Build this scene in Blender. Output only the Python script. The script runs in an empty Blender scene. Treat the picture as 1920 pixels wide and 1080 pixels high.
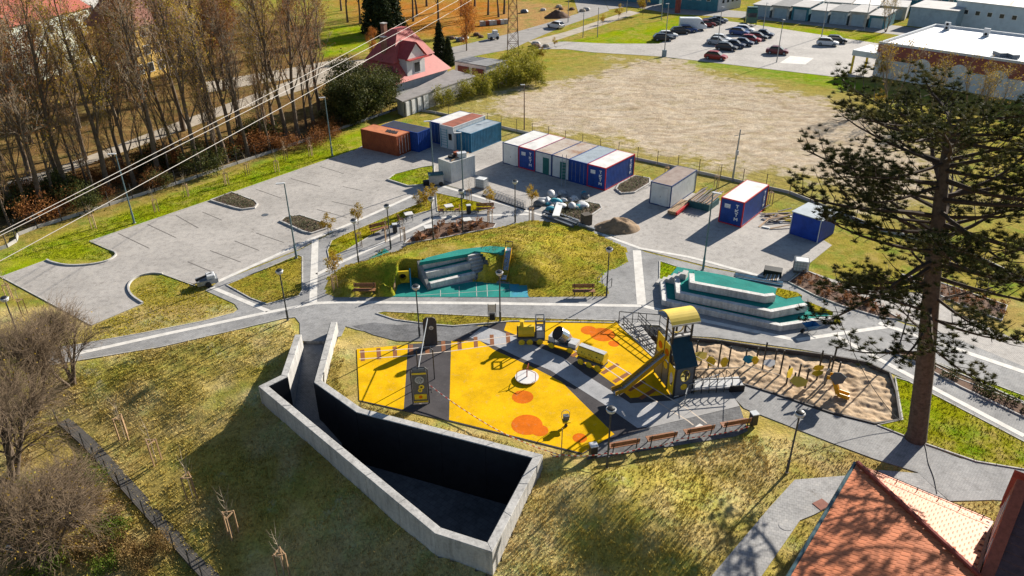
import bpy, bmesh, math, random
import numpy as np
from mathutils import Vector, Matrix
sc = bpy.context.scene
R = math.radians
rnd = random.Random(7)
# ---------------------------------------------------------------- camera, sky, sun, exposure
CAM_H, PITCH, FPX, ROLL = 30.7708, 0.506754, 1403.586, -0.00846137
cam = bpy.data.cameras.new('camera'); camo = bpy.data.objects.new('camera', cam)
sc.collection.objects.link(camo); sc.camera = camo
camo.matrix_world = Matrix.Translation((0, 0, CAM_H)) @ Matrix.Rotation(math.pi/2 - PITCH, 4, 'X') @ Matrix.Rotation(ROLL, 4, 'Z')
cam.sensor_width = 36; cam.lens = FPX/1920*36; cam.clip_start = .5; cam.clip_end = 4000
SUN_AZ, SUN_EL = R(45), R(24)            # direction towards the sun, azimuth counted from +x
world = bpy.data.worlds.new('World'); sc.world = world; world.use_nodes = True
nt = world.node_tree; nt.nodes.clear()
wo = nt.nodes.new('ShaderNodeOutputWorld'); bg = nt.nodes.new('ShaderNodeBackground'); sky = nt.nodes.new('ShaderNodeTexSky')
sky.sky_type = 'NISHITA'; sky.sun_disc = False; sky.sun_elevation = SUN_EL; sky.sun_rotation = math.pi/2 - SUN_AZ
sky.air_density = 1.0; sky.dust_density = .5; sky.ozone_density = 2.2; bg.inputs[1].default_value = .052
nt.links.new(sky.outputs[0], bg.inputs[0]); nt.links.new(bg.outputs[0], wo.inputs[0])
sd = bpy.data.lights.new('sun', 'SUN'); sd.energy = 4.8; sd.angle = R(.55); sd.color = (1, .93, .82)
so = bpy.data.objects.new('sun', sd); sc.collection.objects.link(so)
sv = Vector((math.cos(SUN_EL)*math.cos(SUN_AZ), math.cos(SUN_EL)*math.sin(SUN_AZ), math.sin(SUN_EL)))
so.rotation_euler = sv.to_track_quat('Z', 'Y').to_euler(); so.location = (60, 60, 60)
sc.view_settings.view_transform = 'Standard'; sc.view_settings.look = 'None'
sc.view_settings.exposure = 1.15; sc.view_settings.gamma = 1
sc.render.engine = 'CYCLES'; sc.cycles.max_bounces = 5; sc.cycles.transparent_max_bounces = 6

# ---------------------------------------------------------------- helpers
def G(u, v, z=0.0):
    """photo pixel (1920x1080) -> point on the horizontal plane at height z"""
    x, y = u-960, v-540
    c, s = math.cos(ROLL), math.sin(ROLL)
    a, b = (c*x+s*y)/FPX, (-s*x+c*y)/FPX
    dy = math.cos(PITCH)-b*math.sin(PITCH); dz = -math.sin(PITCH)-b*math.cos(PITCH)
    t = (z-CAM_H)/dz
    return Vector((a*t, dy*t, z))
def PX(pts, z=0.0): return [tuple(G(u, v, z)[:2]) for u, v in pts]
coll = sc.collection
def wloc(o):
    l = Vector((0, 0, 0))
    while o: l = l + o.location; o = o.parent
    return l
class MB:
    def __init__(s): s.v = []; s.f = []; s.u = []
    def add(s, vs, fs):
        n = len(s.v); s.v += [tuple(a) for a in vs]; s.f += [tuple(i+n for i in f) for f in fs]; return s
    def box(s, c, d, rz=0.0, M=None):
        h = [x/2 for x in d]; vs = []
        for k in (-1, 1):
            for i, j in ((-1, -1), (1, -1), (1, 1), (-1, 1)):
                x, y = i*h[0], j*h[1]
                p = Vector((x*math.cos(rz)-y*math.sin(rz)+c[0], x*math.sin(rz)+y*math.cos(rz)+c[1], k*h[2]+c[2]))
                vs.append(M @ p if M else p)
        return s.add(vs, [(3, 2, 1, 0), (4, 5, 6, 7), (0, 1, 5, 4), (1, 2, 6, 5), (2, 3, 7, 6), (3, 0, 4, 7)])
    def bar(s, a, b, w, h=None, up=(0, 0, 1)):
        a, b = Vector(a), Vector(b); h = h or w; d = (b-a).normalized(); u = Vector(up)
        if abs(d.dot(u)) > .98: u = Vector((0, 1, 0))
        r = d.cross(u).normalized()*w/2; q = r.cross(d).normalized()*h/2
        vs = [a-r-q, a+r-q, a+r+q, a-r+q, b-r-q, b+r-q, b+r+q, b-r+q]
        return s.add(vs, [(3, 2, 1, 0), (4, 5, 6, 7), (0, 1, 5, 4), (1, 2, 6, 5), (2, 3, 7, 6), (3, 0, 4, 7)])
    def tube(s, pts, r, n=6, cap=True):
        pts = [Vector(p) for p in pts]; m = len(pts)
        rs = r if isinstance(r, (list, tuple)) else [r]*m
        base = len(s.v); prev = None
        for i, p in enumerate(pts):
            d = (pts[min(i+1, m-1)]-pts[max(i-1, 0)]).normalized()
            if prev is None:
                a = Vector((0, 0, 1)) if abs(d.z) < .9 else Vector((1, 0, 0)); x = d.cross(a).normalized()
            else: x = (prev-d*prev.dot(d)).normalized()
            prev = x; y = d.cross(x)
            for k in range(n):
                t = 2*math.pi*k/n; s.v.append(tuple(p+(x*math.cos(t)+y*math.sin(t))*rs[i]))
        for i in range(m-1):
            for k in range(n):
                a = base+i*n+k; b = base+i*n+(k+1) % n; s.f.append((a, b, b+n, a+n))
        if cap:
            s.f.append(tuple(base+k for k in reversed(range(n)))); s.f.append(tuple(base+(m-1)*n+k for k in range(n)))
        return s
    def prism(s, poly, z0, z1, bottom=False):
        a = sum(poly[i][0]*poly[(i+1) % len(poly)][1]-poly[(i+1) % len(poly)][0]*poly[i][1] for i in range(len(poly)))
        if a < 0: poly = poly[::-1]
        n = len(poly); f0 = z0 if callable(z0) else (lambda x, y: z0); f1 = z1 if callable(z1) else (lambda x, y: z1)
        vs = [(p[0], p[1], f0(p[0], p[1])) for p in poly]+[(p[0], p[1], f1(p[0], p[1])) for p in poly]
        fs = [tuple(range(n, 2*n))]+[(i, (i+1) % n, (i+1) % n+n, i+n) for i in range(n)]
        if bottom: fs.append(tuple(reversed(range(n))))
        return s.add(vs, fs)
    def poly(s, pts): return s.add(pts, [tuple(range(len(pts)))])
    def lathe(s, prof, c=(0, 0, 0), n=12):
        b = len(s.v)
        for r, z in prof:
            for k in range(n):
                t = 2*math.pi*k/n; s.v.append((c[0]+r*math.cos(t), c[1]+r*math.sin(t), c[2]+z))
        for i in range(len(prof)-1):
            for k in range(n):
                a = b+i*n+k; e = b+i*n+(k+1) % n; s.f.append((a, e, e+n, a+n))
        s.f.append(tuple(b+(len(prof)-1)*n+k for k in range(n))); s.f.append(tuple(b+k for k in reversed(range(n))))
        return s
    def mesh(s, name, off=(0, 0, 0), smooth=False):
        me = bpy.data.meshes.new(name)
        me.from_pydata([(x-off[0], y-off[1], z-off[2]) for x, y, z in s.v], [], s.f); me.update()
        if smooth: me.shade_smooth()
        return me
    def build(s, name, mat, parent=None, world=False, smooth=False, bevel=0):
        me = s.mesh(name, wloc(parent) if (parent and world) else (0, 0, 0), smooth)
        o = bpy.data.objects.new(name, me); coll.objects.link(o); o.parent = parent
        if mat: me.materials.append(mat)
        if bevel:
            m = o.modifiers.new('b', 'BEVEL'); m.width = bevel; m.segments = 1; m.limit_method = 'ANGLE'
        return o
def tag(o, label=None, cat=None, group=None, kind=None):
    if label: o['label'] = label
    if cat: o['category'] = cat
    if group: o['group'] = group
    if kind: o['kind'] = kind
    return o
def thing(name, label, cat, loc=(0, 0, 0), rz=0, group=None):
    o = bpy.data.objects.new(name, None); coll.objects.link(o); o.empty_display_size = .2
    o.location = loc; o.rotation_euler = (0, 0, rz)
    return tag(o, label, cat, group)
def copy_tree(o, parent=None):
    c = o.copy(); coll.objects.link(c); c.parent = parent
    for ch in list(o.children): copy_tree(ch, c)
    return c
def place(o, loc, rz=0, label=None, s=None):
    o.location = loc; o.rotation_euler = (0, 0, rz)
    if s: o.scale = (s, s, s)
    if label: o['label'] = label
    return o
class Maker:
    """first use moves the prototype itself, later ones copy it with its parts"""
    def __init__(s, proto): s.p = proto; s.used = False
    def __call__(s, loc, rz=0, label=None, sc_=None):
        o = copy_tree(s.p) if s.used else s.p; s.used = True
        return place(o, loc, rz, label, sc_)
def struct(mb, name, mat, **k): return tag(mb.build(name, mat, **k), kind='structure')

# ---------------------------------------------------------------- materials
MATS = {}
def nodes(m):
    m.use_nodes = True; t = m.node_tree; t.nodes.clear()
    o = t.nodes.new('ShaderNodeOutputMaterial'); b = t.nodes.new('ShaderNodeBsdfPrincipled'); t.links.new(b.outputs[0], o.inputs[0])
    return t, b
def nz(t, scale, detail=4, rough=.6, vec=None):
    n = t.nodes.new('ShaderNodeTexNoise'); n.inputs['Scale'].default_value = scale; n.inputs['Detail'].default_value = detail; n.inputs['Roughness'].default_value = rough
    if vec is not None: t.links.new(vec, n.inputs['Vector'])
    return n.outputs[0]
def ramp(t, fac, stops):
    r = t.nodes.new('ShaderNodeValToRGB'); e = r.color_ramp.elements
    while len(e) < len(stops): e.new(.5)
    for i, (p, c) in enumerate(stops):
        e[i].position = p; e[i].color = (*c, 1) if len(c) == 3 else c
    t.links.new(fac, r.inputs[0]); return r.outputs[0]
def mixc(t, a, b, fac, mode='MIX'):
    m = t.nodes.new('ShaderNodeMix'); m.data_type = 'RGBA'; m.blend_type = mode
    for sock, val in ((m.inputs[6], a), (m.inputs[7], b), (m.inputs[0], fac)):
        if hasattr(val, 'links'): t.links.new(val, sock)
        else: sock.default_value = val if not isinstance(val, tuple) else (*val, 1)
    return m.outputs[2]
def math_(t, op, a, b=0.0, c=None):
    m = t.nodes.new('ShaderNodeMath'); m.operation = op
    for i, v in enumerate((a, b) if c is None else (a, b, c)):
        if hasattr(v, 'links'): t.links.new(v, m.inputs[i])
        else: m.inputs[i].default_value = v
    return m.outputs[0]
def bump(t, b, h, st=.3, dist=.02):
    n = t.nodes.new('ShaderNodeBump'); n.inputs['Strength'].default_value = st; n.inputs['Distance'].default_value = dist
    t.links.new(h, n.inputs['Height']); t.links.new(n.outputs[0], b.inputs['Normal'])
def pos(t): return t.nodes.new('ShaderNodeNewGeometry').outputs['Position']
def pm(name, col, rough=.7, var=.25, scale=2.5, metal=0, bmp=.15, col2=None, objvar=0.0, spec=.3):
    """painted / plain surface with dirt variation"""
    if name in MATS: return MATS[name]
    m = bpy.data.materials.new(name); t, b = nodes(m); p = pos(t)
    n1 = nz(t, scale, 5, .65, p); n2 = nz(t, scale*9, 3, .6, p)
    dark = tuple(c*(1-var) for c in col) if col2 is None else col2
    lite = tuple(min(1, c*(1+var*.5)) for c in col)
    c = ramp(t, n1, [(.3, dark), (.55, col), (.75, lite)])
    c = mixc(t, c, (1, 1, 1), 0.0)
    v = ramp(t, n2, [(.3, (1-var*.6,)*3), (.7, (1, 1, 1))]); c = mixc(t, c, v, 1.0, 'MULTIPLY')
    if objvar:
        oi = t.nodes.new('ShaderNodeObjectInfo'); h = t.nodes.new('ShaderNodeHueSaturation')
        t.links.new(math_(t, 'MULTIPLY_ADD', oi.outputs['Random'], objvar, 1-objvar/2), h.inputs['Value']); t.links.new(c, h.inputs['Color']); c = h.outputs[0]
    t.links.new(c, b.inputs['Base Color']); b.inputs['Roughness'].default_value = rough; b.inputs['Metallic'].default_value = metal
    b.inputs['Specular IOR Level'].default_value = spec
    if bmp: bump(t, b, n2, bmp, .01)
    MATS[name] = m; return m
def paver(name, c1, c2, mortar, w=.2, h=.1, rot=0.0, stain=.35, msize=.012):
    m = bpy.data.materials.new(name); t, b = nodes(m); p = pos(t)
    mp = t.nodes.new('ShaderNodeMapping'); mp.inputs['Rotation'].default_value[2] = rot; t.links.new(p, mp.inputs[0])
    br = t.nodes.new('ShaderNodeTexBrick'); t.links.new(mp.outputs[0], br.inputs['Vector'])
    br.inputs['Scale'].default_value = 1; br.inputs['Brick Width'].default_value = w; br.inputs['Row Height'].default_value = h
    br.inputs['Mortar Size'].default_value = msize; br.inputs['Mortar Smooth'].default_value = .3
    br.inputs['Color1'].default_value = (*c1, 1); br.inputs['Color2'].default_value = (*c2, 1); br.inputs['Mortar'].default_value = (*mortar, 1)
    n1 = nz(t, .22, 6, .65, p); n2 = nz(t, 1.7, 6, .7, p); n3 = nz(t, 9, 3, .6, p)
    c = mixc(t, br.outputs[0], ramp(t, n1, [(.32, (1-stain,)*3), (.6, (1.0, 1, 1))]), 1.0, 'MULTIPLY')
    c = mixc(t, c, ramp(t, n2, [(.3, (.72, .71, .70)), (.5, (1, 1, 1)), (.72, (1.12, 1.1, 1.06))]), 1.0, 'MULTIPLY')
    c = mixc(t, c, ramp(t, n3, [(.3, (.86,)*3), (.65, (1.04,)*3)]), 1.0, 'MULTIPLY')
    n4 = nz(t, .75, 7, .75, p); c = mixc(t, c, ramp(t, n4, [(.30, (.62, .60, .58)), (.40, (1, 1, 1)), (.62, (1, 1, 1)), (.74, (1.14, 1.1, 1.02))]), 1.0, 'MULTIPLY')
    t.links.new(c, b.inputs['Base Color']); b.inputs['Roughness'].default_value = .85; b.inputs['Specular IOR Level'].default_value = .2
    bump(t, b, n3, .2, .01); MATS[name] = m; return m
def groundmat():
    m = bpy.data.materials.new('ground'); t, b = nodes(m); p = pos(t)
    at = t.nodes.new('ShaderNodeAttribute'); at.attribute_name = 'col'
    col, gr = at.outputs['Color'], at.outputs['Alpha']
    big = nz(t, .16, 5, .6, p); mid = nz(t, .9, 6, .7, p); fine = nz(t, 6, 5, .75, p); vf = nz(t, 28, 2, .6, p); b2 = nz(t, .35, 5, .65, p)
    straw = ramp(t, mid, [(.3, (.26, .17, .05)), (.7, (.42, .31, .13))])
    f = math_(t, 'MULTIPLY', ramp(t, big, [(.42, (0, 0, 0)), (.62, (1, 1, 1))]), ramp(t, mid, [(.36, (0, 0, 0)), (.60, (1, 1, 1))]))
    c = mixc(t, col, straw, math_(t, 'MULTIPLY', math_(t, 'MULTIPLY', f, gr), .7))
    lush = mixc(t, col, (.42, .95, .6), 1.0, 'MULTIPLY')
    c = mixc(t, c, lush, math_(t, 'MULTIPLY', ramp(t, b2, [(.48, (0, 0, 0)), (.68, (1, 1, 1))]), math_(t, 'MULTIPLY', gr, .75)))
    # bare, tyre-tracked soil where the alpha of the attribute falls
    mp = t.nodes.new('ShaderNodeMapping'); mp.inputs['Rotation'].default_value[2] = .5; mp.inputs['Scale'].default_value = (.28, .8, 1); t.links.new(p, mp.inputs[0])
    dist = t.nodes.new('ShaderNodeVectorMath'); dist.operation = 'ADD'; wn = t.nodes.new('ShaderNodeTexNoise'); wn.inputs['Scale'].default_value = .045; t.links.new(p, wn.inputs[0])
    sc2 = t.nodes.new('ShaderNodeVectorMath'); sc2.operation = 'SCALE'; sc2.inputs['Scale'].default_value = 9; t.links.new(wn.outputs['Color'], sc2.inputs[0]); t.links.new(mp.outputs[0], dist.inputs[0]); t.links.new(sc2.outputs[0], dist.inputs[1])
    trk = nz(t, 1.0, 6, .7, dist.outputs[0])
    soil = ramp(t, trk, [(.30, (.33, .25, .165)), (.44, (.43, .345, .25)), (.58, (.50, .42, .32)), (.75, (.56, .48, .38))])
    soil = mixc(t, soil, (.30, .25, .10), math_(t, 'MULTIPLY', ramp(t, b2, [(.52, (0, 0, 0)), (.66, (1, 1, 1))]), .35))
    d = math_(t, 'ADD', math_(t, 'SUBTRACT', 1.0, gr), math_(t, 'MULTIPLY', math_(t, 'SUBTRACT', b2, .5), 1.5)); d = math_(t, 'ADD', d, math_(t, 'MULTIPLY', math_(t, 'SUBTRACT', mid, .5), .6))
    c = mixc(t, c, soil, ramp(t, d, [(.5, (0, 0, 0)), (.72, (1, 1, 1))]))
    c = mixc(t, c, ramp(t, mid, [(.25, (.62,)*3), (.5, (1,)*3), (.75, (1.25, 1.22, 1.15))]), 1.0, 'MULTIPLY')
    c = mixc(t, c, ramp(t, fine, [(.28, (.45,)*3), (.5, (1,)*3), (.72, (1.4, 1.36, 1.28))]), 1.0, 'MULTIPLY')
    c = mixc(t, c, ramp(t, vf, [(.3, (.7,)*3), (.65, (1.15,)*3)]), 1.0, 'MULTIPLY')
    t.links.new(c, b.inputs['Base Color']); b.inputs['Roughness'].default_value = 1; b.inputs['Specular IOR Level'].default_value = 0
    bump(t, b, math_(t, 'ADD', fine, math_(t, 'MULTIPLY', mid, 2)), .55, .12)
    return m
GROUND = groundmat()
LOT = paver('lot_paver', (.47, .44, .41), (.43, .40, .37), (.30, .28, .255), .2, .1, R(-42), .22)
PATH = paver('path_paver', (.375, .37, .365), (.32, .317, .315), (.21, .208, .205), .2, .1, R(-4), .35)
HEX = paver('grey_paver', (.42, .41, .40), (.36, .355, .35), (.27, .265, .26), .24, .2, R(20), .3, .012)
def rubber(name, col, dirt=(.35, .30, .24)):
    m = bpy.data.materials.new(name); t, b = nodes(m); p = pos(t)
    n1 = nz(t, .5, 6, .7, p); n2 = nz(t, 45, 2, .5, p); n3 = nz(t, 2.6, 6, .75, p)
    c = mixc(t, col, tuple(x*.72 for x in col), ramp(t, n1, [(.40, (0, 0, 0)), (.66, (1, 1, 1))]))
    c = mixc(t, c, dirt, math_(t, 'MULTIPLY', ramp(t, n3, [(.56, (0, 0, 0)), (.76, (1, 1, 1))]), .38))
    c = mixc(t, c, ramp(t, n2, [(.32, (.72,)*3), (.6, (1.06,)*3)]), 1.0, 'MULTIPLY')
    t.links.new(c, b.inputs['Base Color']); b.inputs['Roughness'].default_value = .95; b.inputs['Specular IOR Level'].default_value = .08; bump(t, b, n2, .35, .008); return m
WHITE = pm('white_slab', (.66, .63, .58), .8, .22, 1.5)
KERB = pm('kerb', (.5, .48, .45), .85, .3, 2)
CONC = pm('concrete', (.45, .43, .40), .85, .35, .8, bmp=.25)
ASPH = pm('asphalt', (.30, .28, .26), .9, .25, .6)
SANDROAD = pm('sand_road', (.42, .36, .28), .95, .3, .5)
DARKM = pm('dark_metal', (.03, .032, .036), .45, .3, 4)
GALV = pm('galvanised', (.33, .35, .37), .45, .25, 4, metal=.4)
TEALPOLE = pm('teal_pole', (.11, .17, .19), .5, .25, 3)
TIMBER = pm('timber', (.30, .13, .06), .6, .35, 6)
PALEWOOD = pm('pale_wood', (.42, .27, .15), .75, .4, 6, objvar=.3)
MULCH = pm('mulch', (.17, .095, .06), .95, .55, 5, bmp=.8)
# ================================================================ TERRAIN
TW = .9                                      # height of the sunken court's parapet
def fbm(x, y, s, seed, oct=3):
    rs = np.random.RandomState(seed); out = np.zeros_like(x); amp = 1.0; tot = 0
    for o in range(oct):
        L = rs.rand(64, 64); X = x/s*2**o+rs.rand()*50; Y = y/s*2**o+rs.rand()*50
        xi = np.floor(X).astype(int); yi = np.floor(Y).astype(int); fx = X-xi; fy = Y-yi
        fx = fx*fx*(3-2*fx); fy = fy*fy*(3-2*fy)
        a = L[xi % 64, yi % 64]; b_ = L[(xi+1) % 64, yi % 64]; c = L[xi % 64, (yi+1) % 64]; d = L[(xi+1) % 64, (yi+1) % 64]
        out += amp*((a*(1-fx)+b_*fx)*(1-fy)+(c*(1-fx)+d*fx)*fy); tot += amp; amp *= .5
    return out/tot-.5
CP = []                                      # (pixel, height) of the front slopes
for u, v, z in [(322, 868, -1.9), (490, 765, -.55), (400, 790, -1.2), (650, 905, -.75), (820, 1040, -.7), (925, 1076, -.85), (560, 1079, -2.3), (450, 960, -1.9),
                (250, 900, -2.4), (150, 760, -1.2), (0, 800, -1.6), (0, 1000, -2.8), (120, 1075, -3), (350, 1075, -2.9), (430, 700, -.5), (330, 730, -.8), (520, 680, -.25),
                (1020, 882, -.3), (1060, 900, .25), (1140, 905, .5), (1230, 940, .6), (1290, 985, .4), (1100, 960, .0), (1000, 1000, -.5), (1100, 1075, -1.0), (1250, 1075, -.4), (1180, 1000, .1),
                (1340, 1000, .1), (980, 1078, -.9), (700, 1079, -1.7)]:
    p = G(u, v, z); CP.append((p.x, p.y, z))
for u, v in [(60, 690), (160, 678), (300, 655), (430, 625), (540, 602), (560, 640), (610, 640), (655, 650), (650, 740), (700, 775), (850, 805), (1000, 845), (1090, 862), (1140, 872), (1250, 850), (1400, 820),
             (1450, 900), (1420, 970), (1340, 1060), (1300, 900), (1600, 860), (1700, 900), (1500, 1000), (1450, 1079), (1900, 1000), (1900, 700), (1300, 600), (900, 600), (600, 500), (200, 560), (0, 600), (1000, 700), (1500, 700)]:
    p = G(u, v, 0); CP.append((p.x, p.y, 0))
for x, y, z in [(-60, 30, -2), (-60, 10, -4), (-30, 8, -4.5), (0, 8, -3), (30, 8, -1), (50, 10, 0), (60, 40, 0), (-70, 60, 0)]: CP.append((x, y, z))
CP = np.array(CP)
def _phi(r2): return np.where(r2 > 1e-9, r2*np.log(np.maximum(r2, 1e-9)), 0)
_n = len(CP); _K = _phi(((CP[:, None, :2]-CP[None, :, :2])**2).sum(-1))+np.eye(_n)*2.0
_P = np.c_[np.ones(_n), CP[:, :2]]; _A = np.block([[_K, _P], [_P.T, np.zeros((3, 3))]])
_W = np.linalg.solve(_A, np.r_[CP[:, 2], 0, 0, 0])
def tps(x, y):
    r2 = (x[..., None]-CP[:, 0])**2+(y[..., None]-CP[:, 1])**2
    return _phi(r2)@_W[:_n]+_W[_n]+_W[_n+1]*x+_W[_n+2]*y
def inpoly(x, y, poly):
    c = np.zeros(x.shape, bool); n = len(poly)
    for i in range(n):
        x0, y0 = poly[i]; x1, y1 = poly[(i+1) % n]
        if y0 == y1: continue
        k = ((y0 > y) != (y1 > y)) & (x < (x1-x0)*(y-y0)/(y1-y0)+x0); c ^= k
    return c
def segdist(x, y, pts):
    d = np.full(x.shape, 1e9)
    for (x0, y0), (x1, y1) in zip(pts[:-1], pts[1:]):
        L = (x1-x0)**2+(y1-y0)**2; t = np.clip(((x-x0)*(x1-x0)+(y-y0)*(y1-y0))/L, 0, 1)
        d = np.minimum(d, np.hypot(x-x0-t*(x1-x0), y-y0-t*(y1-y0)))
    return d
# edge of the plateau: in front of it the ground follows the spline, behind it is level
FRONT = PX([(-500, 760), (0, 700), (160, 676), (300, 653), (433, 623), (540, 600), (563, 640)])+[(-12.2, 46.5), (-12.2, 42.6)]+PX([(660, 752), (850, 803), (1000, 843), (1095, 868), (1200, 855), (1420, 815), (1450, 880), (1400, 960), (1330, 1080), (1300, 1300)])
FPOLY = FRONT+[(20, -200), (-300, -200), (-300, FRONT[0][1])]
WALLPX = [(553, 627), (527, 703), (484, 724), (815, 1000), (923, 1035), (1018, 852), (678, 765), (603, 713), (632, 603)]
WALL = PX(WALLPX, TW)
def height(x, y):
    ins = inpoly(x, y, FPOLY); d = segdist(x, y, FRONT)
    w = np.where(ins, np.clip(d/1.5, 0, 1), 0); w = w*w*(3-2*w)
    z = tps(x, y)*w
    z = z+ins*w*(fbm(x, y, 2.2, 3)*.22+fbm(x, y, .7, 4)*.10)
    return np.clip(z, -5, 3)
def hz(x, y): return float(height(np.array([x]), np.array([y]))[0])
def GH(u, v):
    z = 0.0
    for _ in range(8): p = G(u, v, z); z = .5*z+.5*hz(p.x, p.y)
    return Vector((p.x, p.y, hz(p.x, p.y)))
PIT = PX([(1163, 608), (1236, 611), (1262, 633), (1290, 640), (1268, 690), (1226, 668)])
SAND = PX([(1262, 632), (1290, 634), (1340, 638), (1420, 650), (1500, 660), (1560, 668), (1625, 680), (1668, 700), (1680, 735), (1688, 788), (1640, 795), (1560, 775), (1440, 735), (1398, 722), (1362, 716), (1310, 712), (1275, 690)])

# colours of the ground zones (linear albedo, 4th = how grassy)
LAWN = (.30, .255, .008, .95); BRIGHT = (.25, .29, .008, .95); OLIVE = (.28, .225, .03, 1.0); FRONTG = (.37, .28, .075, .9)
DIRT = (.34, .28, .12, 0.0); FIELDG = (.30, .25, .045, 1.0); LEAF = (.17, .10, .04, .8); ORANGE = (.40, .16, .03, .85); DARKSOIL = (.085, .06, .035, .9)
ZONES = [  # (pixels, colour, edge softness in metres)
    ([(-2500, -20), (2500, -20), (2500, 560), (-2500, 560)], FIELDG, .1),
    ([(-900, 620), (0, 455), (100, 425), (350, 343), (560, 268), (700, 210), (740, 190), (640, 60), (300, -15), (-900, -15)], LEAF, 2.5),
    ([(-900, 620), (0, 440), (350, 335), (640, 240), (735, 200), (720, 170), (560, 235), (350, 290), (0, 410), (-900, 560)], DARKSOIL, 2),
    ([(0, 520), (0, 480), (90, 450), (350, 355), (640, 255), (700, 235), (760, 250), (660, 290), (400, 385), (170, 460), (210, 490), (100, 500)], BRIGHT, .8),
    ([(640, 0), (960, 0), (1000, 30), (940, 60), (830, 70), (700, 60)], ORANGE, 4),
    ([(960, 0), (1075, 12), (1090, 30), (980, 62), (930, 70)], (.40, .24, .10, .8), 2),
    ([(600, 50), (690, 48), (690, 95), (600, 110)], BRIGHT, 2),
    ([(1070, 78), (1140, 60), (1290, 28), (1330, 40), (1260, 72), (1240, 82), (1120, 82)], BRIGHT, .6),
    ([(1400, 42), (1660, 68), (1650, 82), (1420, 55)], BRIGHT, .6),
    ([(1400, 27), (1700, 55), (1690, 64), (1400, 34)], FIELDG, .6),
    ([(1240, 105), (1560, 142), (1700, 150), (1700, 185), (1540, 160), (1330, 130), (1220, 112)], (.19, .28, .01, .95), .8),
    ([(880, 190), (960, 165), (1060, 150), (1110, 130), (1180, 106), (1260, 108), (1340, 130), (1480, 165), (1580, 195), (1650, 225), (1740, 280), (1820, 380), (1700, 415), (1500, 345), (1330, 318), (1180, 285), (1040, 255), (960, 235)], DIRT, 9),
    ([(1560, 120), (2400, 150), (2400, 200), (1640, 185)], (.25, .22, .05, 1), 2),
]
def frontcol(x, y):
    a = np.clip(fbm(x, y, 5, 41, 4)*2.6+.45, 0, 1)[..., None]; b_ = np.clip(fbm(x, y, 2.2, 43, 4)*3.4+.3, 0, 1)[..., None]; d = np.clip(fbm(x, y, 8, 47, 3)*2.6+.35, 0, 1)[..., None]
    c = np.array((.34, .26, .075))*(1-a)+np.array((.25, .205, .04))*a; c = c*(1-b_*.75)+np.array((.42, .33, .16))*b_*.75
    return (c*(1-d*.5)+np.array((.17, .115, .05))*d*.5)*1.4
def zonecol(x, y):
    c = np.zeros(x.shape+(4,)); c[..., :3] = frontcol(x, y); c[..., 3] = .66
    wob = fbm(x, y, 6, 11, 4)*2
    for px, col, soft in ZONES:
        poly = PX(px) if px[0][0] > -2000 else [(-900, 53), (900, 53), (900, 900), (-900, 900)]
        d = segdist(x, y, poly+poly[:1]); ins = inpoly(x, y, poly)
        w = np.clip(.5+np.where(ins, d, -d)/soft*.5+wob*.3*(soft > 1), 0, 1)[..., None]
        c = c*(1-w)+np.array(col)*w
    # patchy, tyre-tracked dry field: sparse grass comes through
    return c
def setcol(me, cols):
    a = me.color_attributes.new('col', 'FLOAT_COLOR', 'POINT'); a.data.foreach_set('color', np.asarray(cols, np.float32).ravel())
def terrain():
    xs = np.r_[-2500, -1200, -700, -450, -300:-180:10, -180:-46:2.0, np.arange(-46, 34, .28), 34:180:2.0, 180:300:10, 450, 700, 1200, 2500]
    ys = np.r_[-400, -100, -20, 5:20:3, np.arange(20, 54, .28), 54:70:.8, 70:190:1.4, 190:320:5, 320:600:30, 900, 1500, 3500]
    X, Y = np.meshgrid(xs, ys); sh = X.shape; x, y = X.ravel(), Y.ravel()
    z = height(x, y)
    near = (x > -120) & (x < 120) & (y > 20) & (y < 210)
    z = z+np.where(near & (z == 0), -.012+fbm(x, y, 3, 5)*.02, 0)
    fld = inpoly(x, y, PX(ZONES[11][0])); z = z+fld*(fbm(x, y, 5, 8, 4)*.35)
    nx = len(xs); idx = np.arange(len(x)).reshape(sh)
    q = np.stack([idx[:-1, :-1], idx[:-1, 1:], idx[1:, 1:], idx[1:, :-1]], -1).reshape(-1, 4)
    cx = x[q].mean(1); cy = y[q].mean(1)
    keep = ~(inpoly(cx, cy, WALL) | inpoly(cx, cy, PIT) | inpoly(cx, cy, SAND)); q = q[keep]
    me = bpy.data.meshes.new('ground'); me.from_pydata(np.c_[x, y, z].tolist(), [], q.tolist()); me.update(); me.shade_smooth()
    setcol(me, zonecol(x, y)); me.materials.append(GROUND)
    o = bpy.data.objects.new('ground', me); coll.objects.link(o); tag(o, kind='structure'); return o
terrain()

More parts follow.
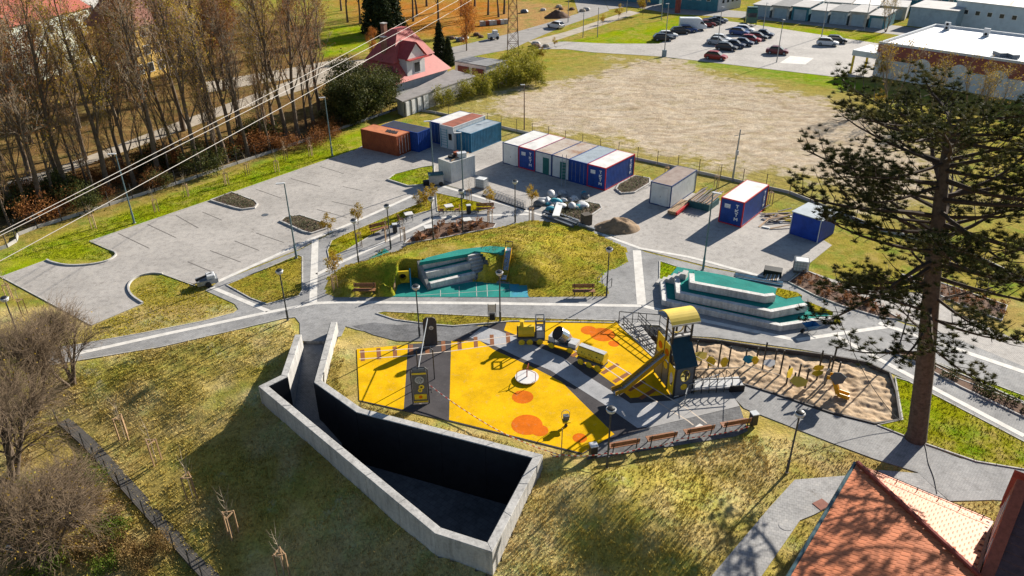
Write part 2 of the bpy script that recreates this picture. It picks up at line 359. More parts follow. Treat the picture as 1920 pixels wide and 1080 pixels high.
# ================================================================ PAVEMENTS
ZS = [.014]
def arc(pts, n=6):
    """smooth an open pixel polyline (Catmull-Rom)"""
    P = [pts[0]]+list(pts)+[pts[-1]]; out = []
    for i in range(1, len(P)-2):
        for k in range(n):
            t = k/n; a, b_, c, d = P[i-1], P[i], P[i+1], P[i+2]
            out.append(tuple(.5*((2*b_[j])+(-a[j]+c[j])*t+(2*a[j]-5*b_[j]+4*c[j]-d[j])*t*t+(-a[j]+3*b_[j]-3*c[j]+d[j])*t**3) for j in (0, 1)))
    return out+[pts[-1]]
def sheet(name, px, mat, z=None, world=False):
    if z is None: ZS[0] += .004; z = ZS[0]
    poly = px if world else PX(px)
    return struct(MB().prism(poly, -.2, z), name, mat)
def strip(name, px, w, mat, z, world=False, z0=-.1):
    """a band of constant width along a pixel polyline"""
    P = [Vector((*p, 0)) for p in (px if world else PX(px))]; L = []; Rr = []
    for i, p in enumerate(P):
        d = (P[min(i+1, len(P)-1)]-P[max(i-1, 0)]).normalized(); n = Vector((-d.y, d.x, 0))*w/2; L.append(p+n); Rr.append(p-n)
    m = MB()
    for i in range(len(P)-1):
        a, b_, c, d = L[i], L[i+1], Rr[i+1], Rr[i]
        base = [(q.x, q.y, z0) for q in (a, d, c, b_)]+[(q.x, q.y, z) for q in (a, d, c, b_)]
        m.add(base, [(4, 5, 6, 7), (0, 1, 5, 4), (1, 2, 6, 5), (2, 3, 7, 6), (3, 0, 4, 7)])
    return struct(m, name, mat)
def lawn(px, col=LAWN, z=.05, name='lawn', kerb=True):
    poly = PX(px); m = MB().prism(poly, -.1, z); o = struct(m, name, GROUND)
    setcol(o.data, [col]*len(o.data.vertices))
    if kerb: strip('kerb', px+px[:1], .09, KERB, z+.035)
    LAWNS.append((poly, col, z)); return o
LAWNS = []
# parking lot and the container yard behind it
EDGE1 = arc([(88, 488), (100, 493), (128, 498), (165, 497), (198, 491), (215, 482), (217, 475), (208, 470)])
EDGE2 = arc([(268, 569), (248, 555), (241, 540), (247, 527), (262, 518), (285, 513), (305, 514)])
sheet('parking_lot', [(0, 518)]+[(4, 519)]+EDGE1+[(168, 453), (400, 374), (662, 283), (700, 262), (800, 246), (935, 262), (1000, 290), (1197, 330), (1310, 365), (1440, 402), (1500, 424), (1560, 460), (1500, 508), (1476, 528), (1330, 500), (1210, 470), (1130, 435), (1090, 420), (1020, 398), (830, 345), (640, 425), (560, 468), (408, 527), (362, 532)]+EDGE2[::-1]+[(172, 610), (160, 605)], LOT, .02)
strip('kerb', EDGE1, .14, KERB, .14); strip('kerb', EDGE2, .14, KERB, .14)
strip('kerb', [(0, 518), (172, 610), (268, 569)], .1, KERB, .05)
strip('kerb', [(88, 488), (4, 519)], .1, KERB, .05); strip('kerb', [(208, 470), (168, 453), (400, 374), (662, 283)], .1, KERB, .06); strip('kerb', [(305, 514), (366, 536)], .1, KERB, .05)
BAY = pm('bay_line', (.17, .155, .14), .9, .3, 3)
for a, b_ in [((222, 438), (280, 466)), ((277, 421), (330, 446)), ((330, 404), (372, 428)), ((380, 398), (416, 413)), ((352, 491), (402, 512)), ((394, 470), (452, 492)), ((440, 452), (486, 470)), ((480, 437), (532, 455)), ((594, 393), (650, 408)),
             ((480, 355), (528, 372)), ((545, 335), (600, 350)), ((600, 312), (645, 326)), ((643, 350), (680, 358)), ((622, 378), (668, 388))]:
    strip('parking_bay_line', [a, b_], .1, BAY, .0265)
# park paths: one paved ground with lawns let into it
sheet('park_path', [(408, 530), (560, 470), (640, 428), (790, 362), (832, 347), (1000, 392), (1090, 424), (1130, 438), (1210, 473), (1330, 503), (1480, 530), (1545, 545), (1700, 610), (1760, 622), (1925, 690), (1925, 830), (1705, 715), (1672, 700), (1620, 676), (1500, 655), (1340, 633), (1290, 630), (1262, 630), (1238, 612), (1236, 609), (1160, 605), (960, 598), (830, 622), (790, 640), (745, 640), (700, 625), (668, 618), (648, 612), (640, 630), (608, 640), (563, 640), (562, 606), (553, 595), (533, 597), (433, 621), (300, 651), (160, 674), (60, 690), (60, 660), (143, 647), (267, 625), (383, 602), (436, 588), (447, 580), (440, 570), (385, 545)], PATH, .024)
sheet('play_path', [(1362, 722), (1398, 724), (1440, 737), (1560, 778), (1640, 797), (1715, 828), (1800, 860), (1925, 884), (1925, 940), (1860, 938), (1780, 940), (1720, 886), (1640, 861), (1560, 831), (1395, 766), (1375, 745)], PATH, .03)
sheet('lower_path', [(1330, 1085), (1440, 955), (1490, 900), (1590, 892), (1650, 882), (1722, 888), (1780, 942), (1700, 960), (1560, 948), (1525, 966), (1500, 976), (1425, 1085)], HEX, .034)
sheet('access_road', [(1480, 530), (1510, 506), (1560, 524), (1640, 540), (1740, 552), (1800, 588), (1870, 622), (1925, 645), (1925, 690), (1760, 622), (1700, 606), (1545, 548)], LOT, .028)
for px, w in [([(130, 667), (300, 629), (503, 586), (560, 575), (590, 569), (640, 567), (900, 569), (1202, 574)], .42), ([(397, 539), (503, 584)], .42), ([(405, 530), (590, 446), (640, 427), (700, 401), (770, 369), (826, 348)], .42),
              ([(591, 449), (587, 567)], .62), ([(594, 515), (640, 492), (817, 410), (850, 406), (993, 402)], .42), ([(831, 350), (991, 397), (1090, 424)], .42), ([(1194, 470), (1203, 572)], .75),
              ([(1205, 574), (1297, 597), (1487, 637)], .45), ([(1494, 638), (1663, 613)], .42), ([(1648, 606), (1920, 698)], .5), ([(1570, 632), (1710, 707), (1920, 818)], .42), ([(1130, 440), (1200, 466), (1290, 482), (1330, 492), (1440, 522)], .4)]:
    strip('white_band', px, w, WHITE, .0335)
strip('kerb', [(60, 690), (160, 674), (300, 651), (433, 621), (533, 597), (553, 595)], .08, KERB, .05)
strip('kerb', [(60, 660), (143, 647), (267, 625), (383, 602), (436, 588)], .08, KERB, .05)
lawn([(425, 535), (480, 512), (558, 479), (567, 482), (567, 545), (560, 556), (500, 571), (470, 560)], OLIVE)
lawn([(622, 452), (640, 443), (790, 380), (800, 372), (812, 378), (808, 395), (770, 405), (700, 440), (650, 470), (617, 485), (614, 470)], LAWN)
lawn([(817, 362), (820, 397), (900, 397), (930, 390), (900, 380)], LAWN)
lawn([(705, 588), (720, 585), (960, 596), (1160, 602), (1150, 606), (960, 603), (850, 612), (800, 608), (740, 600)], OLIVE)
lawn([(1237, 490), (1290, 508), (1250, 524), (1236, 530)], BRIGHT)
lawn([(1678, 708), (1703, 716), (1925, 832), (1925, 882), (1830, 866), (1715, 826), (1645, 798), (1692, 788)], (.26, .27, .008, 1))
lawn([(1726, 672), (1760, 682), (1925, 745), (1925, 760), (1800, 712)], (.25, .29, .008, 1))
MULCHBEDS = []
def bed(px, z=.06, mat=None):
    o = sheet('planting_bed', px, mat or MULCH, z); strip('kerb', px+px[:1], .1, KERB, z+.05); MULCHBEDS.append(PX(px)); return o
bed([(1478, 530), (1508, 507), (1560, 530), (1640, 572), (1690, 600), (1650, 596), (1580, 575), (1530, 556)])
bed([(1690, 515), (1760, 530), (1888, 574), (1878, 602), (1800, 572), (1740, 545)])
bed([(1660, 655), (1690, 655), (1740, 676), (1830, 715), (1925, 758), (1925, 786), (1800, 726), (1700, 672)])
bed([(758, 458), (780, 438), (830, 420), (900, 415), (930, 420), (925, 428), (830, 447)])
# planted islands in the parking lot
SOIL = pm('island_soil', (.13, .085, .055), .95, .5, 4, bmp=.6)
ISL = [[(395, 377), (435, 362), (478, 378), (483, 384), (478, 391), (455, 394), (440, 391)], [(526, 416), (535, 409), (563, 405), (612, 421), (612, 430), (585, 439), (570, 436)],
       [(727, 338), (740, 328), (790, 315), (815, 312), (812, 330), (795, 348), (765, 350)], [(1155, 356), (1160, 347), (1190, 331), (1218, 336), (1218, 345), (1190, 362), (1165, 364)], [(1018, 405), (1060, 380), (1085, 377), (1125, 385), (1128, 392), (1090, 418), (1060, 412)]]
for i, px in enumerate(ISL):
    if i == 2: lawn(px, BRIGHT, .1, 'lawn')
    else: sheet('planted_island', px, SOIL, .12)
    strip('kerb', px+px[:1], .16, KERB, .17)
# far roads
sheet('asphalt_road', [(1130, -5), (1142, 20), (1050, 52), (985, 80), (960, 92), (900, 103), (860, 112), (740, 135), (700, 120), (860, 86), (960, 62), (1030, 42), (1085, 25), (1075, -5)], ASPH, .012)
sheet('asphalt_road', [(1142, 18), (1130, -5), (1250, 8), (1400, 22), (1700, 50), (2000, 82), (2000, 100), (1690, 66), (1400, 34), (1260, 26), (1180, 12)], ASPH, .016)
sheet('sidewalk', [(990, 78), (1060, 60), (1180, 20), (1200, 24), (1085, 62), (1010, 86)], SANDROAD, .024)
sheet('store_parking', [(1000, 80), (1060, 78), (1140, 82), (1235, 82), (1262, 70), (1330, 36), (1400, 44), (1650, 82), (1645, 145), (1565, 144), (1240, 106), (1110, 98), (1060, 92), (1010, 92)], LOT, .02)
sheet('dirt_road', [(-300, 480), (0, 345), (90, 320), (200, 280), (330, 230), (480, 175), (640, 115), (700, 110), (700, 130), (640, 145), (420, 215), (300, 260), (160, 310), (0, 370), (-300, 520)], SANDROAD, .02)
sheet('dirt_road', [(380, 175), (560, 145), (660, 120), (650, 108), (560, 125), (380, 155)], SANDROAD, .025)
# painted block and worn patch on the store's car park
struct(MB().prism(PX([(1462, 118), (1482, 105), (1526, 109), (1510, 121)]), .0, .026), 'pale_patch', WHITE)
# ================================================================ SUNKEN COURT (concrete parapet, ramp)
def offset(poly, d, closed=False):
    n = len(poly); out = []
    for i in range(n):
        p = Vector((*poly[i], 0))
        a = Vector((*poly[i-1], 0)) if (i or closed) else None; b = Vector((*poly[(i+1) % n], 0)) if (i < n-1 or closed) else None
        d1 = (p-a).normalized() if a else (b-p).normalized(); d2 = (b-p).normalized() if b else d1
        n1 = Vector((-d1.y, d1.x, 0)); n2 = Vector((-d2.y, d2.x, 0)); m = (n1+n2).normalized()
        k = d/max(.35, m.dot(n1)); out.append((p.x+m.x*k, p.y+m.y*k))
    return out
def concmat(k=1.0):
    m = bpy.data.materials.new('cast_concrete'); t, b = nodes(m); p = pos(t)
    mp = t.nodes.new('ShaderNodeMapping'); mp.inputs['Scale'].default_value = (3, 3, .35); t.links.new(p, mp.inputs[0])
    st = nz(t, 1.2, 6, .7, mp.outputs[0]); n2 = nz(t, 7, 5, .65, p); n3 = nz(t, .6, 4, .6, p)
    c = ramp(t, st, [(.3, (.30*k, .29*k, .275*k)), (.5, (.46*k, .445*k, .42*k)), (.7, (.53*k, .51*k, .48*k))])
    c = mixc(t, c, ramp(t, n2, [(.3, (.75,)*3), (.65, (1.05,)*3)]), 1.0, 'MULTIPLY')
    c = mixc(t, c, ramp(t, n3, [(.35, (.8,)*3), (.6, (1,)*3)]), 1.0, 'MULTIPLY')
    t.links.new(c, b.inputs['Base Color']); b.inputs['Roughness'].default_value = .8; bump(t, b, n2, .25, .01); return m
CAST = concmat(); PALEC = concmat(1.4)
court = thing('sunken_court', 'angular concrete parapet walls around a dark sunken court with a ramp', 'retaining wall', GH(700, 900))
INNER = offset(WALL, .48)
for i in range(len(WALL)-1):
    a, b_, c, d = [Vector((*q, 0)) for q in (WALL[i], WALL[i+1], INNER[i+1], INNER[i])]
    n = max(1, round((b_-a).length/3.0))
    for k in range(n):
        g = .006
        t0, t1 = k/n+(g/(b_-a).length if k else 0), (k+1)/n-(g/(b_-a).length if k < n-1 else 0)
        q = [a.lerp(b_, t0), a.lerp(b_, t1), d.lerp(c, t1), d.lerp(c, t0)]
        MB().prism([(w.x, w.y) for w in q], -3.6, TW-rnd.uniform(0, .006), True).build('wall_panel', CAST, court, True, bevel=.02)
DARKPAV = paver('court_paver', (.15, .16, .17), (.12, .13, .14), (.07, .07, .07), .4, .4, R(40), .4)
MB().prism(offset(WALL, .2), -3.7, -3.4).build('court_floor', DARKPAV, court, True)
rl = [INNER[0], (INNER[0][0]-.1, 47.4), (INNER[1][0]-.0, INNER[1][1]), (-15.3, 37.2)]; e0 = (-16.3, 48.9); e1 = (-13.2, 50.0)
m = MB(); lp = [(-16.45, 49.4, .02), (-16.2, 46.5, -.35), (-16.3, 41.5, -2.1), (-15.6, 36.0, -3.39)]; rp = [(-13.1, 50.6, .02), (-13.0, 46.5, -.35), (-12.5, 41.5, -2.1), (-11.2, 38.2, -3.39)]
for i in range(3): m.add([lp[i], rp[i], rp[i+1], lp[i+1], (*lp[i][:2], -3.5), (*lp[i+1][:2], -3.5)], [(3, 2, 1, 0), (0, 4, 5, 3)])
m.build('ramp', PATH, court, True)

# ================================================================ MOUND WITH SEAT TERRACES
TURQ = rubber('turquoise_rubber', (.03, .26, .22), (.20, .30, .20))
TBLUE = pm('blue_rubber', (.04, .27, .38), .85, .3, 1.2, col2=(.05, .33, .27))
MC = []
for u, v, z in [(612, 548, 0), (618, 515, 0), (650, 500, 0), (690, 490, .0), (720, 478, .2), (705, 556, 0), (660, 556, 0), (765, 460, .15), (830, 447, 0), (930, 430, 0), (1010, 415, 0), (1085, 425, 0), (1170, 465, 0), (1173, 495, 0), (1130, 530, 0), (1135, 556, 0), (1060, 556, 0), (1000, 556, 0),
                (638, 520, .35), (660, 508, 1.0), (690, 502, 1.35), (735, 492, 1.6), (780, 483, 1.68), (830, 472, 1.7), (880, 464, 1.72), (930, 461, 1.75), (962, 465, 1.75), (990, 472, 1.55), (1020, 488, 1.0), (1050, 508, .5), (1075, 522, .1), (880, 446, .8), (950, 440, .8), (1000, 435, .6), (1050, 450, .5), (1100, 470, .25), (1050, 480, .9), (1080, 500, .4),
                (652, 538, .75), (690, 534, 1.15), (716, 528, 1.35), (640, 553, 0), (690, 554, 0), (728, 549, .1), (748, 512, 1.4), (960, 531, .1), (1000, 536, 0), (1040, 537, .0), (975, 514, 1.2), (1005, 517, .85), (1035, 522, .45), (905, 528, .05), (914, 500, 1.3), (918, 516, .5), (930, 530, .0), (905, 482, 1.7)]:
    p = G(u, v, z); MC.append((p.x, p.y, z))
MC = np.array(MC); _m = len(MC)
_K2 = _phi(((MC[:, None, :2]-MC[None, :, :2])**2).sum(-1))+np.eye(_m)*.08
_W2 = np.linalg.solve(np.block([[_K2, np.c_[np.ones(_m), MC[:, :2]]], [np.c_[np.ones(_m), MC[:, :2]].T, np.zeros((3, 3))]]), np.r_[MC[:, 2], 0, 0, 0])
def moundz(x, y):
    r2 = (x[..., None]-MC[:, 0])**2+(y[..., None]-MC[:, 1])**2
    return np.clip(_phi(r2)@_W2[:_m]+_W2[_m]+_W2[_m+1]*x+_W2[_m+2]*y, -.05, 1.78)
T = [(G(807.5, 532, .55), G(892, 512, .55)), (G(799, 512, 1.1), G(883.5, 494.6, 1.1)), (G(792, 493.5, 1.65), G(875, 478, 1.65))]
tdir = (T[0][1]-T[0][0]).normalized(); tn = Vector((-tdir.y, tdir.x, 0))
MOUNDPX = [(612, 548), (617, 520), (650, 498), (690, 490), (720, 469), (742, 486), (765, 462), (830, 447), (925, 430), (1000, 414), (1085, 424), (1172, 466), (1174, 492), (1130, 512), (1120, 530), (1138, 540), (1136, 556), (992, 557), (992, 534), (915, 532), (893, 527), (808, 541), (790, 520), (752, 522), (737, 556), (630, 556)]
MPOLY = PX(MOUNDPX)
def mound():
    xs = np.arange(-17, 14, .22); ys = np.arange(52.5, 75, .22); X, Y = np.meshgrid(xs, ys); x, y = X.ravel(), Y.ravel()
    z = np.maximum(moundz(x, y), .05)+fbm(x, y, 1.0, 21)*.12*np.clip(moundz(x, y)*2, .15, 1)
    sa, sb = G(953, 470, 1.85), G(944, 524, .25); ss = np.clip(((x-sa.x)*(sb.x-sa.x)+(y-sa.y)*(sb.y-sa.y))/((sb.x-sa.x)**2+(sb.y-sa.y)**2), -.3, 1); sdist = np.hypot(x-sa.x-ss*(sb.x-sa.x), y-sa.y-ss*(sb.y-sa.y)); z = np.where(sdist < .75, np.minimum(z, 1.85+(.25-1.85)*np.clip(ss, 0, 1)-.32+np.clip(sdist-.4, 0, 1)*.5), z)
    d = segdist(x, y, MPOLY+MPOLY[:1]); ins = inpoly(x, y, MPOLY)
    top = [tuple(p[:2]) for p in (T[0][0]-tn*.3-tdir*.1, T[0][1]-tn*.3+tdir*.95, T[2][1]+tn*.6+tdir*.95, T[2][0]+tn*.6-tdir*.1)]
    cut = inpoly(x, y, top)
    idx = np.arange(len(x)).reshape(X.shape); q = np.stack([idx[:-1, :-1], idx[:-1, 1:], idx[1:, 1:], idx[1:, :-1]], -1).reshape(-1, 4)
    keep = ins[q].any(1) & ~cut[q].any(1); q = q[keep]
    z = np.where(ins, z, np.minimum(z, .03))
    me = bpy.data.meshes.new('grass_mound'); me.from_pydata(np.c_[x, y, z].tolist(), [], q.tolist()); me.update(); me.shade_smooth()
    f = np.clip(fbm(x, y, 4, 5, 3)*2+.5, 0, 1)[:, None]; setcol(me, np.array(OLIVE)*f+np.array((.33, .27, .03, 1))*(1-f)); me.materials.append(GROUND)
    o = bpy.data.objects.new('grass_mound', me); coll.objects.link(o); tag(o, kind='structure')
mound()
ter = thing('seat_terrace', 'three concrete seat tiers with turquoise ledges set into the grass mound', 'terrace', T[0][0]-Vector((0, 0, .55)))
for i, (a, b_) in enumerate(T):
    h = .55*(i+1); L = (b_-a).length; f = Vector((a.x, a.y, 0))
    for k in range(3):
        p0 = f+tdir*L*k/3+tdir*(.005 if k else 0); p1 = f+tdir*L*(k+1)/3
        MB().prism([tuple(p0[:2]), tuple(p1[:2]), tuple((p1+tn*.4)[:2]), tuple((p0+tn*.4)[:2])], h-.62, h).build('seat_block', PALEC, ter, True, bevel=.015)
    dep = (T[i+1][0]-a).dot(tn) if i < 2 else 1.0
    p0 = f+tn*.402; p1 = p0+tdir*L
    MB().prism([tuple(p0[:2]), tuple(p1[:2]), tuple((p1+tn*(dep-.405))[:2]), tuple((p0+tn*(dep-.405))[:2])], h-.65, h-.06).build('rubber_ledge', TURQ, ter, True)
a = T[0][0]-tn*.1; b_ = T[2][0]+tn*.5
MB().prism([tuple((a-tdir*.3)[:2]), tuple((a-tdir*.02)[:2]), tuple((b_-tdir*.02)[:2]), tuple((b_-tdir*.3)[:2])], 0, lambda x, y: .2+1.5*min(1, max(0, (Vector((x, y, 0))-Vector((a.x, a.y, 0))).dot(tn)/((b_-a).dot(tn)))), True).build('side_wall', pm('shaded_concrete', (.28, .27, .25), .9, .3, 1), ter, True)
st = thing('mound_stairs', 'narrow concrete steps climbing the mound beside the seat tiers', 'stairs', T[0][1]-Vector((0, 0, .55)))
run = (T[2][1]-T[0][1]).dot(tn); shf = (T[2][1]-T[0][1]).dot(tdir); f0 = Vector((T[0][1].x, T[0][1].y, 0))+tdir*.02
for k in range(7):
    z = .236*(k+1); o0 = f0+tn*(run*k/7)+tdir*shf*k/7; dd = run/7+.02+(.5 if k == 6 else 0)
    q = [o0, o0+tdir*1.15, o0+tdir*1.15+tn*dd, o0+tn*dd]
    MB().prism([tuple(p[:2]) for p in q], -.1, z-.06).build('riser', CAST, st, True); q[0] = q[0]-tn*.03; q[1] = q[1]-tn*.03
    MB().prism([tuple(p[:2]) for p in q], z-.058, z, True).build('step', PALEC, st, True)
c0_ = Vector((T[0][1].x, T[0][1].y, 0))+tdir*1.17-tn*.1; c1_ = Vector((T[2][1].x, T[2][1].y, 0))+tdir*1.17+tn*.7
MB().prism([tuple(c0_[:2]), tuple((c0_+tdir*.3)[:2]), tuple((c1_+tdir*.75)[:2]), tuple(c1_[:2])], -.1, lambda x, y: .3+1.5*min(1, max(0, (Vector((x, y, 0))-c0_).dot(tn)/((c1_-c0_).dot(tn)-.5))), True).build('cheek_wall', CAST, st, True)
sheet('rubber_floor', [(733, 557), (751, 524), (775, 519), (800, 530), (808, 542), (893, 528), (915, 531), (955, 533), (955, 558)], TURQ, .05)
sheet('rubber_floor', [(955.6, 558), (955.6, 533), (990, 534), (992, 558)], TBLUE, .048)
strip('rubber_joint', [(826, 545), (826, 557)], .05, KERB, .056); strip('rubber_joint', [(861, 538), (861, 557)], .05, KERB, .056); strip('rubber_joint', [(893, 532), (894, 557)], .05, KERB, .056); strip('rubber_joint', [(913, 534), (914, 557)], .05, KERB, .056); strip('rubber_joint', [(780, 555), (955, 544)], .04, KERB, .056)
sheet('rubber_floor', [(681, 494), (722, 467), (746, 487), (704, 498)], TURQ, .055)
z = 1.8; struct(MB().prism([tuple(G(u, v, z)[:2]) for u, v in [(786, 492), (800, 483), (860, 468), (920, 461), (957, 464), (952, 472), (925, 474), (890, 471), (877, 476)]], 1.5, z), 'rubber_floor', TURQ)
# tunnel mouth
YEL = pm('yellow_panel', (.72, .50, .02), .5, .2, 3); BLACK = pm('black', (.012, .012, .013), .6, .2, 3); STEEL = pm('steel_slide', (.45, .5, .55), .25, .15, 3, metal=.8); ORNG = pm('ochre_plastic', (.62, .33, .015), .4, .15, 3)
tm = thing('crawl_tunnel', 'square yellow crawl tunnel mouth with round black hole in the grass bank', 'play tunnel', G(756, 531, .04), R(8))
pr = [(.33*math.cos(k*math.pi/8), .33*math.sin(k*math.pi/8)) for k in range(16)]; sqp = []
for k in range(16):
    c, s_ = math.cos(k*math.pi/8), math.sin(k*math.pi/8); q = .55/max(abs(c), abs(s_)); sqp.append((c*q, s_*q))
m = MB(); n0 = [(x, -.05, z+.6) for x, z in sqp]; n1 = [(x, -.05, z+.6) for x, z in pr]; n2 = [(x, .6, z+.6) for x, z in pr]; n3 = [(x, .12, z+.6) for x, z in sqp]
m.add(n0+n1+n2+n3, [(k, (k+1) % 16, 16+(k+1) % 16, 16+k) for k in range(16)]+[(16+k, 16+(k+1) % 16, 32+(k+1) % 16, 32+k) for k in range(16)]+[(48+k, 48+(k+1) % 16, (k+1) % 16, k) for k in range(16)]); m.build('mouth_panel', YEL, tm)
MB().lathe([(.33, 0), (.33, .02)], n=16).build('tunnel_end', BLACK, tm).matrix_local = Matrix.Translation((0, .5, .6)) @ Matrix.Rotation(math.pi/2, 4, 'X')
MB().bar((-.75, -1.5, .2), (-.6, .1, .75), .1, .25).build('side_board', PALEWOOD, tm); MB().prism([(.6, -1.2), (.7, -1.2), (.7, .4), (.6, .4)], 0, lambda x, y: .3+.9*(y+1.2)/1.6).build('side_board', TBLUE, tm)
def slide(name, label, top, bot, w, side, bed, hs=.22, legs=True):
    """straight chute between two points with raised sides"""
    t = thing(name, label, 'slide', (bot.x, bot.y, 0)); d = bot-top; hd = Vector((d.x, d.y, 0)).normalized(); n = Vector((-hd.y, hd.x, 0)); L = math.hypot(d.x, d.y)
    prof = [top-hd*.5, top, bot-hd*.75+Vector((0, 0, .12)), bot]; prof[0].z = top.z
    m = MB()
    for i in range(3):
        a, b2 = prof[i], prof[i+1]; m.add([a-n*w/2, a+n*w/2, b2+n*w/2, b2-n*w/2, a-n*w/2-Vector((0, 0, .05)), a+n*w/2-Vector((0, 0, .05)), b2+n*w/2-Vector((0, 0, .05)), b2-n*w/2-Vector((0, 0, .05))], [(0, 1, 2, 3), (7, 6, 5, 4)])
    m.build('chute', bed, t, True)
    for s_ in (-1, 1):
        m = MB()
        for i in range(3): m.bar(prof[i]+n*s_*(w/2+.025)+Vector((0, 0, hs/2-.06)), prof[i+1]+n*s_*(w/2+.025)+Vector((0, 0, hs/2-.06)), .05, hs)
        m.build('side_rail', side, t, True)
    if legs:
        for s_ in (-1, 1):
            q = bot-hd*.4+n*s_*w*.35; MB().bar((q.x, q.y, 0), (q.x, q.y, bot.z), .05).build('leg', DARKM, t, True)
    return t
s1 = slide('mound_slide', 'narrow steel slide with yellow sides running down the grass mound', G(953, 470, 1.85), G(944, 524, .25), .5, ORNG, STEEL)
tp = G(953, 470, 1.85); hd = Vector((G(944, 524).x-tp.x, G(944, 524).y-tp.y, 0)).normalized(); n = Vector((-hd.y, hd.x, 0)); m = MB(); q0 = tp-hd*.35
for s_ in (-1, 1): m.bar(q0+n*s_*.32-Vector((0, 0, .3)), q0+n*s_*.32+Vector((0, 0, .75)), .06)
m.bar(q0-n*.32+Vector((0, 0, .72)), q0+n*.32+Vector((0, 0, .72)), .06); m.build('entry_frame', DARKM, s1, True)

# ================================================================ STEPPED AMPHITHEATRE
amp = thing('stepped_amphitheatre', 'nested three-tier concrete amphitheatre with turquoise rubber treads', 'amphitheatre', G(1460, 622))
TI = [([(1237.8, 527), (1241.6, 562.5), (1463.8, 611.3), (1565, 596.3)], .5), ([(1265, 520.3), (1267.8, 548.4), (1446.9, 585), (1515.3, 571.9)], 1.08), ([(1292.2, 511.9), (1293, 529.7), (1435.6, 555.9), (1455, 553.5)], 1.66)]
BACKPX = [(1300, 506), (1359, 520), (1445, 549)]
for px, z in TI:
    P = PX(px, z); Q = offset(P, .42)
    for i in range(3):
        a, b_, c, d = [Vector((*q, 0)) for q in (P[i], P[i+1], Q[i+1], Q[i])]; n = max(1, round((b_-a).length/3.2))
        for k in range(n):
            g = .006/(b_-a).length; t0 = k/n+(g if k else 0); t1 = (k+1)/n-(g if k < n-1 else 0)
            q = [a.lerp(b_, t0), a.lerp(b_, t1), d.lerp(c, t1), d.lerp(c, t0)]
            MB().prism([(w.x, w.y) for w in q], z-.62 if z > .6 else -.1, z-rnd.uniform(0, .005), True).build('seat_block', PALEC, amp, True, bevel=.015)
    fill = Q+([tuple(G(*p, z)[:2]) for p in BACKPX[::-1]] if z > 1.2 else PX([(1500, 552), (1440, 536), (1359, 516), (1292, 503)], z) if z > .8 else PX([(1545, 580), (1450, 536), (1359, 514), (1270, 498)], z))
    MB().prism(fill, z-.6 if z > .6 else -.1, z-.10).build('rubber_tread', TURQ, amp, True)
for k in range(6):
    z = .25*(k+1); p = G(1240+k*9.5, 529-k*3.2, z); MB().box((p.x-.1, p.y+.25, z/2), (.42, .8, z), R(-28)).build('step', KERB, amp, True, bevel=.01)
lawn([(1454, 559), (1490, 568), (1500, 574), (1470, 580), (1450, 572)], LAWN, 1.0, kerb=False)
lawn([(1514, 577), (1545, 590), (1560, 596), (1525, 594)], LAWN, .56, kerb=False); lawn([(1562, 600), (1572, 598), (1578, 605), (1565, 607)], LAWN, .06, kerb=False)

# ================================================================ SANDBOX, STAIR PIT
def sandmat():
    m = bpy.data.materials.new('sand'); t, b = nodes(m); p = pos(t)
    n1 = nz(t, 1.5, 6, .7, p); n2 = nz(t, 14, 4, .7, p)
    c = ramp(t, n1, [(.3, (.34, .235, .14)), (.55, (.50, .37, .245)), (.75, (.56, .44, .31))]); c = mixc(t, c, ramp(t, n2, [(.3, (.75,)*3), (.7, (1.08,)*3)]), 1.0, 'MULTIPLY')
    t.links.new(c, b.inputs['Base Color']); b.inputs['Roughness'].default_value = .95; b.inputs['Specular IOR Level'].default_value = .1; bump(t, b, n2, .6, .03); return m
SANDM = sandmat()
def sandbox():
    P = offset(SAND[::-1] if sum(SAND[i][0]*SAND[i-1][1]-SAND[i-1][0]*SAND[i][1] for i in range(len(SAND))) < 0 else SAND, 0, True)
    xs = np.arange(8, 27, .09); ys = np.arange(36.5, 49.5, .09); X, Y = np.meshgrid(xs, ys); x, y = X.ravel(), Y.ravel()
    z = -.14+fbm(x, y, 1.6, 31, 4)*.34+fbm(x, y, .5, 33, 3)*.26+fbm(x, y, .22, 37, 2)*.07
    rip = np.clip((x-19.5)/2, 0, 1); z += rip*.022*np.sin((y*1.0+x*.12+fbm(x, y, 2, 35)*1.2)*2*math.pi/.62)
    d = segdist(x, y, SAND+SAND[:1]); z += -.12*np.exp(-(d/.5)**2)
    idx = np.arange(len(x)).reshape(X.shape); q = np.stack([idx[:-1, :-1], idx[:-1, 1:], idx[1:, 1:], idx[1:, :-1]], -1).reshape(-1, 4)
    ins = inpoly(x, y, SAND); q = q[(ins | (d < .35))[q].all(1)]
    me = bpy.data.meshes.new('sand'); me.from_pydata(np.c_[x, y, z].tolist(), [], q.tolist()); me.update(); me.shade_smooth(); me.materials.append(SANDM)
    tag(bpy.data.objects.new('sand', me), kind='stuff'); coll.objects.link(bpy.data.objects['sand'])
sandbox()
sbk = thing('sandpit_edging', 'dark board edging round the rippled sandpit beside the lawn', 'edging', (SAND[9][0], SAND[9][1], 0))
for i in range(len(SAND)-1):
    a, b_ = SAND[i], SAND[i+1]; MB().bar((*a, -.05), (*b_, -.05), .12, .3).build('edging_board', pm('edging', (.10, .09, .085), .8, .4, 3), sbk, True)
SOILM = pm('pit_soil', (.16, .10, .06), .95, .4, 2)
struct(MB().prism(PIT, -1.4, -.95), 'pit_floor', SOILM)
pw = thing('retaining_wall', 'short concrete retaining wall under the railing beside the play tower', 'wall', (PIT[1][0], PIT[1][1], -.95))
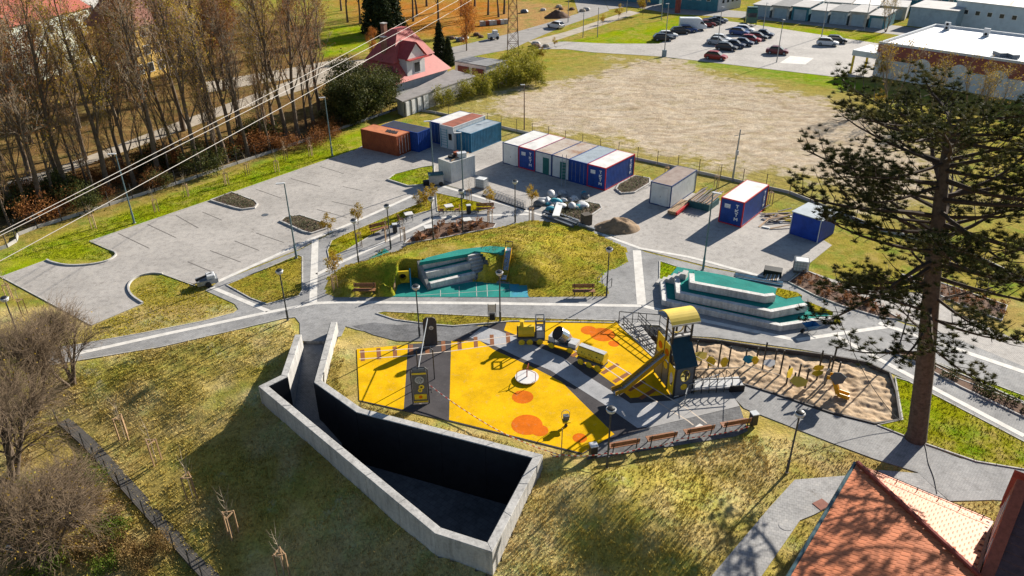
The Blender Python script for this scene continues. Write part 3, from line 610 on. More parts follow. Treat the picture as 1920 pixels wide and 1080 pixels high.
for i in range(6):
    a, b_ = Vector((*PIT[i], 0)), Vector((*PIT[(i+1) % 6], 0)); d = (b_-a).normalized(); nn = Vector((-d.y, d.x, 0))
    MB().prism([tuple(a[:2]), tuple(b_[:2]), tuple((b_+nn*.18)[:2]), tuple((a+nn*.18)[:2])], -1.2, .06+.02*i*.1, True).build('wall_panel', CAST, pw, True)
sp = thing('stair_flight', 'metal-railed stair flight dropping beside the yellow play surface', 'stairs', G(1163, 610))
a, b_ = G(1168, 611), G(1228, 668); d = (b_-a); hd = d.normalized(); nn = Vector((-hd.y, hd.x, 0))
if nn.x < 0: nn = -nn
for k in range(9):
    p0 = a+d*k/9; z = .05-.095*k; MB().prism([tuple((p0+nn*.05)[:2]), tuple((p0+nn*1.3)[:2]), tuple((p0+nn*1.3+d/9)[:2]), tuple((p0+nn*.05+d/9)[:2])], z-.5, z).build('step', CAST, sp, True)
for s_ in (0, 1.32):
    m = MB(); A0 = a+nn*s_; B0 = b_+nn*s_+Vector((0, 0, -.3))
    for h in (.35, .62, .9): m.bar(A0+Vector((0, 0, h)), B0+Vector((0, 0, h)), .045)
    for k in range(9): q = A0.lerp(B0, k/8); m.bar(q, q+Vector((0, 0, .9)), .04)
    m.build('railing', DARKM, sp, True)
def fencing(name, label, px, h=1.05, n=6, mat=None, z=0):
    t = thing(name, label, 'railing', G(*px[0], z)); P = [G(*p, z) for p in px]
    for i in range(len(P)-1):
        a, b_ = P[i], P[i+1]; k = max(1, round((b_-a).length/1.1))
        for j in range(k+(i == len(P)-2)): q = a.lerp(b_, j/k); MB().bar(q, q+Vector((0, 0, h)), .05).build('post', mat or DARKM, t, True)
        MB().bar(a+Vector((0, 0, h)), b_+Vector((0, 0, h)), .05).build('handrail', mat or DARKM, t, True); MB().bar(a+Vector((0, 0, h*.45)), b_+Vector((0, 0, h*.45)), .03).build('mid_rail', mat or DARKM, t, True)
    return t
fencing('path_railing', 'dark metal railing along the path above the pit wall', [(1160, 606), (1236, 612), (1262, 634)])
# dark cladding on the court's inner faces
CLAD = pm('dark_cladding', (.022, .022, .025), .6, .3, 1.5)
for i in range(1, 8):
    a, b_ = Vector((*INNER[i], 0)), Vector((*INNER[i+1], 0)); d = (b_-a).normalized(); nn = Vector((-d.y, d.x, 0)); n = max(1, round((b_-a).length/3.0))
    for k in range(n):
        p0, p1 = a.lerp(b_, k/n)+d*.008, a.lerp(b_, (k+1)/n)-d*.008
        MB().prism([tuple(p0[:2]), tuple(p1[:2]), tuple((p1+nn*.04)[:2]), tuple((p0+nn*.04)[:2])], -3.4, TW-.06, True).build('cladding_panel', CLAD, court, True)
# ================================================================ PLAYGROUND SURFACE
YR = rubber('yellow_rubber', (.78, .45, .002)); DR = rubber('dark_rubber', (.085, .078, .08), (.18, .16, .14)); LR = rubber('light_rubber', (.42, .42, .43)); OR_ = rubber('orange_rubber', (.70, .16, .006))
GPAV = paver('platform_paver', (.22, .22, .225), (.17, .17, .175), (.11, .11, .11), .4, .2, R(15), .45)
LPAV = pm('platform_slab', (.36, .35, .34), .85, .2, 1)
sheet('rubber_surface', [(669, 655), (765, 646), (846, 640), (870, 628), (905, 612), (945, 604), (1156, 605), (1221, 668), (1262, 700), (1300, 735), (1300, 750), (1215, 803), (1155, 822), (1120, 835), (1092, 852), (842, 790), (758, 771), (674, 752)], DR, .03)
sheet('rubber_surface', [(669, 655), (765, 646.7), (757, 769), (674, 751)], YR, .036)
sheet('rubber_surface', [(846, 640), (900, 640), (927, 657), (1007, 693), (1053, 717), (1152, 815), (1092, 850), (842, 788)], YR, .036)
sheet('rubber_surface', [(950, 605), (1156, 605), (1220, 668), (1235, 690), (1256, 740), (1182, 747), (1154, 723), (1104, 687), (1066, 661), (1025, 648), (978, 633), (945, 620)], YR, .036)
sheet('rubber_surface', [(905, 613), (935, 620), (975, 637), (1006, 650), (1055, 671), (1096, 702), (1147, 734), (1182, 757), (1258, 752), (1285, 742), (1300, 750), (1211, 801), (1195, 803), (1130, 757), (1032, 695), (974, 671), (930, 650), (880, 633)], LR, .036)
sheet('play_platform', [(1284, 742), (1357, 718), (1387, 762), (1211, 804)], LPAV, .042)
sheet('play_platform', [(1211, 804.6), (1387, 762.6), (1402, 808), (1380, 818), (1100, 862), (1118, 836), (1155, 822)], GPAV, .04)
sheet('play_approach', [(660, 612), (700, 605), (745, 610), (800, 606), (850, 612), (905, 612), (870, 630), (846, 640), (800, 640), (745, 640), (700, 628)], GPAV, .028)
for (u, v, rx) in [(980, 745, .72), (988, 797, 1.0), (1012, 808, .55), (1087, 822, .45), (1104, 620, .62), (1130, 628, .95), (1151, 645, .42)]:
    p = G(u, v); ZS[0] = ZS[0]; struct(MB().prism([(p.x+rx*math.cos(k*math.pi/14), p.y+rx*math.sin(k*math.pi/14)) for k in range(28)], .02, .0385+.0004*rx), 'orange_spot', OR_)
SLP = pm('sleeper_rubber', (.24, .09, .035), .9, .2, 3); RAILM = pm('rail_mark', (.62, .52, .42), .85, .2, 3)
rails = []
def track(up, lo, slee):
    for (u, v, du, dv, w) in slee:
        a, b_ = G(u-du, v-dv), G(u+du, v+dv); d = (b_-a).normalized(); n = Vector((-d.y, d.x, 0))*w/2
        struct(MB().prism([tuple((a-n)[:2]), tuple((b_-n)[:2]), tuple((b_+n)[:2]), tuple((a+n)[:2])], .02, .0405), 'painted_sleeper', SLP)
    for px in (up, lo): strip('painted_rail', px, .085, RAILM, .0425)
track([(674, 661), (765, 655), (846, 646), (960, 630), (1005, 624)], [(674, 674), (765, 668), (846, 659), (960, 643), (1010, 634)], [(680+30.3*k, 667-2.9*k-.08*k*k, .6, 10.5, .3) for k in range(10)])
track([(1062, 650), (1124, 683), (1190, 728), (1290, 790), (1300, 798)], [(1080, 645), (1140, 676), (1210, 720), (1290, 768), (1325, 795)], [(1082, 663, 10, -6, .32), (1105, 667, 13, -8, .32), (1124, 677, 14, -9, .32), (1144, 692, 15, -9, .32), (1166, 708, 15, -9, .32), (1193, 724, 15, -9, .32), (1215, 739, 15, -9, .32)])
struct(MB().prism(PX([(1288, 812), (1312, 795), (1332, 808)]), .02, .046), 'white_arrow', WHITE)
for (a, b_) in [((1199, 773), (1220, 757)), ((1205, 790), (1223, 784)), ((1263, 745), (1272, 743))]: strip('white_dash', [a, b_], .1, WHITE, .046)

# ================================================================ PLAY TOWER
GREY = pm('grey_panel', (.11, .125, .145), .5, .2, 3); TEAL = pm('petrol_panel', (.014, .055, .085), .45, .2, 3); CANO = pm('canopy_yellow', (.80, .58, .09), .5, .12, 2); LGREY = pm('light_panel', (.5, .5, .5), .5, .2, 3)
A = G(1262, 744); B = G(1227, 698); dv = (B-A); TL = dv.length; rz = math.atan2(dv.y, dv.x)
tw = thing('play_tower', 'tall yellow and grey play tower with arched canopy and slanted petrol roof', 'play tower', A, rz)
# local: +x runs back along the left facade, -y is to the right of it
W = 1.35
for x in (0.0, .95, TL*.62, TL):
    for y in (0, -W):
        h = 2.3 if x == 0 else (5.35 if .5 < x < 2.4 else 3.6); MB().box((x, y, h/2), (.11, .11, h)).build('post', DARKM, tw)
def holes(m, x0, x1, z0, z1, y, cx, cz, rx, rz_, th=.03):
    n = 20; o = []; q = []
    for k in range(n):
        c, s_ = math.cos(2*math.pi*k/n), math.sin(2*math.pi*k/n); o.append((cx+rx*c, cz+rz_*s_)); f = 9
        if c > 1e-6: f = min(f, (x1-cx)/c)
        if c < -1e-6: f = min(f, (x0-cx)/c)
        if s_ > 1e-6: f = min(f, (z1-cz)/s_)
        if s_ < -1e-6: f = min(f, (z0-cz)/s_)
        q.append((cx+c*f, cz+s_*f))
    # snap the nearest outer points to the corners
    for X in (x0, x1):
        for Z in (z0, z1):
            k = min(range(n), key=lambda i: (q[i][0]-X)**2+(q[i][1]-Z)**2); q[k] = (X, Z)
    vs = []; fs = []
    for yy in (y-th/2, y+th/2): vs += [(a, yy, b_) for a, b_ in o]+[(a, yy, b_) for a, b_ in q]
    for k in range(n):
        j = (k+1) % n; fs += [(k, j, n+j, n+k), (2*n+k, 3*n+k, 3*n+j, 2*n+j), (k, 2*n+k, 2*n+j, j)]
    return m.add(vs, fs)
xs = [0, .95, TL*.62, TL]
holes(MB(), .07, .88, .1, 2.2, .03, .48, 1.15, .24, .52).build('facade_panel', YEL, tw); holes(MB(), .05, .30, .0, .1, .09, .2, .05, .03, .02)
MB().box(((xs[1]+xs[2])/2, .03, 1.05), (xs[2]-xs[1]-.12, .03, 1.9)).build('facade_panel', GREY, tw); MB().box(((xs[2]+xs[3])/2, .03, 1.05), (xs[3]-xs[2]-.12, .03, 1.9)).build('facade_panel', GREY, tw)
MB().box(((xs[1]+xs[2])/2, .03, 2.75), (xs[2]-xs[1]-.12, .03, 1.3)).build('facade_panel', YEL, tw); MB().box(((xs[2]+xs[3])/2, .03, 2.75), (xs[3]-xs[2]-.12, .03, 1.5)).build('facade_panel', YEL, tw)
for x, z, mt in (((xs[1]+xs[2])/2, 1.7, YEL), ((xs[1]+xs[2])/2, 2.7, OR_), ((xs[2]+xs[3])/2, 1.5, YEL), ((xs[2]+xs[3])/2, 2.7, OR_)):
    o = MB().lathe([(.28, 0), (.28, .02), (.16, .02), (.16, .012)], n=16).build('round_badge', mt, tw); o.matrix_local = Matrix.Translation((x, .05, z)) @ Matrix.Rotation(-math.pi/2, 4, 'X')
f = holes(MB(), -W+.07, -.07, .95, 2.25, 0, -W/2, 1.62, .30, .42).build('front_panel', GREY, tw); f.matrix_local = Matrix.Rotation(math.pi/2, 4, 'Z') @ Matrix.Translation((0, .03, 0))
MB().box((-.03, -W/2, .5), (.03, W-.14, .88)).build('front_panel', GREY, tw)
o = MB().lathe([(.24, 0), (.24, .02), (.1, .02), (.1, .03)], n=16).build('round_badge', YEL, tw); o.matrix_local = Matrix.Translation((-.045, -W/2, .72)) @ Matrix.Rotation(-math.pi/2, 4, 'Y')
m = MB()
for k in range(14):
    t0, t1 = 2*math.pi*k/14, 2*math.pi*(k+1)/14; m.bar((-.05, -W/2+.33*math.cos(t0), 1.62+.45*math.sin(t0)), (-.05, -W/2+.33*math.cos(t1), 1.62+.45*math.sin(t1)), .05, .03)
m.build('hole_rim', YEL, tw)
# slanted roof board, platform, upper guard, canopy
m = MB(); a0, a1 = (-.18, 2.35), (1.2, 3.95)
m.add([(a0[0], .12, a0[1]), (a0[0], -W-.12, a0[1]), (a1[0], -W-.06, a1[1]), (a1[0], .06, a1[1]), (a0[0]+.07, .12, a0[1]-.09), (a0[0]+.07, -W-.12, a0[1]-.09), (a1[0]+.07, -W-.06, a1[1]-.09), (a1[0]+.07, .06, a1[1]-.09)], [(0, 1, 2, 3), (7, 6, 5, 4), (0, 4, 5, 1), (1, 5, 6, 2), (2, 6, 7, 3), (3, 7, 4, 0)]); m.build('roof_board', TEAL, tw)
MB().box((2.1, -W/2, 2.75), (2.5, W-.1, .08)).build('platform', GREY, tw); MB().box((1.15, -W/2, 4.02), (.2, W+.1, .1)).build('roof_trim', LGREY, tw)
for y in (.02, -W-.02):
    m = MB().bar((.95, y, 4.35), (TL*.62, y, 4.35), .06); m.bar((.95, y, 3.95), (TL*.62, y, 3.95), .05); m.build('guard_rail', DARKM, tw)
MB().bar((.95, 0, 4.35), (.95, -W, 4.35), .06).build('guard_rail', DARKM, tw)
m = MB(); n = 10; pts = []
for k in range(n+1):
    t_ = -1+2*k/n; pts.append((1.55+1.0*t_, 5.75-.45*t_*t_))
vs = []; fs = []
for (x, z) in pts: vs += [(x, .35, z), (x, -W-.35, z), (x, -W-.35, z-.05), (x, .35, z-.05)]
for k in range(n):
    b0 = 4*k; fs += [(b0, b0+1, b0+5, b0+4), (b0+1, b0+2, b0+6, b0+5), (b0+2, b0+3, b0+7, b0+6), (b0+3, b0, b0+4, b0+7)]
m.add(vs, fs+[(0, 3, 2, 1), (4*n, 4*n+1, 4*n+2, 4*n+3)]).build('canopy', CANO, tw)
MB().box((.57, -W/2, 5.25), (.05, W+.68, .12)).build('canopy_fascia', LGREY, tw)
o = MB(); 
for k in range(12):
    t0, t1 = 2*math.pi*k/12, 2*math.pi*(k+1)/12; o.bar((1.6, -W/2+.4*math.cos(t0), 4.4+.4*math.sin(t0)), (1.6, -W/2+.4*math.cos(t1), 4.4+.4*math.sin(t1)), .06)
o.build('wheel_ring', YEL, tw)
sl = slide('tower_slide', 'long ochre sided steel slide leaning down from the play tower', G(1247, 664, 2.35), G(1150, 736, .22), .52, ORNG, STEEL, .3)
# low bridge with hoops beside the tower
br = thing('arched_crawl_bridge', 'low bridge with black hoop rails between tower and sandpit', 'bridge', G(1300, 728)); a, b_ = G(1292, 722, .35), G(1390, 716, .35); d = b_-a; nn = Vector((-d.y, d.x, 0)).normalized()
MB().bar(a, b_, 1.1, .12).build('deck', LGREY, br, True); m = MB()
MB().bar(b_-d*.28-nn*.62+Vector((0, 0, -.12)), b_-nn*.62+Vector((0, 0, -.12)), .08, .6).build('side_board', BLACK, br, True)
for s_ in (-1, 1): MB().bar(a+nn*.6*s_+Vector((0, 0, .85)), b_+nn*.6*s_+Vector((0, 0, .75)), .05).build('handrail', DARKM, br, True)
for k in range(7):
    c = a.lerp(b_, (k+.3)/7); MB().tube([c-nn*.6-Vector((0, 0, .35)), c-nn*.6+Vector((0, 0, .5)), c-nn*.4+Vector((0, 0, .72)), c+nn*.1+Vector((0, 0, .8)), c+nn*.6+Vector((0, 0, .6)), c+nn*.6-Vector((0, 0, .35))], .028, 5).build('hoop', DARKM, br, True)
fencing('platform_railing', 'thin grey railing along the front of the play platform corner', [(1283, 760), (1288, 742), (1345, 722)], .9, mat=GALV)

# ================================================================ PLAY TRAIN
lo = thing('play_locomotive', 'yellow play locomotive with open grey cab on the rubber surface', 'play train', G(995, 640), R(2))
MB().box((0, 0, .42), (2.05, .95, .22)).build('chassis', GREY, lo); m = MB(); m.tube([(-.95, 0, .95), (.25, 0, .95)], .46, 10); m.build('boiler', YEL, lo, smooth=False)
MB().lathe([(.16, 0), (.12, .35), (.2, .45)], (-.65, 0, 1.38), 10).build('funnel', YEL, lo); MB().tube([(-1.02, 0, .95), (-.95, 0, .95)], .38, 10).build('boiler_front', BLACK, lo)
m = MB()
for x in (.38, 1.0):
    for y in (-.44, .44): m.bar((x, y, .5), (x, y, 2.05), .07)
for z in (1.2, 2.05):
    m.bar((.38, -.44, z), (1.0, -.44, z), .07).bar((.38, .44, z), (1.0, .44, z), .07).bar((.38, -.44, z), (.38, .44, z), .07).bar((1.0, -.44, z), (1.0, .44, z), .07)
m.build('cab_frame', GREY, lo); MB().box((.69, 0, .85), (.6, .84, .6)).build('cab_panel', LGREY, lo)
def wheel(par, x, y, r=.24, mat=None):
    o = MB().lathe([(r, 0), (r, .06), (r*.4, .08)], n=12).build('wheel', mat or YEL, par); o.matrix_local = Matrix.Translation((x, y, r)) @ Matrix.Rotation(math.pi/2, 4, 'X')
for x in (-.7, -.1, .65):
    wheel(lo, x, -.46); wheel(lo, x, .54)
mx = thing('play_mixer_wagon', 'play train wagon carrying a tilted steel drum between two boxes', 'play train', G(1056, 652), R(-28))
MB().box((0, 0, .42), (2.2, .85, .16)).build('chassis', GREY, mx)
dr = MB().lathe([(.30, -.65), (.52, -.1), (.52, .55), (.50, .62)], n=14).build('drum', STEEL, mx, smooth=False); dr.matrix_local = Matrix.Translation((0, 0, 1.02)) @ Matrix.Rotation(R(-38), 4, 'Y') @ Matrix.Rotation(R(35), 4, 'X')
o = MB().lathe([(.53, 0), (.53, .06), (.46, .06)], n=14).build('drum_rim', BLACK, dr); o.location = (0, 0, .6)
MB().box((-.8, 0, .72), (.5, .75, .42)).build('box', LGREY, mx); MB().box((.85, 0, .66), (.6, .8, .32)).build('box', LGREY, mx)
for x in (-.75, .75):
    wheel(mx, x, -.44); wheel(mx, x, .5)
tk = thing('play_tank_wagon', 'six-sided yellow play tank wagon with black dots and pale top', 'play train', G(1110, 684), R(-36))
MB().box((0, 0, .40), (2.1, .8, .14)).build('chassis', GREY, tk); q = [(.46*math.cos(R(60*k+90-30)), .9+.46*math.sin(R(60*k+90-30))) for k in range(6)]
MB().add([(-1.05, y, z) for y, z in q]+[(1.05, y, z) for y, z in q], [(i, (i+1) % 6, 6+(i+1) % 6, 6+i) for i in range(6)]+[tuple(range(5, -1, -1)), tuple(range(6, 12))]).build('tank', YEL, tk); MB().box((0, .0, 1.375), (2.08, .42, .03)).build('tank_top', LGREY, tk)
m = MB()
for k in range(16):
    x = -.9+.12*k; y = -.409; m.box((x, y, .74+.32*((k*7) % 5)/4), (.07, .02, .07))
m.build('dot_panel', BLACK, tk)
for x in (-.7, 0, .7):
    wheel(tk, x, -.42); wheel(tk, x, .48)
for k in range(2): 
    a, b_ = [(G(1018, 637, .5), G(1036, 640, .5)), (G(1078, 655, .5), G(1090, 665, .5))][k]; tag(MB().tube([a, b_], .03, 5).build('coupling_bar', DARKM), ['thin dark coupling bar behind the play locomotive', 'thin dark coupling bar before the play tank wagon'][k], 'coupling')

# ================================================================ OTHER PLAY EQUIPMENT
ca = thing('carousel', 'round white playground carousel with thin red rails on yellow rubber', 'carousel', G(988, 711)); WH = pm('white_disc', (.68, .66, .63), .5, .15, 2); REDR = pm('red_rail', (.35, .06, .03), .4, .2, 3)
MB().lathe([(.25, .04), (.3, .1), (.80, .14), (.82, .22), (.0001, .23)], n=24).build('disc', WH, ca); MB().bar((0, 0, .2), (0, 0, .95), .07).build('post', REDR, ca)
for k in range(3):
    t_ = R(120*k+80); c, s_ = math.cos(t_), math.sin(t_); MB().tube([(.05*c, .05*s_, .85), (.72*c, .72*s_, .85), (.75*c, .75*s_, .8), (.75*c, .75*s_, .2)], .022, 5).build('hand_rail', REDR, ca)
pn = thing('play_dial_board', 'upright black framed play panel with yellow dials on dark rubber', 'play panel', G(790, 757), R(4))
def frame(w, h, r=.045, y=0.0, z0=0.0):
    return MB().tube([(-w/2, y, z0), (-w/2, y, h-.15), (-w/2+.15, y, h), (w/2-.15, y, h), (w/2, y, h-.15), (w/2, y, z0)], r, 6)
frame(1.08, 2.9).build('frame', DARKM, pn); PNL = pm('slate_panel', (.10, .095, .09), .5, .2, 3)
MB().box((0, 0, 1.35), (.96, .04, 2.5)).build('panel', PNL, pn); MB().box((0, .0, 2.72), (.9, .045, .22)).build('panel_top', GREY, pn)
MB().box((0, -.03, 2.45), (.94, .03, .13)).build('stripe', YEL, pn); MB().box((0, -.03, .2), (.94, .03, .12)).build('stripe', YEL, pn); MB().box((0, -.03, .6), (.8, .03, .42)).build('dial_plate', YEL, pn)
def disc(par, name, mat, x, z, r, r2=0.0, y=-.05):
    o = MB().lathe([(r, 0), (r, .025), (max(r2, .001), .025)]+([(r2, 0)] if r2 else []), n=18).build(name, mat, par); o.matrix_local = Matrix.Translation((x, y+.03, z)) @ Matrix.Rotation(math.pi/2, 4, 'X'); return o
disc(pn, 'wheel_dial', GALV, 0, 1.95, .3, .2); m = MB()
for k in range(4): m.box((0, -.045, 1.95), (.06, .03, .5), 0, Matrix.Translation((0, 0, 1.95)) @ Matrix.Rotation(R(45*k), 4, 'Y') @ Matrix.Translation((0, 0, -1.95)))
m.build('dial_spokes', GALV, pn); disc(pn, 'button', OR_, 0, .6, .12, y=-.065); disc(pn, 'crank_disc', YEL, .1, 1.38, .18, .08); disc(pn, 'crank_disc', YEL, 0, 1.12, .14, .05)
MB().tube([(.54, 0, 1.1), (.75, 0, 1.1), (.75, -.3, 1.1)], .04, 6).build('crank', DARKM, pn)
r2 = thing('hoop_frame', 'tall thin black hoop frame standing behind the play panel', 'frame', G(800, 712), R(4)); frame(1.1, 2.6, .04).build('hoop', DARKM, r2)
bd = thing('climbing_board', 'tall dark rounded board with white emblem at the playground edge', 'play panel', G(808, 648), R(4))
m = MB(); pr = [(-.5, 0), (.5, 0), (.5, 1.9), (.42, 2.15), (.25, 2.25), (-.25, 2.25), (-.42, 2.15), (-.5, 1.9)]; SL = .15
m.add([(x, z*SL-.04, z) for x, z in pr]+[(x, z*SL+.04, z) for x, z in pr], [tuple(range(7, -1, -1))[::-1], tuple(range(8, 16))[::-1]]+[(i, (i+1) % 8, 8+(i+1) % 8, 8+i) for i in range(8)]); m.build('board', pm('brown_board', (.065, .055, .05), .6, .3, 2), bd)
o = MB().lathe([(.17, 0), (.17, .02), (.11, .02), (.11, 0)], n=16).build('emblem', WHITE, bd); o.matrix_local = Matrix.Translation((0.1, 1.45*SL-.05, 1.45)) @ Matrix.Rotation(R(90), 4, 'X')
tag(MB().tube([G(790, 757)+Vector((0, .05, 2.88)), G(808, 648)+Vector((-.15, .28, 2.2))], .035, 6).build('pulley_pole', GALV), 'slanted steel pole between play panel top and dark climbing board', 'pole')
rk = thing('spring_rocker', 'small yellow spring rocker seat with grey back on yellow rubber', 'spring rocker', G(1061, 800), R(5)); MB().lathe([(.09, 0), (.12, .1), (.08, .2), (.12, .3), (.08, .4)], n=10).build('spring', DARKM, rk)
MB().box((0, 0, .5), (.5, .5, .08)).build('seat', YEL, rk); MB().box((0, .05, .72), (.36, .3, .3)).build('body', GREY, rk); frame(.5, 1.15, .02, .22, .5).build('back_frame', GALV, rk)
tag(MB().bar(GH(1052, 862), GH(1052, 862)+Vector((.02, 0, 2.4)), .05).build('tape_stake', PALEWOOD), 'pale stake holding barrier tape at the grass crest', 'stake')
tag(MB().bar(GH(1233, 455), GH(1233, 455), .02).build('x', None) if False else MB().bar(G(786, 757, 1.1), G(790, 757, 1.1), .02).build('tape_knot', RAILM), 'knot of barrier tape tied to the play panel', 'tape')
def tapemat():
    m = bpy.data.materials.new('barrier_tape'); t, b = nodes(m); p = pos(t); w = t.nodes.new('ShaderNodeTexWave'); w.inputs['Scale'].default_value = .9; t.links.new(p, w.inputs[0])
    t.links.new(ramp(t, w.outputs[1], [(.49, (.75, .72, .68)), (.51, (.55, .05, .04))]), b.inputs['Base Color']); return m
TAPE = tapemat()
def tape(label, pts, sag=.15):
    m = MB(); P = [Vector(p) for p in pts]
    for a, b_ in zip(P[:-1], P[1:]):
        prev = a
        for k in range(1, 9):
            t_ = k/8; q = a.lerp(b_, t_)-Vector((0, 0, sag*4*t_*(1-t_))); m.bar(prev, q, .012, .07); prev = q
    tag(m.build('barrier_tape', TAPE), label, 'tape')
tape('red and white barrier tape stretched from play panel to the stake', [G(805, 722, .9), G(930, 805, .45), GH(1052, 862)+Vector((0, 0, .35)), GH(1032, 858)+Vector((0, 0, .3))])
tape('red and white barrier tape strung along the timber benches', [GH(1052, 862)+Vector((0, 0, .4)), G(1137, 850, .9), G(1195, 842, .6), G(1280, 822, .6), G(1405, 800, .6)])
# sandpit play things
def posts(lst, name, label, cat='play frame', group=None):
    t = thing(name, label, cat, G(*lst[0][:2], -.1), group=group)
    for u, v, h in lst: p = G(u, v, -.15); MB().bar(p, p+Vector((0, 0, h+.15)), .09).build('post', DARKM, t, True)
    return t
def leafpanel(t, u, v, z, w, h, mat, rz, tilt=0):
    p = G(u, v, z)-wloc(t); m = MB(); q = [(-w/2, 0), (-w*.3, h*.45), (w*.1, h*.5), (w/2, h*.2), (w*.35, -h*.3), (-w*.1, -h*.5)]
    m.add([(x, -.02, y) for x, y in q]+[(x, .02, y) for x, y in q], [tuple(range(6)), tuple(range(11, 5, -1))]+[(i, 6+i, 6+(i+1) % 6, (i+1) % 6) for i in range(6)])
    o = m.build('leaf_panel', mat, t); o.location = p; o.rotation_euler = (tilt, 0, rz); return o
t1 = posts([(1305, 668, 1.2), (1314, 682, 1.2), (1327, 694, 1.1), (1346, 690, 2.2), (1365, 688, 1.6)], 'climbing_posts', 'black posts with yellow leaf panels at the tower end of the sandpit'); leafpanel(t1, 1312, 668, .8, 1.3, .7, CANO, .3, -.9); leafpanel(t1, 1333, 678, .7, .7, .8, YEL, -.4); leafpanel(t1, 1358, 680, .7, .6, .9, YEL, .2)
MB().tube([G(1305, 668, 1.1), G(1346, 690, 1.9), G(1365, 688, 1.5)], .025, 5).build('rope', RAILM, t1, True)
t2 = posts([(1396, 684, 1.2), (1417, 682, 1.2), (1429, 694, 2.2), (1450, 690, 1.4), (1462, 703, 1.9)], 'climbing_posts', 'black posts with small blue panel in the middle of the sandpit'); leafpanel(t2, 1404, 674, .7, .9, .6, TBLUE, .1, -.7); leafpanel(t2, 1416, 676, .7, .5, .7, YEL, -.3); leafpanel(t2, 1443, 681, .8, 1.0, .6, WH, .3, -1.0)
MB().tube([G(1396, 684, 1.1), G(1429, 694, 2.0), G(1462, 703, 1.7)], .025, 5).build('rope', RAILM, t2, True)
t3 = posts([(1474, 720, 1.4), (1496, 712, 1.2), (1487, 722, .9), (1509, 728, 1.5)], 'climbing_posts', 'black posts with pale yellow leaf beside the small sandpit slide'); leafpanel(t3, 1481, 700, .9, 1.2, .6, YEL, .9, -.3); leafpanel(t3, 1498, 716, .7, 1.2, .8, CANO, -.2, -1.0)
t4 = posts([(1531, 712, 2.3), (1546, 722, 2.2), (1556, 706, 2.3), (1567, 718, 1.6)], 'small_play_house', 'small sandpit play frame with grey shield boards and yellow leaves', 'play frame'); leafpanel(t4, 1533, 700, 1.5, .9, .4, YEL, .2, -.5); leafpanel(t4, 1535, 690, .9, .9, .45, YEL, .2, -.3); leafpanel(t4, 1551, 705, 1.5, 1.0, 1.2, GREY, .8); leafpanel(t4, 1571, 710, 1.6, 1.0, 1.0, GREY, -.3)
slide('sandpit_slide', 'small ochre slide with steel chute running into the sandpit', G(1563, 708, 1.35), G(1592, 745, .05), .42, ORNG, STEEL, .28)
# ================================================================ LAMPS
LAMPH = pm('lamp_head', (.55, .56, .57), .35, .15, 4); DPOLE = pm('dark_pole', (.055, .06, .068), .5, .25, 4)
def park_lamp():
    t = thing('park_lamp', 'x', 'lamp', group='park lamps along the paths')
    MB().tube([(0, 0, 0), (0, 0, .9), (0, 0, .92), (0, 0, 4.1)], [.085, .085, .055, .05], 8).build('pole', DPOLE, t)
    MB().lathe([(.1, 0), (.1, .06)], n=8).build('base_plate', KERB, t)
    h = MB().lathe([(.05, 4.05), (.24, 4.2), (.3, 4.38), (.27, 4.42)], n=14).build('lamp_bowl', LAMPH, t); MB().lathe([(.24, 4.425), (.20, 4.50), (.06, 4.54)], n=14).build('lamp_cap', DARKM, h)
    return Maker(t)
PL = park_lamp()
for u, v, lab in [(540, 600, 'slim park lamp at the grass edge beside the sunken ramp'), (787, 632, 'slim park lamp on the lawn strip by the dark climbing board'), (938, 603, 'slim park lamp beside the information stand'), (1137, 556, 'slim park lamp at the bike racks'), (1138, 878, 'slim park lamp behind the row of timber benches'), (1475, 886, 'slim park lamp on the sloping lawn near the red roof'),
                  (673, 497, 'slim park lamp at the left turquoise rubber corner'), (733, 467, 'slim park lamp at the tip of the turquoise rubber triangle'), (813, 452, 'slim park lamp in the shrub bed between picnic tables'), (868, 436, 'slim park lamp in the shrub bed near the middle picnic table'), (966, 417, 'slim park lamp on the mound lawn by the mesh stack'), (45, 655, 'slim park lamp half hidden in bare branches'), (1682, 662, 'slim park lamp beside the pine trunk')]:
    p = GH(u, v) if (u, v) == (45, 655) else G(u, v, .04); PL(p, rnd.uniform(0, 6), lab)
PL((G(1138, 878).x, G(1138, 878).y, .02)) if False else None
def street_lamp(h=7.3, mat=None):
    t = thing('parking_lamp', 'x', 'lamp', group='tall lamps of the parking lot'); m = mat or TEALPOLE
    MB().tube([(0, 0, 0), (0, 0, 1.2), (0, 0, 1.22), (0, 0, h)], [.11, .10, .075, .05], 8).build('pole', m, t); MB().lathe([(.16, 0), (.16, .05)], n=8).build('base_plate', KERB, t)
    MB().box((-.32, 0, h), (.75, .26, .07)).build('lamp_head', LAMPH, t); return Maker(t)
SLP_ = street_lamp()
for u, v, rz, lab in [(252, 418, .2, 'tall lamp on the bright lawn along the boundary fence'), (556, 484, .2, 'tall lamp at the tip of the triangular lawn'), (623, 292, .2, 'tall lamp by the lot edge near the rust red container'), (814, 346, .2, 'tall lamp between generator and picnic corner'), (869, 372, .2, 'tall lamp before the white ribbed store'), (1318, 506, 2.6, 'tall dark lamp at the yard edge above the amphitheatre')]:
    SLP_(G(u, v, .02), rz, lab)
UP = thing('utility_pole', 'grey utility pole with box at the field fence', 'pole', G(1373, 340)); MB().tube([(0, 0, 0), (.1, 0, 6.0)], [.12, .07], 8).build('pole', GALV, UP); MB().box((.05, -.12, 3.4), (.3, .2, .5)).build('box', LAMPH, UP); MB().tube([(-.5, 0, 5.3), (.6, 0, 5.5)], .03, 5).build('arm', GALV, UP)
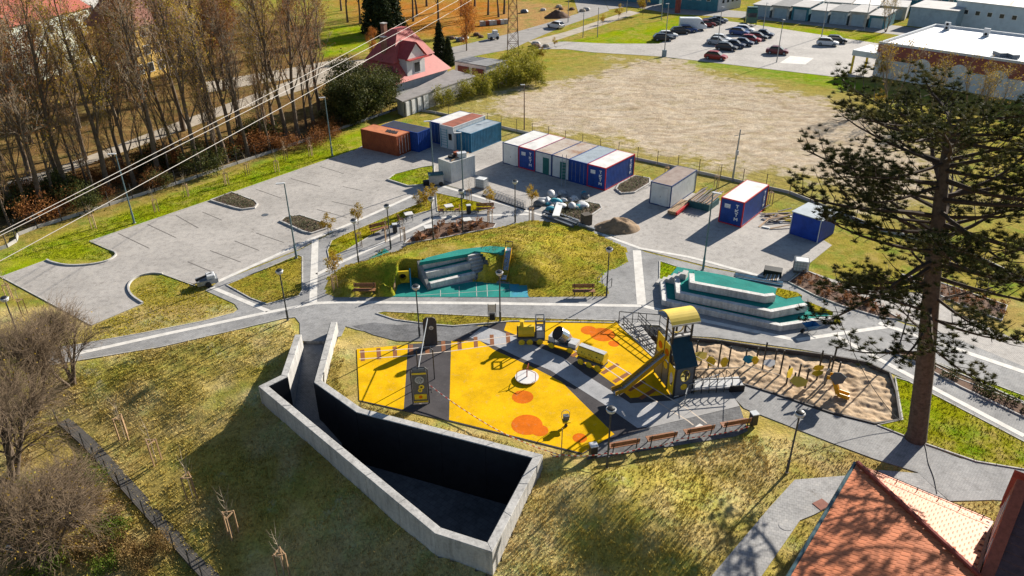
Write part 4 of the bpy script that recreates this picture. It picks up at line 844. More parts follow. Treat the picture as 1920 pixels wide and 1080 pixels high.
UP2 = thing('field_lamp', 'thin brown field lamp pole behind the container row', 'pole', G(983, 243)); MB().tube([(0, 0, 0), (0, 0, 6.1)], [.09, .05], 8).build('pole', pm('rust_pole', (.16, .10, .07), .7, .3, 3), UP2); MB().box((-.2, 0, 6.1), (.6, .2, .08)).build('lamp_head', LAMPH, UP2)

# ================================================================ BENCHES, TABLES, BINS
def bench():
    t = thing('bench', 'x', 'bench', group='timber benches')
    for k in range(3): MB().box((0, -.16+.17*k, .45), (1.85, .155, .05)).build('seat_slat', TIMBER, t)
    for k in range(2): MB().box((0, .30+.03*k, .66+.17*k), (1.85, .04, .155)).build('back_slat', TIMBER, t)
    for s_ in (-.75, .75):
        m = MB().bar((s_, -.22, 0), (s_, -.22, .43), .05).bar((s_, .22, 0), (s_, .34, .92), .05).bar((s_, -.24, .41), (s_, .26, .41), .05); m.build('leg', DARKM, t)
    return Maker(t)
BN = bench()
for u, v, rz, lab in [(684, 556, 0, 'brown bench with back against the bushy grass bank'), (1094, 558, 0, 'brown bench with back on the path below the mound lawn')]: BN(G(u, v-4, .045), rz, lab)
a, b_ = G(1140, 846), G(1405, 798); ang = math.atan2(b_.y-a.y, b_.x-a.x)
for (u, v), lab in zip([(1168, 842), (1238, 829), (1308, 816), (1376, 803)], ['first timber bench from the lamp post on the paved playground edge', 'second timber bench from the lamp post on the paved playground edge', 'third timber bench, in front of the white arrow marking', 'fourth timber bench, next to the square bin at the platform corner']): BN(G(u, v, .045), ang+math.pi, lab)
BN(G(712, 436, .04), R(33), 'long orange timber bench beside the narrow lawn'); BN(G(910, 398, .04), R(3), 'timber bench with back at the end of the picnic row')
def bin_(): 
    t = thing('litter_bin', 'x', 'bin', group='square litter bins'); MB().box((0, 0, .46), (.42, .42, .82)).build('body', DARKM, t, bevel=.02); MB().box((0, 0, .91), (.48, .48, .07)).build('lid', LAMPH, t, bevel=.015); return Maker(t)
LB = bin_()
for u, v, lab in [(1112, 856, 'litter bin with pale lid by the lamp end of the bench row'), (1411, 796, 'litter bin with pale lid at the platform corner'), (741, 436, 'litter bin with pale lid next to the long orange bench'), (879, 400, 'litter bin beside the end picnic bench')]: LB(G(u, v, .03), ang, lab)
ib = thing('information_stand', 'narrow pale information stand with black lower box by the path', 'sign', G(923, 606), 0)
for s_ in (-.3, .3): MB().bar((s_, 0, 0), (s_, 0, 1.75), .05).build('post', DARKM, ib)
MB().box((0, 0, 1.35), (.55, .05, .7)).build('sign_panel', pm('sign_face', (.55, .53, .48), .5, .15, 4), ib); MB().box((0, 0, .62), (.45, .25, .55)).build('lower_box', BLACK, ib)
for k in range(3):
    p = G(1124+k*9, 532+k*5, .05); t = thing('bike_rack', 'dark hoop bike rack at the notch of the mound lawn', 'bike rack', p, R(60), 'hoop bike racks by the mound lawn'); MB().tube([(-.5, 0, 0), (-.5, 0, .8), (.5, 0, .8), (.5, 0, 0)], .03, 6).build('hoop', DARKM, t)
TABT = pm('table_top', (.62, .60, .57), .6, .15, 3)
def table():
    t = thing('picnic_table', 'x', 'table', group='small park tables'); MB().box((0, 0, .74), (.85, .85, .06)).build('table_top', TABT, t, bevel=.01)
    for x in (-.32, .32):
        for y in (-.32, .32): MB().bar((x, y, 0), (x, y, .72), .05).build('leg', DARKM, t)
    return Maker(t)
def seat():
    t = thing('park_chair', 'x', 'chair', group='park chairs round the small tables'); MB().box((0, 0, .44), (.55, .5, .05)).build('seat', TIMBER, t); MB().box((0, .26, .72), (.55, .05, .4)).build('backrest', TIMBER, t)
    for x in (-.24, .24):
        for y in (-.2, .24): MB().bar((x, y, 0), (x, y, .42), .045).build('leg', DARKM, t)
    return Maker(t)
TB, CH = table(), seat()
for u, v, lab, seats in [(842, 398, 'small pale table on the path before the triangular lawn', [(828, 401, 1.57), (857, 400, -1.57)]), (876, 424, 'small pale table in the shrub bed near the middle lamp', [(861, 430, 1.6), (889, 427, -1.6)]), (804, 438, 'small pale table at the bed end with a dark chair', [(792, 449, 2.2), (818, 434, -1.1)]), (767, 413, 'small pale table beside the narrow lawn end', [(752, 418, 2.0)])]:
    TB(G(u, v, .07), R(20), lab)
    for q_, (su, sv_, rz) in enumerate(seats): CH(G(su, sv_, .07), rz, 'chair on the '+['lot', 'mound'][q_]+' side of the '+lab.replace('small pale ', ''))

# ================================================================ FENCES, WIRES, PYLON
def bfence(name, label, px, ph=1.7, base=.32, post=DARKM, step=2.6, mesh=True, ground=None):
    P = [ground(*p) if ground else G(*p) for p in px]; t = thing(name, label, 'fence', P[0]); pan = {}
    for a, b_ in zip(P[:-1], P[1:]):
        n = max(1, round((b_-a).length/step)); d = (b_-a)/n; dh = d.normalized()
        for k in range(n):
            p, q = a+d*k, a+d*(k+1)
            MB().bar(p+dh*.06+Vector((0, 0, base/2-.1)), q-dh*.06+Vector((0, 0, base/2-.1)), .09, base+.2).build('base_panel', CONC, t, True)
            MB().bar(p-Vector((0, 0, .2)), p+Vector((0, 0, ph+rnd.uniform(-.05, .05))), .06).build('post', post, t, True)
            if mesh:
                m = MB()
                for j in range(4): z = base+.15+(ph-base-.2)*j/3; m.bar(p+Vector((0, 0, z)), q+Vector((0, 0, z)), .012)
                m.build('wire', post, t, True)
    return t
bfence('boundary_fence', 'wire fence on a concrete base along the leafy wood strip', [(34, 442), (70, 428), (160, 400), (330, 346), (480, 296), (640, 242), (752, 203)])
bfence('boundary_fence', 'wire fence on a dark base between container yard and dry field', [(752, 203), (818, 213), (940, 240), (1195, 300), (1310, 325), (1480, 363), (1650, 432), (1800, 470), (1990, 560)], post=pm('rusty_post', (.12, .085, .07), .8, .3, 3))
bfence('entrance_fence', 'short corner fence of metal posts at the left lawn edge', [(34, 442), (32, 453), (14, 464), (-40, 482)], 1.5)
low = thing('footpath_fence', 'low wire fence beside the narrow asphalt footway down the slope', 'fence', GH(250, 900)); FP = [GH(u, v) for u, v in [(120, 790), (170, 835), (215, 885), (260, 935), (310, 990), (370, 1055), (420, 1110), (470, 1170)]]
DASPH = pm('dark_asphalt', (.085, .078, .07), .9, .3, 2); m = MB(); ctr = []
for i, p in enumerate(FP):
    d = (FP[min(i+1, 7)]-FP[max(i-1, 0)]); d.z = 0; d.normalize(); n = Vector((-d.y, d.x, 0)); ctr.append((p+n*.38, p-n*.38, n))
for (l0, r0, _), (l1, r1, _) in zip(ctr[:-1], ctr[1:]):
    z = Vector((0, 0, .09)); m.add([l0+z, r0+z, r1+z, l1+z, l0-z*4, r0-z*4, r1-z*4, l1-z*4], [(3, 2, 1, 0), (0, 1, 5, 4), (2, 3, 7, 6), (1, 2, 6, 5), (3, 0, 4, 7)])
struct(m, 'footway', DASPH)
side = 1 if ctr[0][0].x < ctr[0][1].x else -1
for (l0, r0, n0), (l1, r1, n1) in zip(ctr[:-1], ctr[1:]):
    e0, e1 = (l0, l1) if l0.x < r0.x else (r0, r1)
    for k in range(2): q = e0.lerp(e1, k/2); MB().bar(q-Vector((0, 0, .2)), q+Vector((0, 0, 1.3)), .06).build('post', DARKM, low, True)
    for z in (.35, .8, 1.25): MB().bar(e0+Vector((0, 0, z)), e1+Vector((0, 0, z)), .014).build('wire', DARKM, low, True)
WIRE = pm('wire', (.30, .27, .24), .5, .2, 3)
for i, (a, b_, z, lab) in enumerate([((-60, 466), (833, 0), 11, 'upper power line of the close pair sweeping across the bare trees'), ((-60, 472), (860, 0), 11, 'lower power line of the close pair sweeping across the bare trees'), ((-60, 522), (884, 0), 11, 'single lower power line crossing above the parking lawn')]):
    A_, B_ = G(*a, z), G(*b_, z); m = MB(); pts = []
    for k in range(25): t_ = k/24; q = A_.lerp(B_, t_); q.z += -.25*4*t_*(1-t_); pts.append(q)
    m.tube(pts, .024, 5); tag(m.build('power_line', WIRE), lab, 'cable')
tag(MB().tube([G(1566, 575, 6.5).lerp(G(1688, 790, .4), k/14)-Vector((0, 0, 1.6*4*(k/14)*(1-k/14)*.5)) for k in range(15)], .022, 5).build('hanging_cable', BLACK), 'black slack cable drooping from the pine to the sandpit corner', 'cable')
tag(MB().tube([G(u_, v_, .06) for u_, v_ in arc([(1731, 822), (1737, 845), (1741, 868), (1751, 895), (1757, 925)], 5)], .022, 5).build('ground_cable', BLACK), 'black cable running from the pine trunk over the path', 'cable')
py = thing('lattice_pylon', 'rusty lattice pylon standing behind the yellow shrubs', 'pylon', G(962, 122)); RUST = pm('rust_steel', (.16, .09, .06), .7, .35, 2); H_ = 24
c = [lambda z, s=s, q=q: Vector((s*(1.1-.85*z/H_), q*(1.1-.85*z/H_), z)) for s, q in ((-1, -1), (1, -1), (1, 1), (-1, 1))]
for f in c: MB().bar(f(0), f(H_), .14).build('leg', RUST, py)
for k in range(12):
    z0, z1 = k*2.0, k*2.0+2.0; m = MB()
    for i in range(4): m.bar(c[i](z0), c[(i+1) % 4](z1), .06).bar(c[(i+1) % 4](z0), c[i](z1), .06).bar(c[i](z1), c[(i+1) % 4](z1), .06)
    m.build('lattice_bay', RUST, py)
# ================================================================ CONTAINERS
BLUEP = pm('container_blue', (.010, .055, .27), .5, .3, 1.5); BLUEC = pm('container_cyan_blue', (.03, .16, .28), .55, .3, 1.5); REDF = pm('red_frame', (.55, .02, .02), .45, .25, 3); WPAN = pm('white_cabin', (.62, .63, .62), .55, .15, 1.5)
NAVY = pm('navy_frame', (.02, .05, .16), .5, .25, 3); WROOF = pm('white_roof', (.72, .70, .66), .6, .25, .7); RUSTROOF = pm('rusty_roof', (.45, .38, .32), .8, .45, .6, col2=(.30, .17, .10)); GREYROOF = pm('grey_roof', (.33, .38, .42), .6, .25, 1)
RUSTC = pm('rust_red', (.30, .075, .028), .7, .3, 1.2, col2=(.22, .05, .02)); RUSTTOP = pm('rust_orange_top', (.55, .19, .08), .8, .3, 1); DNAVY = pm('dark_navy_roof', (.03, .035, .06), .7, .3, 1); GDOOR = pm('green_door', (.02, .13, .12), .5, .2, 2); BRROOF = pm('brown_roof', (.30, .235, .20), .85, .35, 1, col2=(.22, .15, .12))
WPAINT = pm('white_paint', (.75, .75, .75), .6, .1, 3)
GLY = {'T': [(0, 1, 1, 1), (.5, 0, .5, 1)], 'K': [(0, 0, 0, 1), (0, .45, 1, 1), (.2, .55, 1, 0)], 'M': [(0, 0, 0, 1), (1, 0, 1, 1), (0, 1, .5, .4), (.5, .4, 1, 1)]}
def letters(par, txt, x, y, ztop, h=.32, w=.30, gap=.12, face='front', depth=.012):
    """vertical stack of block letters on a container face"""
    for i, ch in enumerate(txt):
        m = MB()
        for a0, b0, a1, b1 in GLY[ch]:
            z = ztop-(i+1)*(h+gap)
            if face == 'front': m.bar((x+a0*w, y, z+b0*h), (x+a1*w, y, z+b1*h), depth, .055, up=(0, -1, 0)) if False else m.bar((x+a0*w, y, z+b0*h), (x+a1*w, y, z+b1*h), .085, depth, up=(0, -1, 0))
            else: m.bar((x, y+a0*w, z+b0*h), (x, y+a1*w, z+b1*h), .085, depth, up=(1, 0, 0))
        m.build('letter', WPAINT, par)
def corr(m, p0, p1, z0, z1, out, n, dep=.035):
    """corrugated sheet between two plan points; out = outward normal"""
    p0, p1, out = Vector(p0), Vector(p1), Vector(out); vs = []; fs = []
    prof = []
    for k in range(n):
        for f, d in ((0, 0), (.3, 0), (.42, -dep), (.88, -dep)): prof.append(((k+f)/n, d))
    prof.append((1, 0))
    for t_, d in prof: q = p0.lerp(p1, t_)+out*d; vs += [(q.x, q.y, z0), (q.x, q.y, z1)]
    for k in range(len(prof)-1): fs.append((2*k, 2*k+2, 2*k+3, 2*k+1))
    return m.add(vs, fs)
def container(label, loc, yaw, W=2.44, L=6.06, H=2.6, frame=NAVY, wall=BLUEP, roof=WROOF, ribs=True, door=None, brand=False, sides='lr', roofribs=False, group=None, frontmat=None):
    t = thing('shipping_container' if ribs else 'site_cabin', label, 'container', (loc[0], loc[1], .03), yaw, group); b = .1
    for x in (0, W):
        for y in (0, L): MB().box((x+(b/2 if x == 0 else -b/2), y+(b/2 if y == 0 else -b/2), H/2), (b, b, H)).build('corner_post', frame, t)
    for z in (b/2, H-b/2):
        for x in (b/2, W-b/2): MB().box((x, L/2, z), (b*.9, L-2*b, b)).build('side_rail', frame, t)
        for y in (b/2, L-b/2): MB().box((W/2, y, z), (W-2*b, b*.9, b)).build('end_rail', frame, t)
    i = .035; z0, z1 = .09, H-.09
    for nm, p0, p1, o in (('front_wall', (b, i, 0), (W-b, i, 0), (0, -1, 0)), ('right_wall', (W-i, b, 0), (W-i, L-b, 0), (1, 0, 0)), ('back_wall', (W-b, L-i, 0), (b, L-i, 0), (0, 1, 0)), ('left_wall', (i, L-b, 0), (i, b, 0), (-1, 0, 0))):
        ln = (Vector(p1)-Vector(p0)).length; corr(MB(), p0, p1, z0, z1, o, max(2, int(ln/.3)), .035 if ribs else .006).build(nm, (frontmat or wall) if nm == 'front_wall' else wall, t)
    m = MB()
    if roofribs: corr_r = [m.box((.15+k*(W-.3)/11, L/2, H-.015), (.1, L-.2, .03)) for k in range(12)]
    m.box((W/2, L/2, H-.035), (W-.16, L-.16, .05)); m.build('roof', roof, t)
    if door == 'green':
        MB().box((W*.66, -.0, 1.05), (.85, .05, 1.98)).build('door', GDOOR, t)
    if door == 'white':
        d = MB().box((W*.66, -.0, 1.08), (.9, .05, 2.0)).build('door', WPAN, t); MB().box((W*.66-.36, -.04, 1.05), (.03, .05, .16)).build('handle', DARKM, d)
    if door == 'double':
        for s_ in (-1, 1):
            d = MB().box((W/2+s_*.55, .0, H/2), (1.06, .045, H-.3)).build('door', frontmat or wall, t)
            for q in (-.25, .25): MB().tube([(W/2+s_*.55+q, -.04, .2), (W/2+s_*.55+q, -.04, H-.2)], .018, 5).build('locking_bar', GALV, d)
    if brand:
        letters(t, 'TKTM', W*.66, .012, H-.34); letters(t, 'TKTM', W+.0, L-1.0, H-.35, face='side')
        for k, (h_, z) in enumerate(((.16, H-.62), (.14, H-.80), (.05, H-.93))): MB().box((W*.31, .005, z), (.6, .03, h_)).build('logo_mark', WPAINT, t)
    return t
def at(o, yaw, x, y): return (o[0]+x*math.cos(yaw)-y*math.sin(yaw), o[1]+x*math.sin(yaw)+y*math.cos(yaw))
container('single red-framed blue container with TKTM lettering beside scattered planks', (20.69, 68.72), -.681, H=2.65, frame=REDF, brand=True, ribs=False)
O, Y = (-.99, 86.55), -.689
for k, (lab, kw) in enumerate([('white site cabin with pale door at the start of the row', dict(frame=NAVY, wall=WPAN, door='white', ribs=False)), ('red-framed blue TKTM container wedged between white cabins', dict(frame=REDF, wall=BLUEP, brand=True, ribs=False)), ('white cabin with green door next to the red-framed container', dict(frame=NAVY, wall=WPAN, door='green', roof=RUSTROOF, ribs=False)), ('white cabin with green door behind the leaning ladder', dict(frame=NAVY, wall=WPAN, door='green', roof=RUSTROOF, ribs=False)), ('plain blue container with grey ribbed roof in the row', dict(frame=BLUEP, wall=BLUEP, roof=GREYROOF, roofribs=True, door='double')), ('red-framed blue TKTM container closing the row by the planted island', dict(frame=REDF, wall=BLUEP, brand=True, ribs=False))]):
    container(lab, at(O, Y, 2.443*k, 0), Y, group='containers standing in one row', **kw)
O2, Y2 = (-6.86, 91.91), -.657
container('light blue ribbed shipping container with open grey roof', O2, Y2, H=2.45, frame=BLUEC, wall=BLUEC, roof=GREYROOF, door='double')
cb = container('white hut with rusty roof and barred gate between blue containers', at(O2, Y2, -2.35, -.5), Y2, W=2.3, H=2.95, L=6.4, frame=WPAN, wall=WPAN, roof=pm('rust_sheet', (.33, .10, .06), .8, .4, 1), ribs=False)
for k in range(7): MB().box((.72, -.03, .4+.33*k), (1.0, .04, .04)).build('gate_bar', TBLUE, cb)
for x in (.2, 1.24): MB().box((x, -.03, 1.3), (.06, .05, 2.4)).build('gate_post', TBLUE, cb)
MB().box((1.75, -.01, 1.6), (.5, .06, .8)).build('window', BLACK, cb)
container('dark blue container with white roof left of the rusty-roofed hut', at(O2, Y2, -4.75, .2), Y2, H=2.75, frame=BLUEP, wall=BLUEP, roof=WROOF, door='double', frontmat=pm('deep_blue', (.015, .06, .16), .5, .25, 2))
oc = container('rust red shipping container with worn end doors', (-19.03, 92.73), -.593, W=6.06, L=2.44, H=2.5, frame=RUSTC, wall=RUSTC, roof=RUSTTOP)
m = MB()
for k in range(9): m.box((3.4+.2*k, 1.2+.05*(k % 3), 2.52), (.12, 1.0, .05), .5)
m.build('roof_strips', DARKM, oc); m = MB()
for y in (.4, .9, 1.5, 2.0): m.tube([(6.09, y, .2), (6.09, y, 2.3)], .025, 5)
m.build('locking_bars', WPAN, oc)
container('dark blue container with black roof behind the rust red one', at((-19.03, 92.73), -.593, 1.2, 2.55), -.593, W=6.06, L=2.44, H=2.5, frame=BLUEP, wall=BLUEP, roof=DNAVY)
container('pale grey site cabin with blue trim and brown roof standing alone', (14.58, 73.66), -.652, H=2.45, frame=NAVY, wall=WPAN, roof=BRROOF, door='white', ribs=False)
# white ribbed store with junk on its roof
a, b_, c = G(847, 344), G(891.5, 329), G(822, 335); yaw = math.atan2(b_.y-a.y, b_.x-a.x)-math.pi/2; Wd = (c-a).length; Ld = (b_-a).length
o = (a.x-Wd*math.cos(yaw), a.y-Wd*math.sin(yaw))
container('white ribbed steel store with junk piled on its flat roof', o, yaw, W=Wd, L=Ld, H=2.4, frame=WPAN, wall=WPAN, roof=pm('dirty_roof', (.5, .46, .40), .85, .35, 1))
def junk(label, cat, name, loc, bits, group=None):
    t = thing(name, label, cat, loc, group=group)
    for nm, c_, d_, rz_, mt in bits: MB().box(c_, d_, rz_).build(nm, mt, t, bevel=.01)
    return t
def on(x, y, z): p = at(o, yaw, x, y); return Vector((p[0], p[1], z+.03))
tyre = pm('tyre', (.02, .02, .02), .8, .3, 4)
tag(MB().lathe([(.2, 0), (.42, .0), (.46, .1), (.42, .22), (.2, .22)], n=14).build('tyre', tyre), 'black tyre lying on the white ribbed store', 'tyre').location = on(.9, 1.3, 2.42)
junk('white plastic crate on the store roof', 'crate', 'plastic_crate', on(1.6, 2.2, 2.4), [('body', (0, 0, .25), (1.0, .7, .5), .3, WPAN), ('lid', (0, 0, .52), (1.06, .76, .05), .3, LAMPH)])
junk('rust red box on the store roof beside the tyre', 'box', 'metal_box', on(.8, 2.1, 2.4), [('body', (0, 0, .2), (.6, .5, .4), .7, RUSTC), ('lid', (0, 0, .42), (.64, .54, .05), .7, RUSTC)])
tag(MB().bar(on(1.9, .4, 2.5), on(1.4, 3.4, 2.6), .12, .06).build('plank', PALEWOOD), 'pale plank lying across the white ribbed store roof', 'plank')
# blue covered stall behind the pine
a, b_ = G(1479, 438), G(1533, 456); yaw = math.atan2(b_.y-a.y, b_.x-a.x); BT = pm('blue_tarp', (.008, .05, .33), .55, .3, 2)
stl = thing('tarp_shed', 'blue tarpaulin shed with pale grey roof behind the pine branches', 'shed', a, yaw); Ws = (b_-a).length; Ls = 3.0
for nm, c_, d_, mt in (('front_sheet', (Ws/2, 0, 1.15), (Ws, .05, 2.2), BT), ('side_sheet', (Ws, Ls/2, 1.15), (.05, Ls, 2.2), BT), ('side_sheet', (0, Ls/2, 1.15), (.05, Ls, 2.2), BT), ('back_sheet', (Ws/2, Ls, 1.15), (Ws, .05, 2.2), BT), ('roof', (Ws/2, Ls/2, 2.32), (Ws+.2, Ls+.2, .08), GREYROOF)): MB().box(c_, d_).build(nm, mt, stl)
for x in (.05, Ws-.05): MB().box((x, -.06, 1.15), (.07, .05, 2.3)).build('post', LAMPH, stl)

# ================================================================ BUILDING MATERIAL IN THE YARD
BAG = pm('white_bag', (.62, .61, .6), .7, .25, 4); TEALB = pm('teal_bin', (.03, .11, .12), .6, .25, 3)
ls = thing('timber_rack', 'teal skip heaped with long grey boards beside the grey cabin', 'timber stack', G(1318, 385), -.65); MB().box((0, 0, .35), (2.4, 2.6, .7)).build('bin', TEALB, ls); GB = pm('grey_board', (.22, .19, .18), .85, .4, 5, objvar=.5)
for k in range(22): MB().bar((-1.1+.105*k+rnd.uniform(-.05, .05), -1.4, .76+rnd.uniform(0, .2)), (-1.1+.105*k+rnd.uniform(-.15, .15), 2.3+rnd.uniform(-.4, .4), .8+rnd.uniform(0, .3)), .09, .05).build('board', GB if k % 3 else PALEWOOD, ls)
rbm = thing('beam_stack', 'red sided stack of pale beams against the grey cabin', 'timber stack', G(1270, 398), -.6)
for k in range(5): MB().bar((-.5+.22*k, -1.2, .35), (-.5+.22*k, 2.4, .35), .18, .3).build('beam', REDF if k == 4 else PALEWOOD, rbm)
for k in range(14):
    p = G(1415+rnd.uniform(0, 55), 402+rnd.uniform(-6, 30)+0, .03); a_ = rnd.uniform(-.3, .9); L_ = rnd.uniform(1.2, 3.2)
    tag(MB().bar(p+Vector((0, 0, .06*k/3)), p+Vector((L_*math.cos(a_), L_*math.sin(a_), .06*k/3+rnd.uniform(0, .3))), .16, .05).build('plank', PALEWOOD if k % 2 else GB), ('pale' if k % 2 else 'grey')+' loose plank scattered beside the single red-framed container', 'plank', 'planks scattered by the red-framed container')
for k in range(10):
    p = G(1425+rnd.uniform(0, 70), 412+rnd.uniform(-10, 25), .03); tag(MB().box((0, 0, .05), (rnd.uniform(.3, .9), rnd.uniform(.2, .5), .1), rnd.uniform(0, 3)).build('board_scrap', WPAN if k % 2 else PALEWOOD), ('white' if k % 2 else 'brown')+' board scrap on the yard by the blue tarpaulin shed', 'scrap', 'board scraps by the tarpaulin shed').location = p
def heap(label, name, cat, px, R_, H_, mat, seed, mod=.35):
    p = G(*px, .02); n = 26; m = MB(); rs = np.random.RandomState(seed)
    g = np.linspace(-1, 1, n); X, Y = np.meshgrid(g, g); r = np.hypot(X, Y)
    z = np.maximum(0, 1-r**1.3)*H_*(1+fbm(X*R_+50, Y*R_+50, .9, seed, 3)*mod*2)+fbm(X*R_, Y*R_, .4, seed+1, 2)*.1*(r < .9); z[r > 1] = -.05
    vs = [(X[i, j]*R_, Y[i, j]*R_*.75, z[i, j]) for i in range(n) for j in range(n)]; fs = [(i*n+j, i*n+j+1, (i+1)*n+j+1, (i+1)*n+j) for i in range(n-1) for j in range(n-1) if r[i, j] < 1.05]
    ob = m.add(vs, fs).build(name, mat, smooth=True); ob.location = p; return tag(ob, label, cat)
heap('heap of brown sand on the yard before the planted island', 'sand_heap', 'sand heap', (1157, 427), 2.3, 1.1, pm('brown_sand', (.30, .205, .125), .95, .4, 3, bmp=.8), 51, .6)
# rubble: bags, foils and blocks
for k in range(38):
    u, v = 1008+rnd.uniform(0, 92), 374+rnd.uniform(-8, 22); p = G(u, v, .05); s_ = rnd.uniform(.3, .75); mt = rnd.choice([BAG, BAG, LAMPH, GREY, TBLUE, GALV])
    m = MB(); m.lathe([(s_*.6, 0), (s_, s_*.25), (s_*.85, s_*.6), (s_*.3, s_*.8)], n=11); ob = m.build('rubble_sack', mt, smooth=True); ob.location = p; ob.rotation_euler = (rnd.uniform(-.3, .3), rnd.uniform(-.3, .3), rnd.uniform(0, 6)); ob.scale = (1, rnd.uniform(.5, 1), rnd.uniform(.6, 1.3))
    tag(ob, {BAG: 'crumpled white', LAMPH: 'pale grey', GREY: 'dark grey', TBLUE: 'turquoise', GALV: 'dull metal-grey'}[mt]+' sack in the waste pile on the planted island', 'sack', 'waste pile sacks on the planted island')
for k, (a, b_) in enumerate([((1022, 398), (1082, 420)), ((1028, 394), (1085, 414)), ((1020, 404), (1075, 425)), ((1085, 420), (1115, 430))]): tag(MB().bar(G(*a, .15), G(*b_, .15), .22, .18).build('steel_channel', GALV if k % 2 else GREY), ['long grey steel channel nearest the mound lawn kerb', 'bright steel channel in the bundle by the waste pile', 'outer grey channel lying along the path edge', 'short steel channel past the end of the bundle'][k], 'channel')
tag(MB().bar(G(1050, 380, .4), G(1042, 405, .9), .7, .08).build('white_sheet', WPAN), 'tilted white panel leaning in the waste pile', 'panel')
tag(MB().box((0, 0, .55), (.9, .8, 1.1), .4).build('wire_basket', pm('stone_basket', (.12, .10, .08), .9, .5, 6)), 'dark stone-filled wire basket at the island corner', 'basket').location = G(1099, 420, .02)
def ibc(label, px, rz):
    t = thing('caged_tank', label, 'tank', G(*px, .02), rz); MB().box((0, 0, .07), (1.2, 1.0, .14)).build('pallet', GB, t); MB().box((0, 0, .64), (1.1, .92, 1.0)).build('tank', WPAN, t, bevel=.06); m = MB()
    for z in (.25, .5, .75, 1.0, 1.15):
        for s_ in (-.5, .5): m.bar((-.6, s_, z), (.6, s_, z), .025); m.bar((s_*1.2, -.5, z), (s_*1.2, .5, z), .025)
    for k in range(6):
        for s_ in (-.5, .5): m.bar((-.6+.24*k, s_, .15), (-.6+.24*k, s_, 1.17), .025); m.bar((s_*1.2, -.5+.2*k, .15), (s_*1.2, -.5+.2*k, 1.17), .025)
    m.build('cage', GALV, t); return t
ibc('white caged liquid tank on the yard by the mulch bed', (1500, 508), -.3); ibc('white caged liquid tank beside the mesh stack', (903, 352), -.5)
pal = thing('pallet_stack', 'pallet with black cover and loose boards near the caged tank', 'pallet', G(1447, 520), -.4); MB().box((0, .5, .3), (1.5, .9, .6)).build('cover', BLACK, pal)
for k in range(8): MB().bar((-.6+.16*k, -.9, .1+.02*k), (-.5+.15*k, .3, .2+.02*k), .1, .05).build('board', BAG if k % 2 else PALEWOOD, pal)
for k in range(5): tag(MB().tube([G(1379, 511+2.2*k, .1+.03*(k % 2)), G(1468, 527+2.2*k, .1+.03*(k % 2))], .06, 6).build('blue_pipe', BLUEC if k % 3 else GREY), ('long blue' if k % 3 else 'long grey')+' pipe in the bundle above the amphitheatre', 'pipe', 'pipes bundled above the amphitheatre')
tag(MB().bar(G(1356, 519, .06), G(1440, 543, .06), .16, .1).build('pale_kerbstone', KERB), 'long pale kerb bar along the back of the amphitheatre', 'kerb bar')
ms = thing('mesh_stack', 'flat stack of steel reinforcing mesh on the path', 'steel mesh', G(945, 372)); A_, B_, C_, D_ = [G(*q, .15) for q in ((915, 352), (985, 378), (985, 392), (905, 365))]; m = MB()
for k in range(15): t_ = k/14; m.bar(A_.lerp(B_, t_), D_.lerp(C_, t_), .03)
for k in range(6): t_ = k/5; m.bar(A_.lerp(D_, t_), B_.lerp(C_, t_), .03)
m.build('mesh_sheet', GREY, ms, True); MB().bar(D_-Vector((0, 0, .08)), C_-Vector((0, 0, .08)), .12, .16).build('support_beam', DARKM, ms, True)
ld = thing('ladder', 'aluminium ladder leaning against the white cabin row', 'ladder', G(1062, 350)); a, b_ = G(1056, 352), at(O, Y, 2.443*3.75, -.1); top = Vector((b_[0], b_[1], 2.75)); dd = (top-a).normalized(); sx = dd.cross(Vector((0, 0, 1))).normalized()*.22
for s_ in (-1, 1): MB().bar(a+sx*s_, top+sx*s_+dd*.3, .06).build('stile', GALV, ld, True)
for k in range(10): q = a.lerp(top, (k+.5)/10); MB().bar(q-sx, q+sx, .035).build('rung', GALV, ld, True)
gn = thing('generator', 'grey site generator with dark trailer beside the ribbed store', 'generator', G(818, 347), .2); MB().box((0, 0, .75), (1.6, .9, 1.1)).build('housing', GALV, gn, bevel=.04); MB().box((0, 0, 1.36), (1.7, 1.0, .1)).build('cover', TEALB, gn); MB().box((-1.1, 0, .4), (.7, .5, .5)).build('engine_box', BLACK, gn)
for x in (-.5, .5): wheel(gn, x, -.46, .26, tyre); wheel(gn, x, .5, .26, tyre)
wb = thing('wheelbarrow', 'blue wheelbarrow standing before the amphitheatre wall', 'wheelbarrow', G(1518, 622), R(195)); WBB = pm('barrow_blue', (.02, .13, .28), .5, .25, 3)
m = MB(); lo_ = [(-.3, -.2, .35), (.3, -.2, .35), (.3, .2, .35), (-.3, .2, .35)]; hi = [(-.55, -.38, .68), (.6, -.36, .72), (.6, .36, .72), (-.55, .38, .68)]; m.add(lo_+hi, [(0, 1, 2, 3), (0, 4, 5, 1), (1, 5, 6, 2), (2, 6, 7, 3), (3, 7, 4, 0)]); m.build('tray', WBB, wb); wheel(wb, .65, .03, .19, tyre)
for s_ in (-.25, .25): MB().tube([(.65, s_*.3, .2), (-.3, s_, .34), (-1.0, s_*1.1, .62)], .022, 5).build('handle', GALV, wb); MB().tube([(-.3, s_, .34), (-.4, s_, 0)], .02, 5).build('leg', GALV, wb)
tr = thing('tool_cart', 'grey cart with black load parked at the lot corner', 'cart', G(390, 534), R(28)); MB().box((0, 0, .45), (1.7, 1.0, .4)).build('bed', GALV, tr); MB().box((.35, 0, .8), (.7, .85, .35)).build('load', LAMPH, tr, bevel=.05)
MB().tube([(-.9, -.2, .75), (.5, .1, .95)], .1, 7).build('pipe', BLACK, tr); MB().tube([(-1.6, 0, .15), (-.8, 0, .4)], .04, 5).build('drawbar', DARKM, tr)
for y in (-.52, .6): wheel(tr, 0, y, .25, tyre)
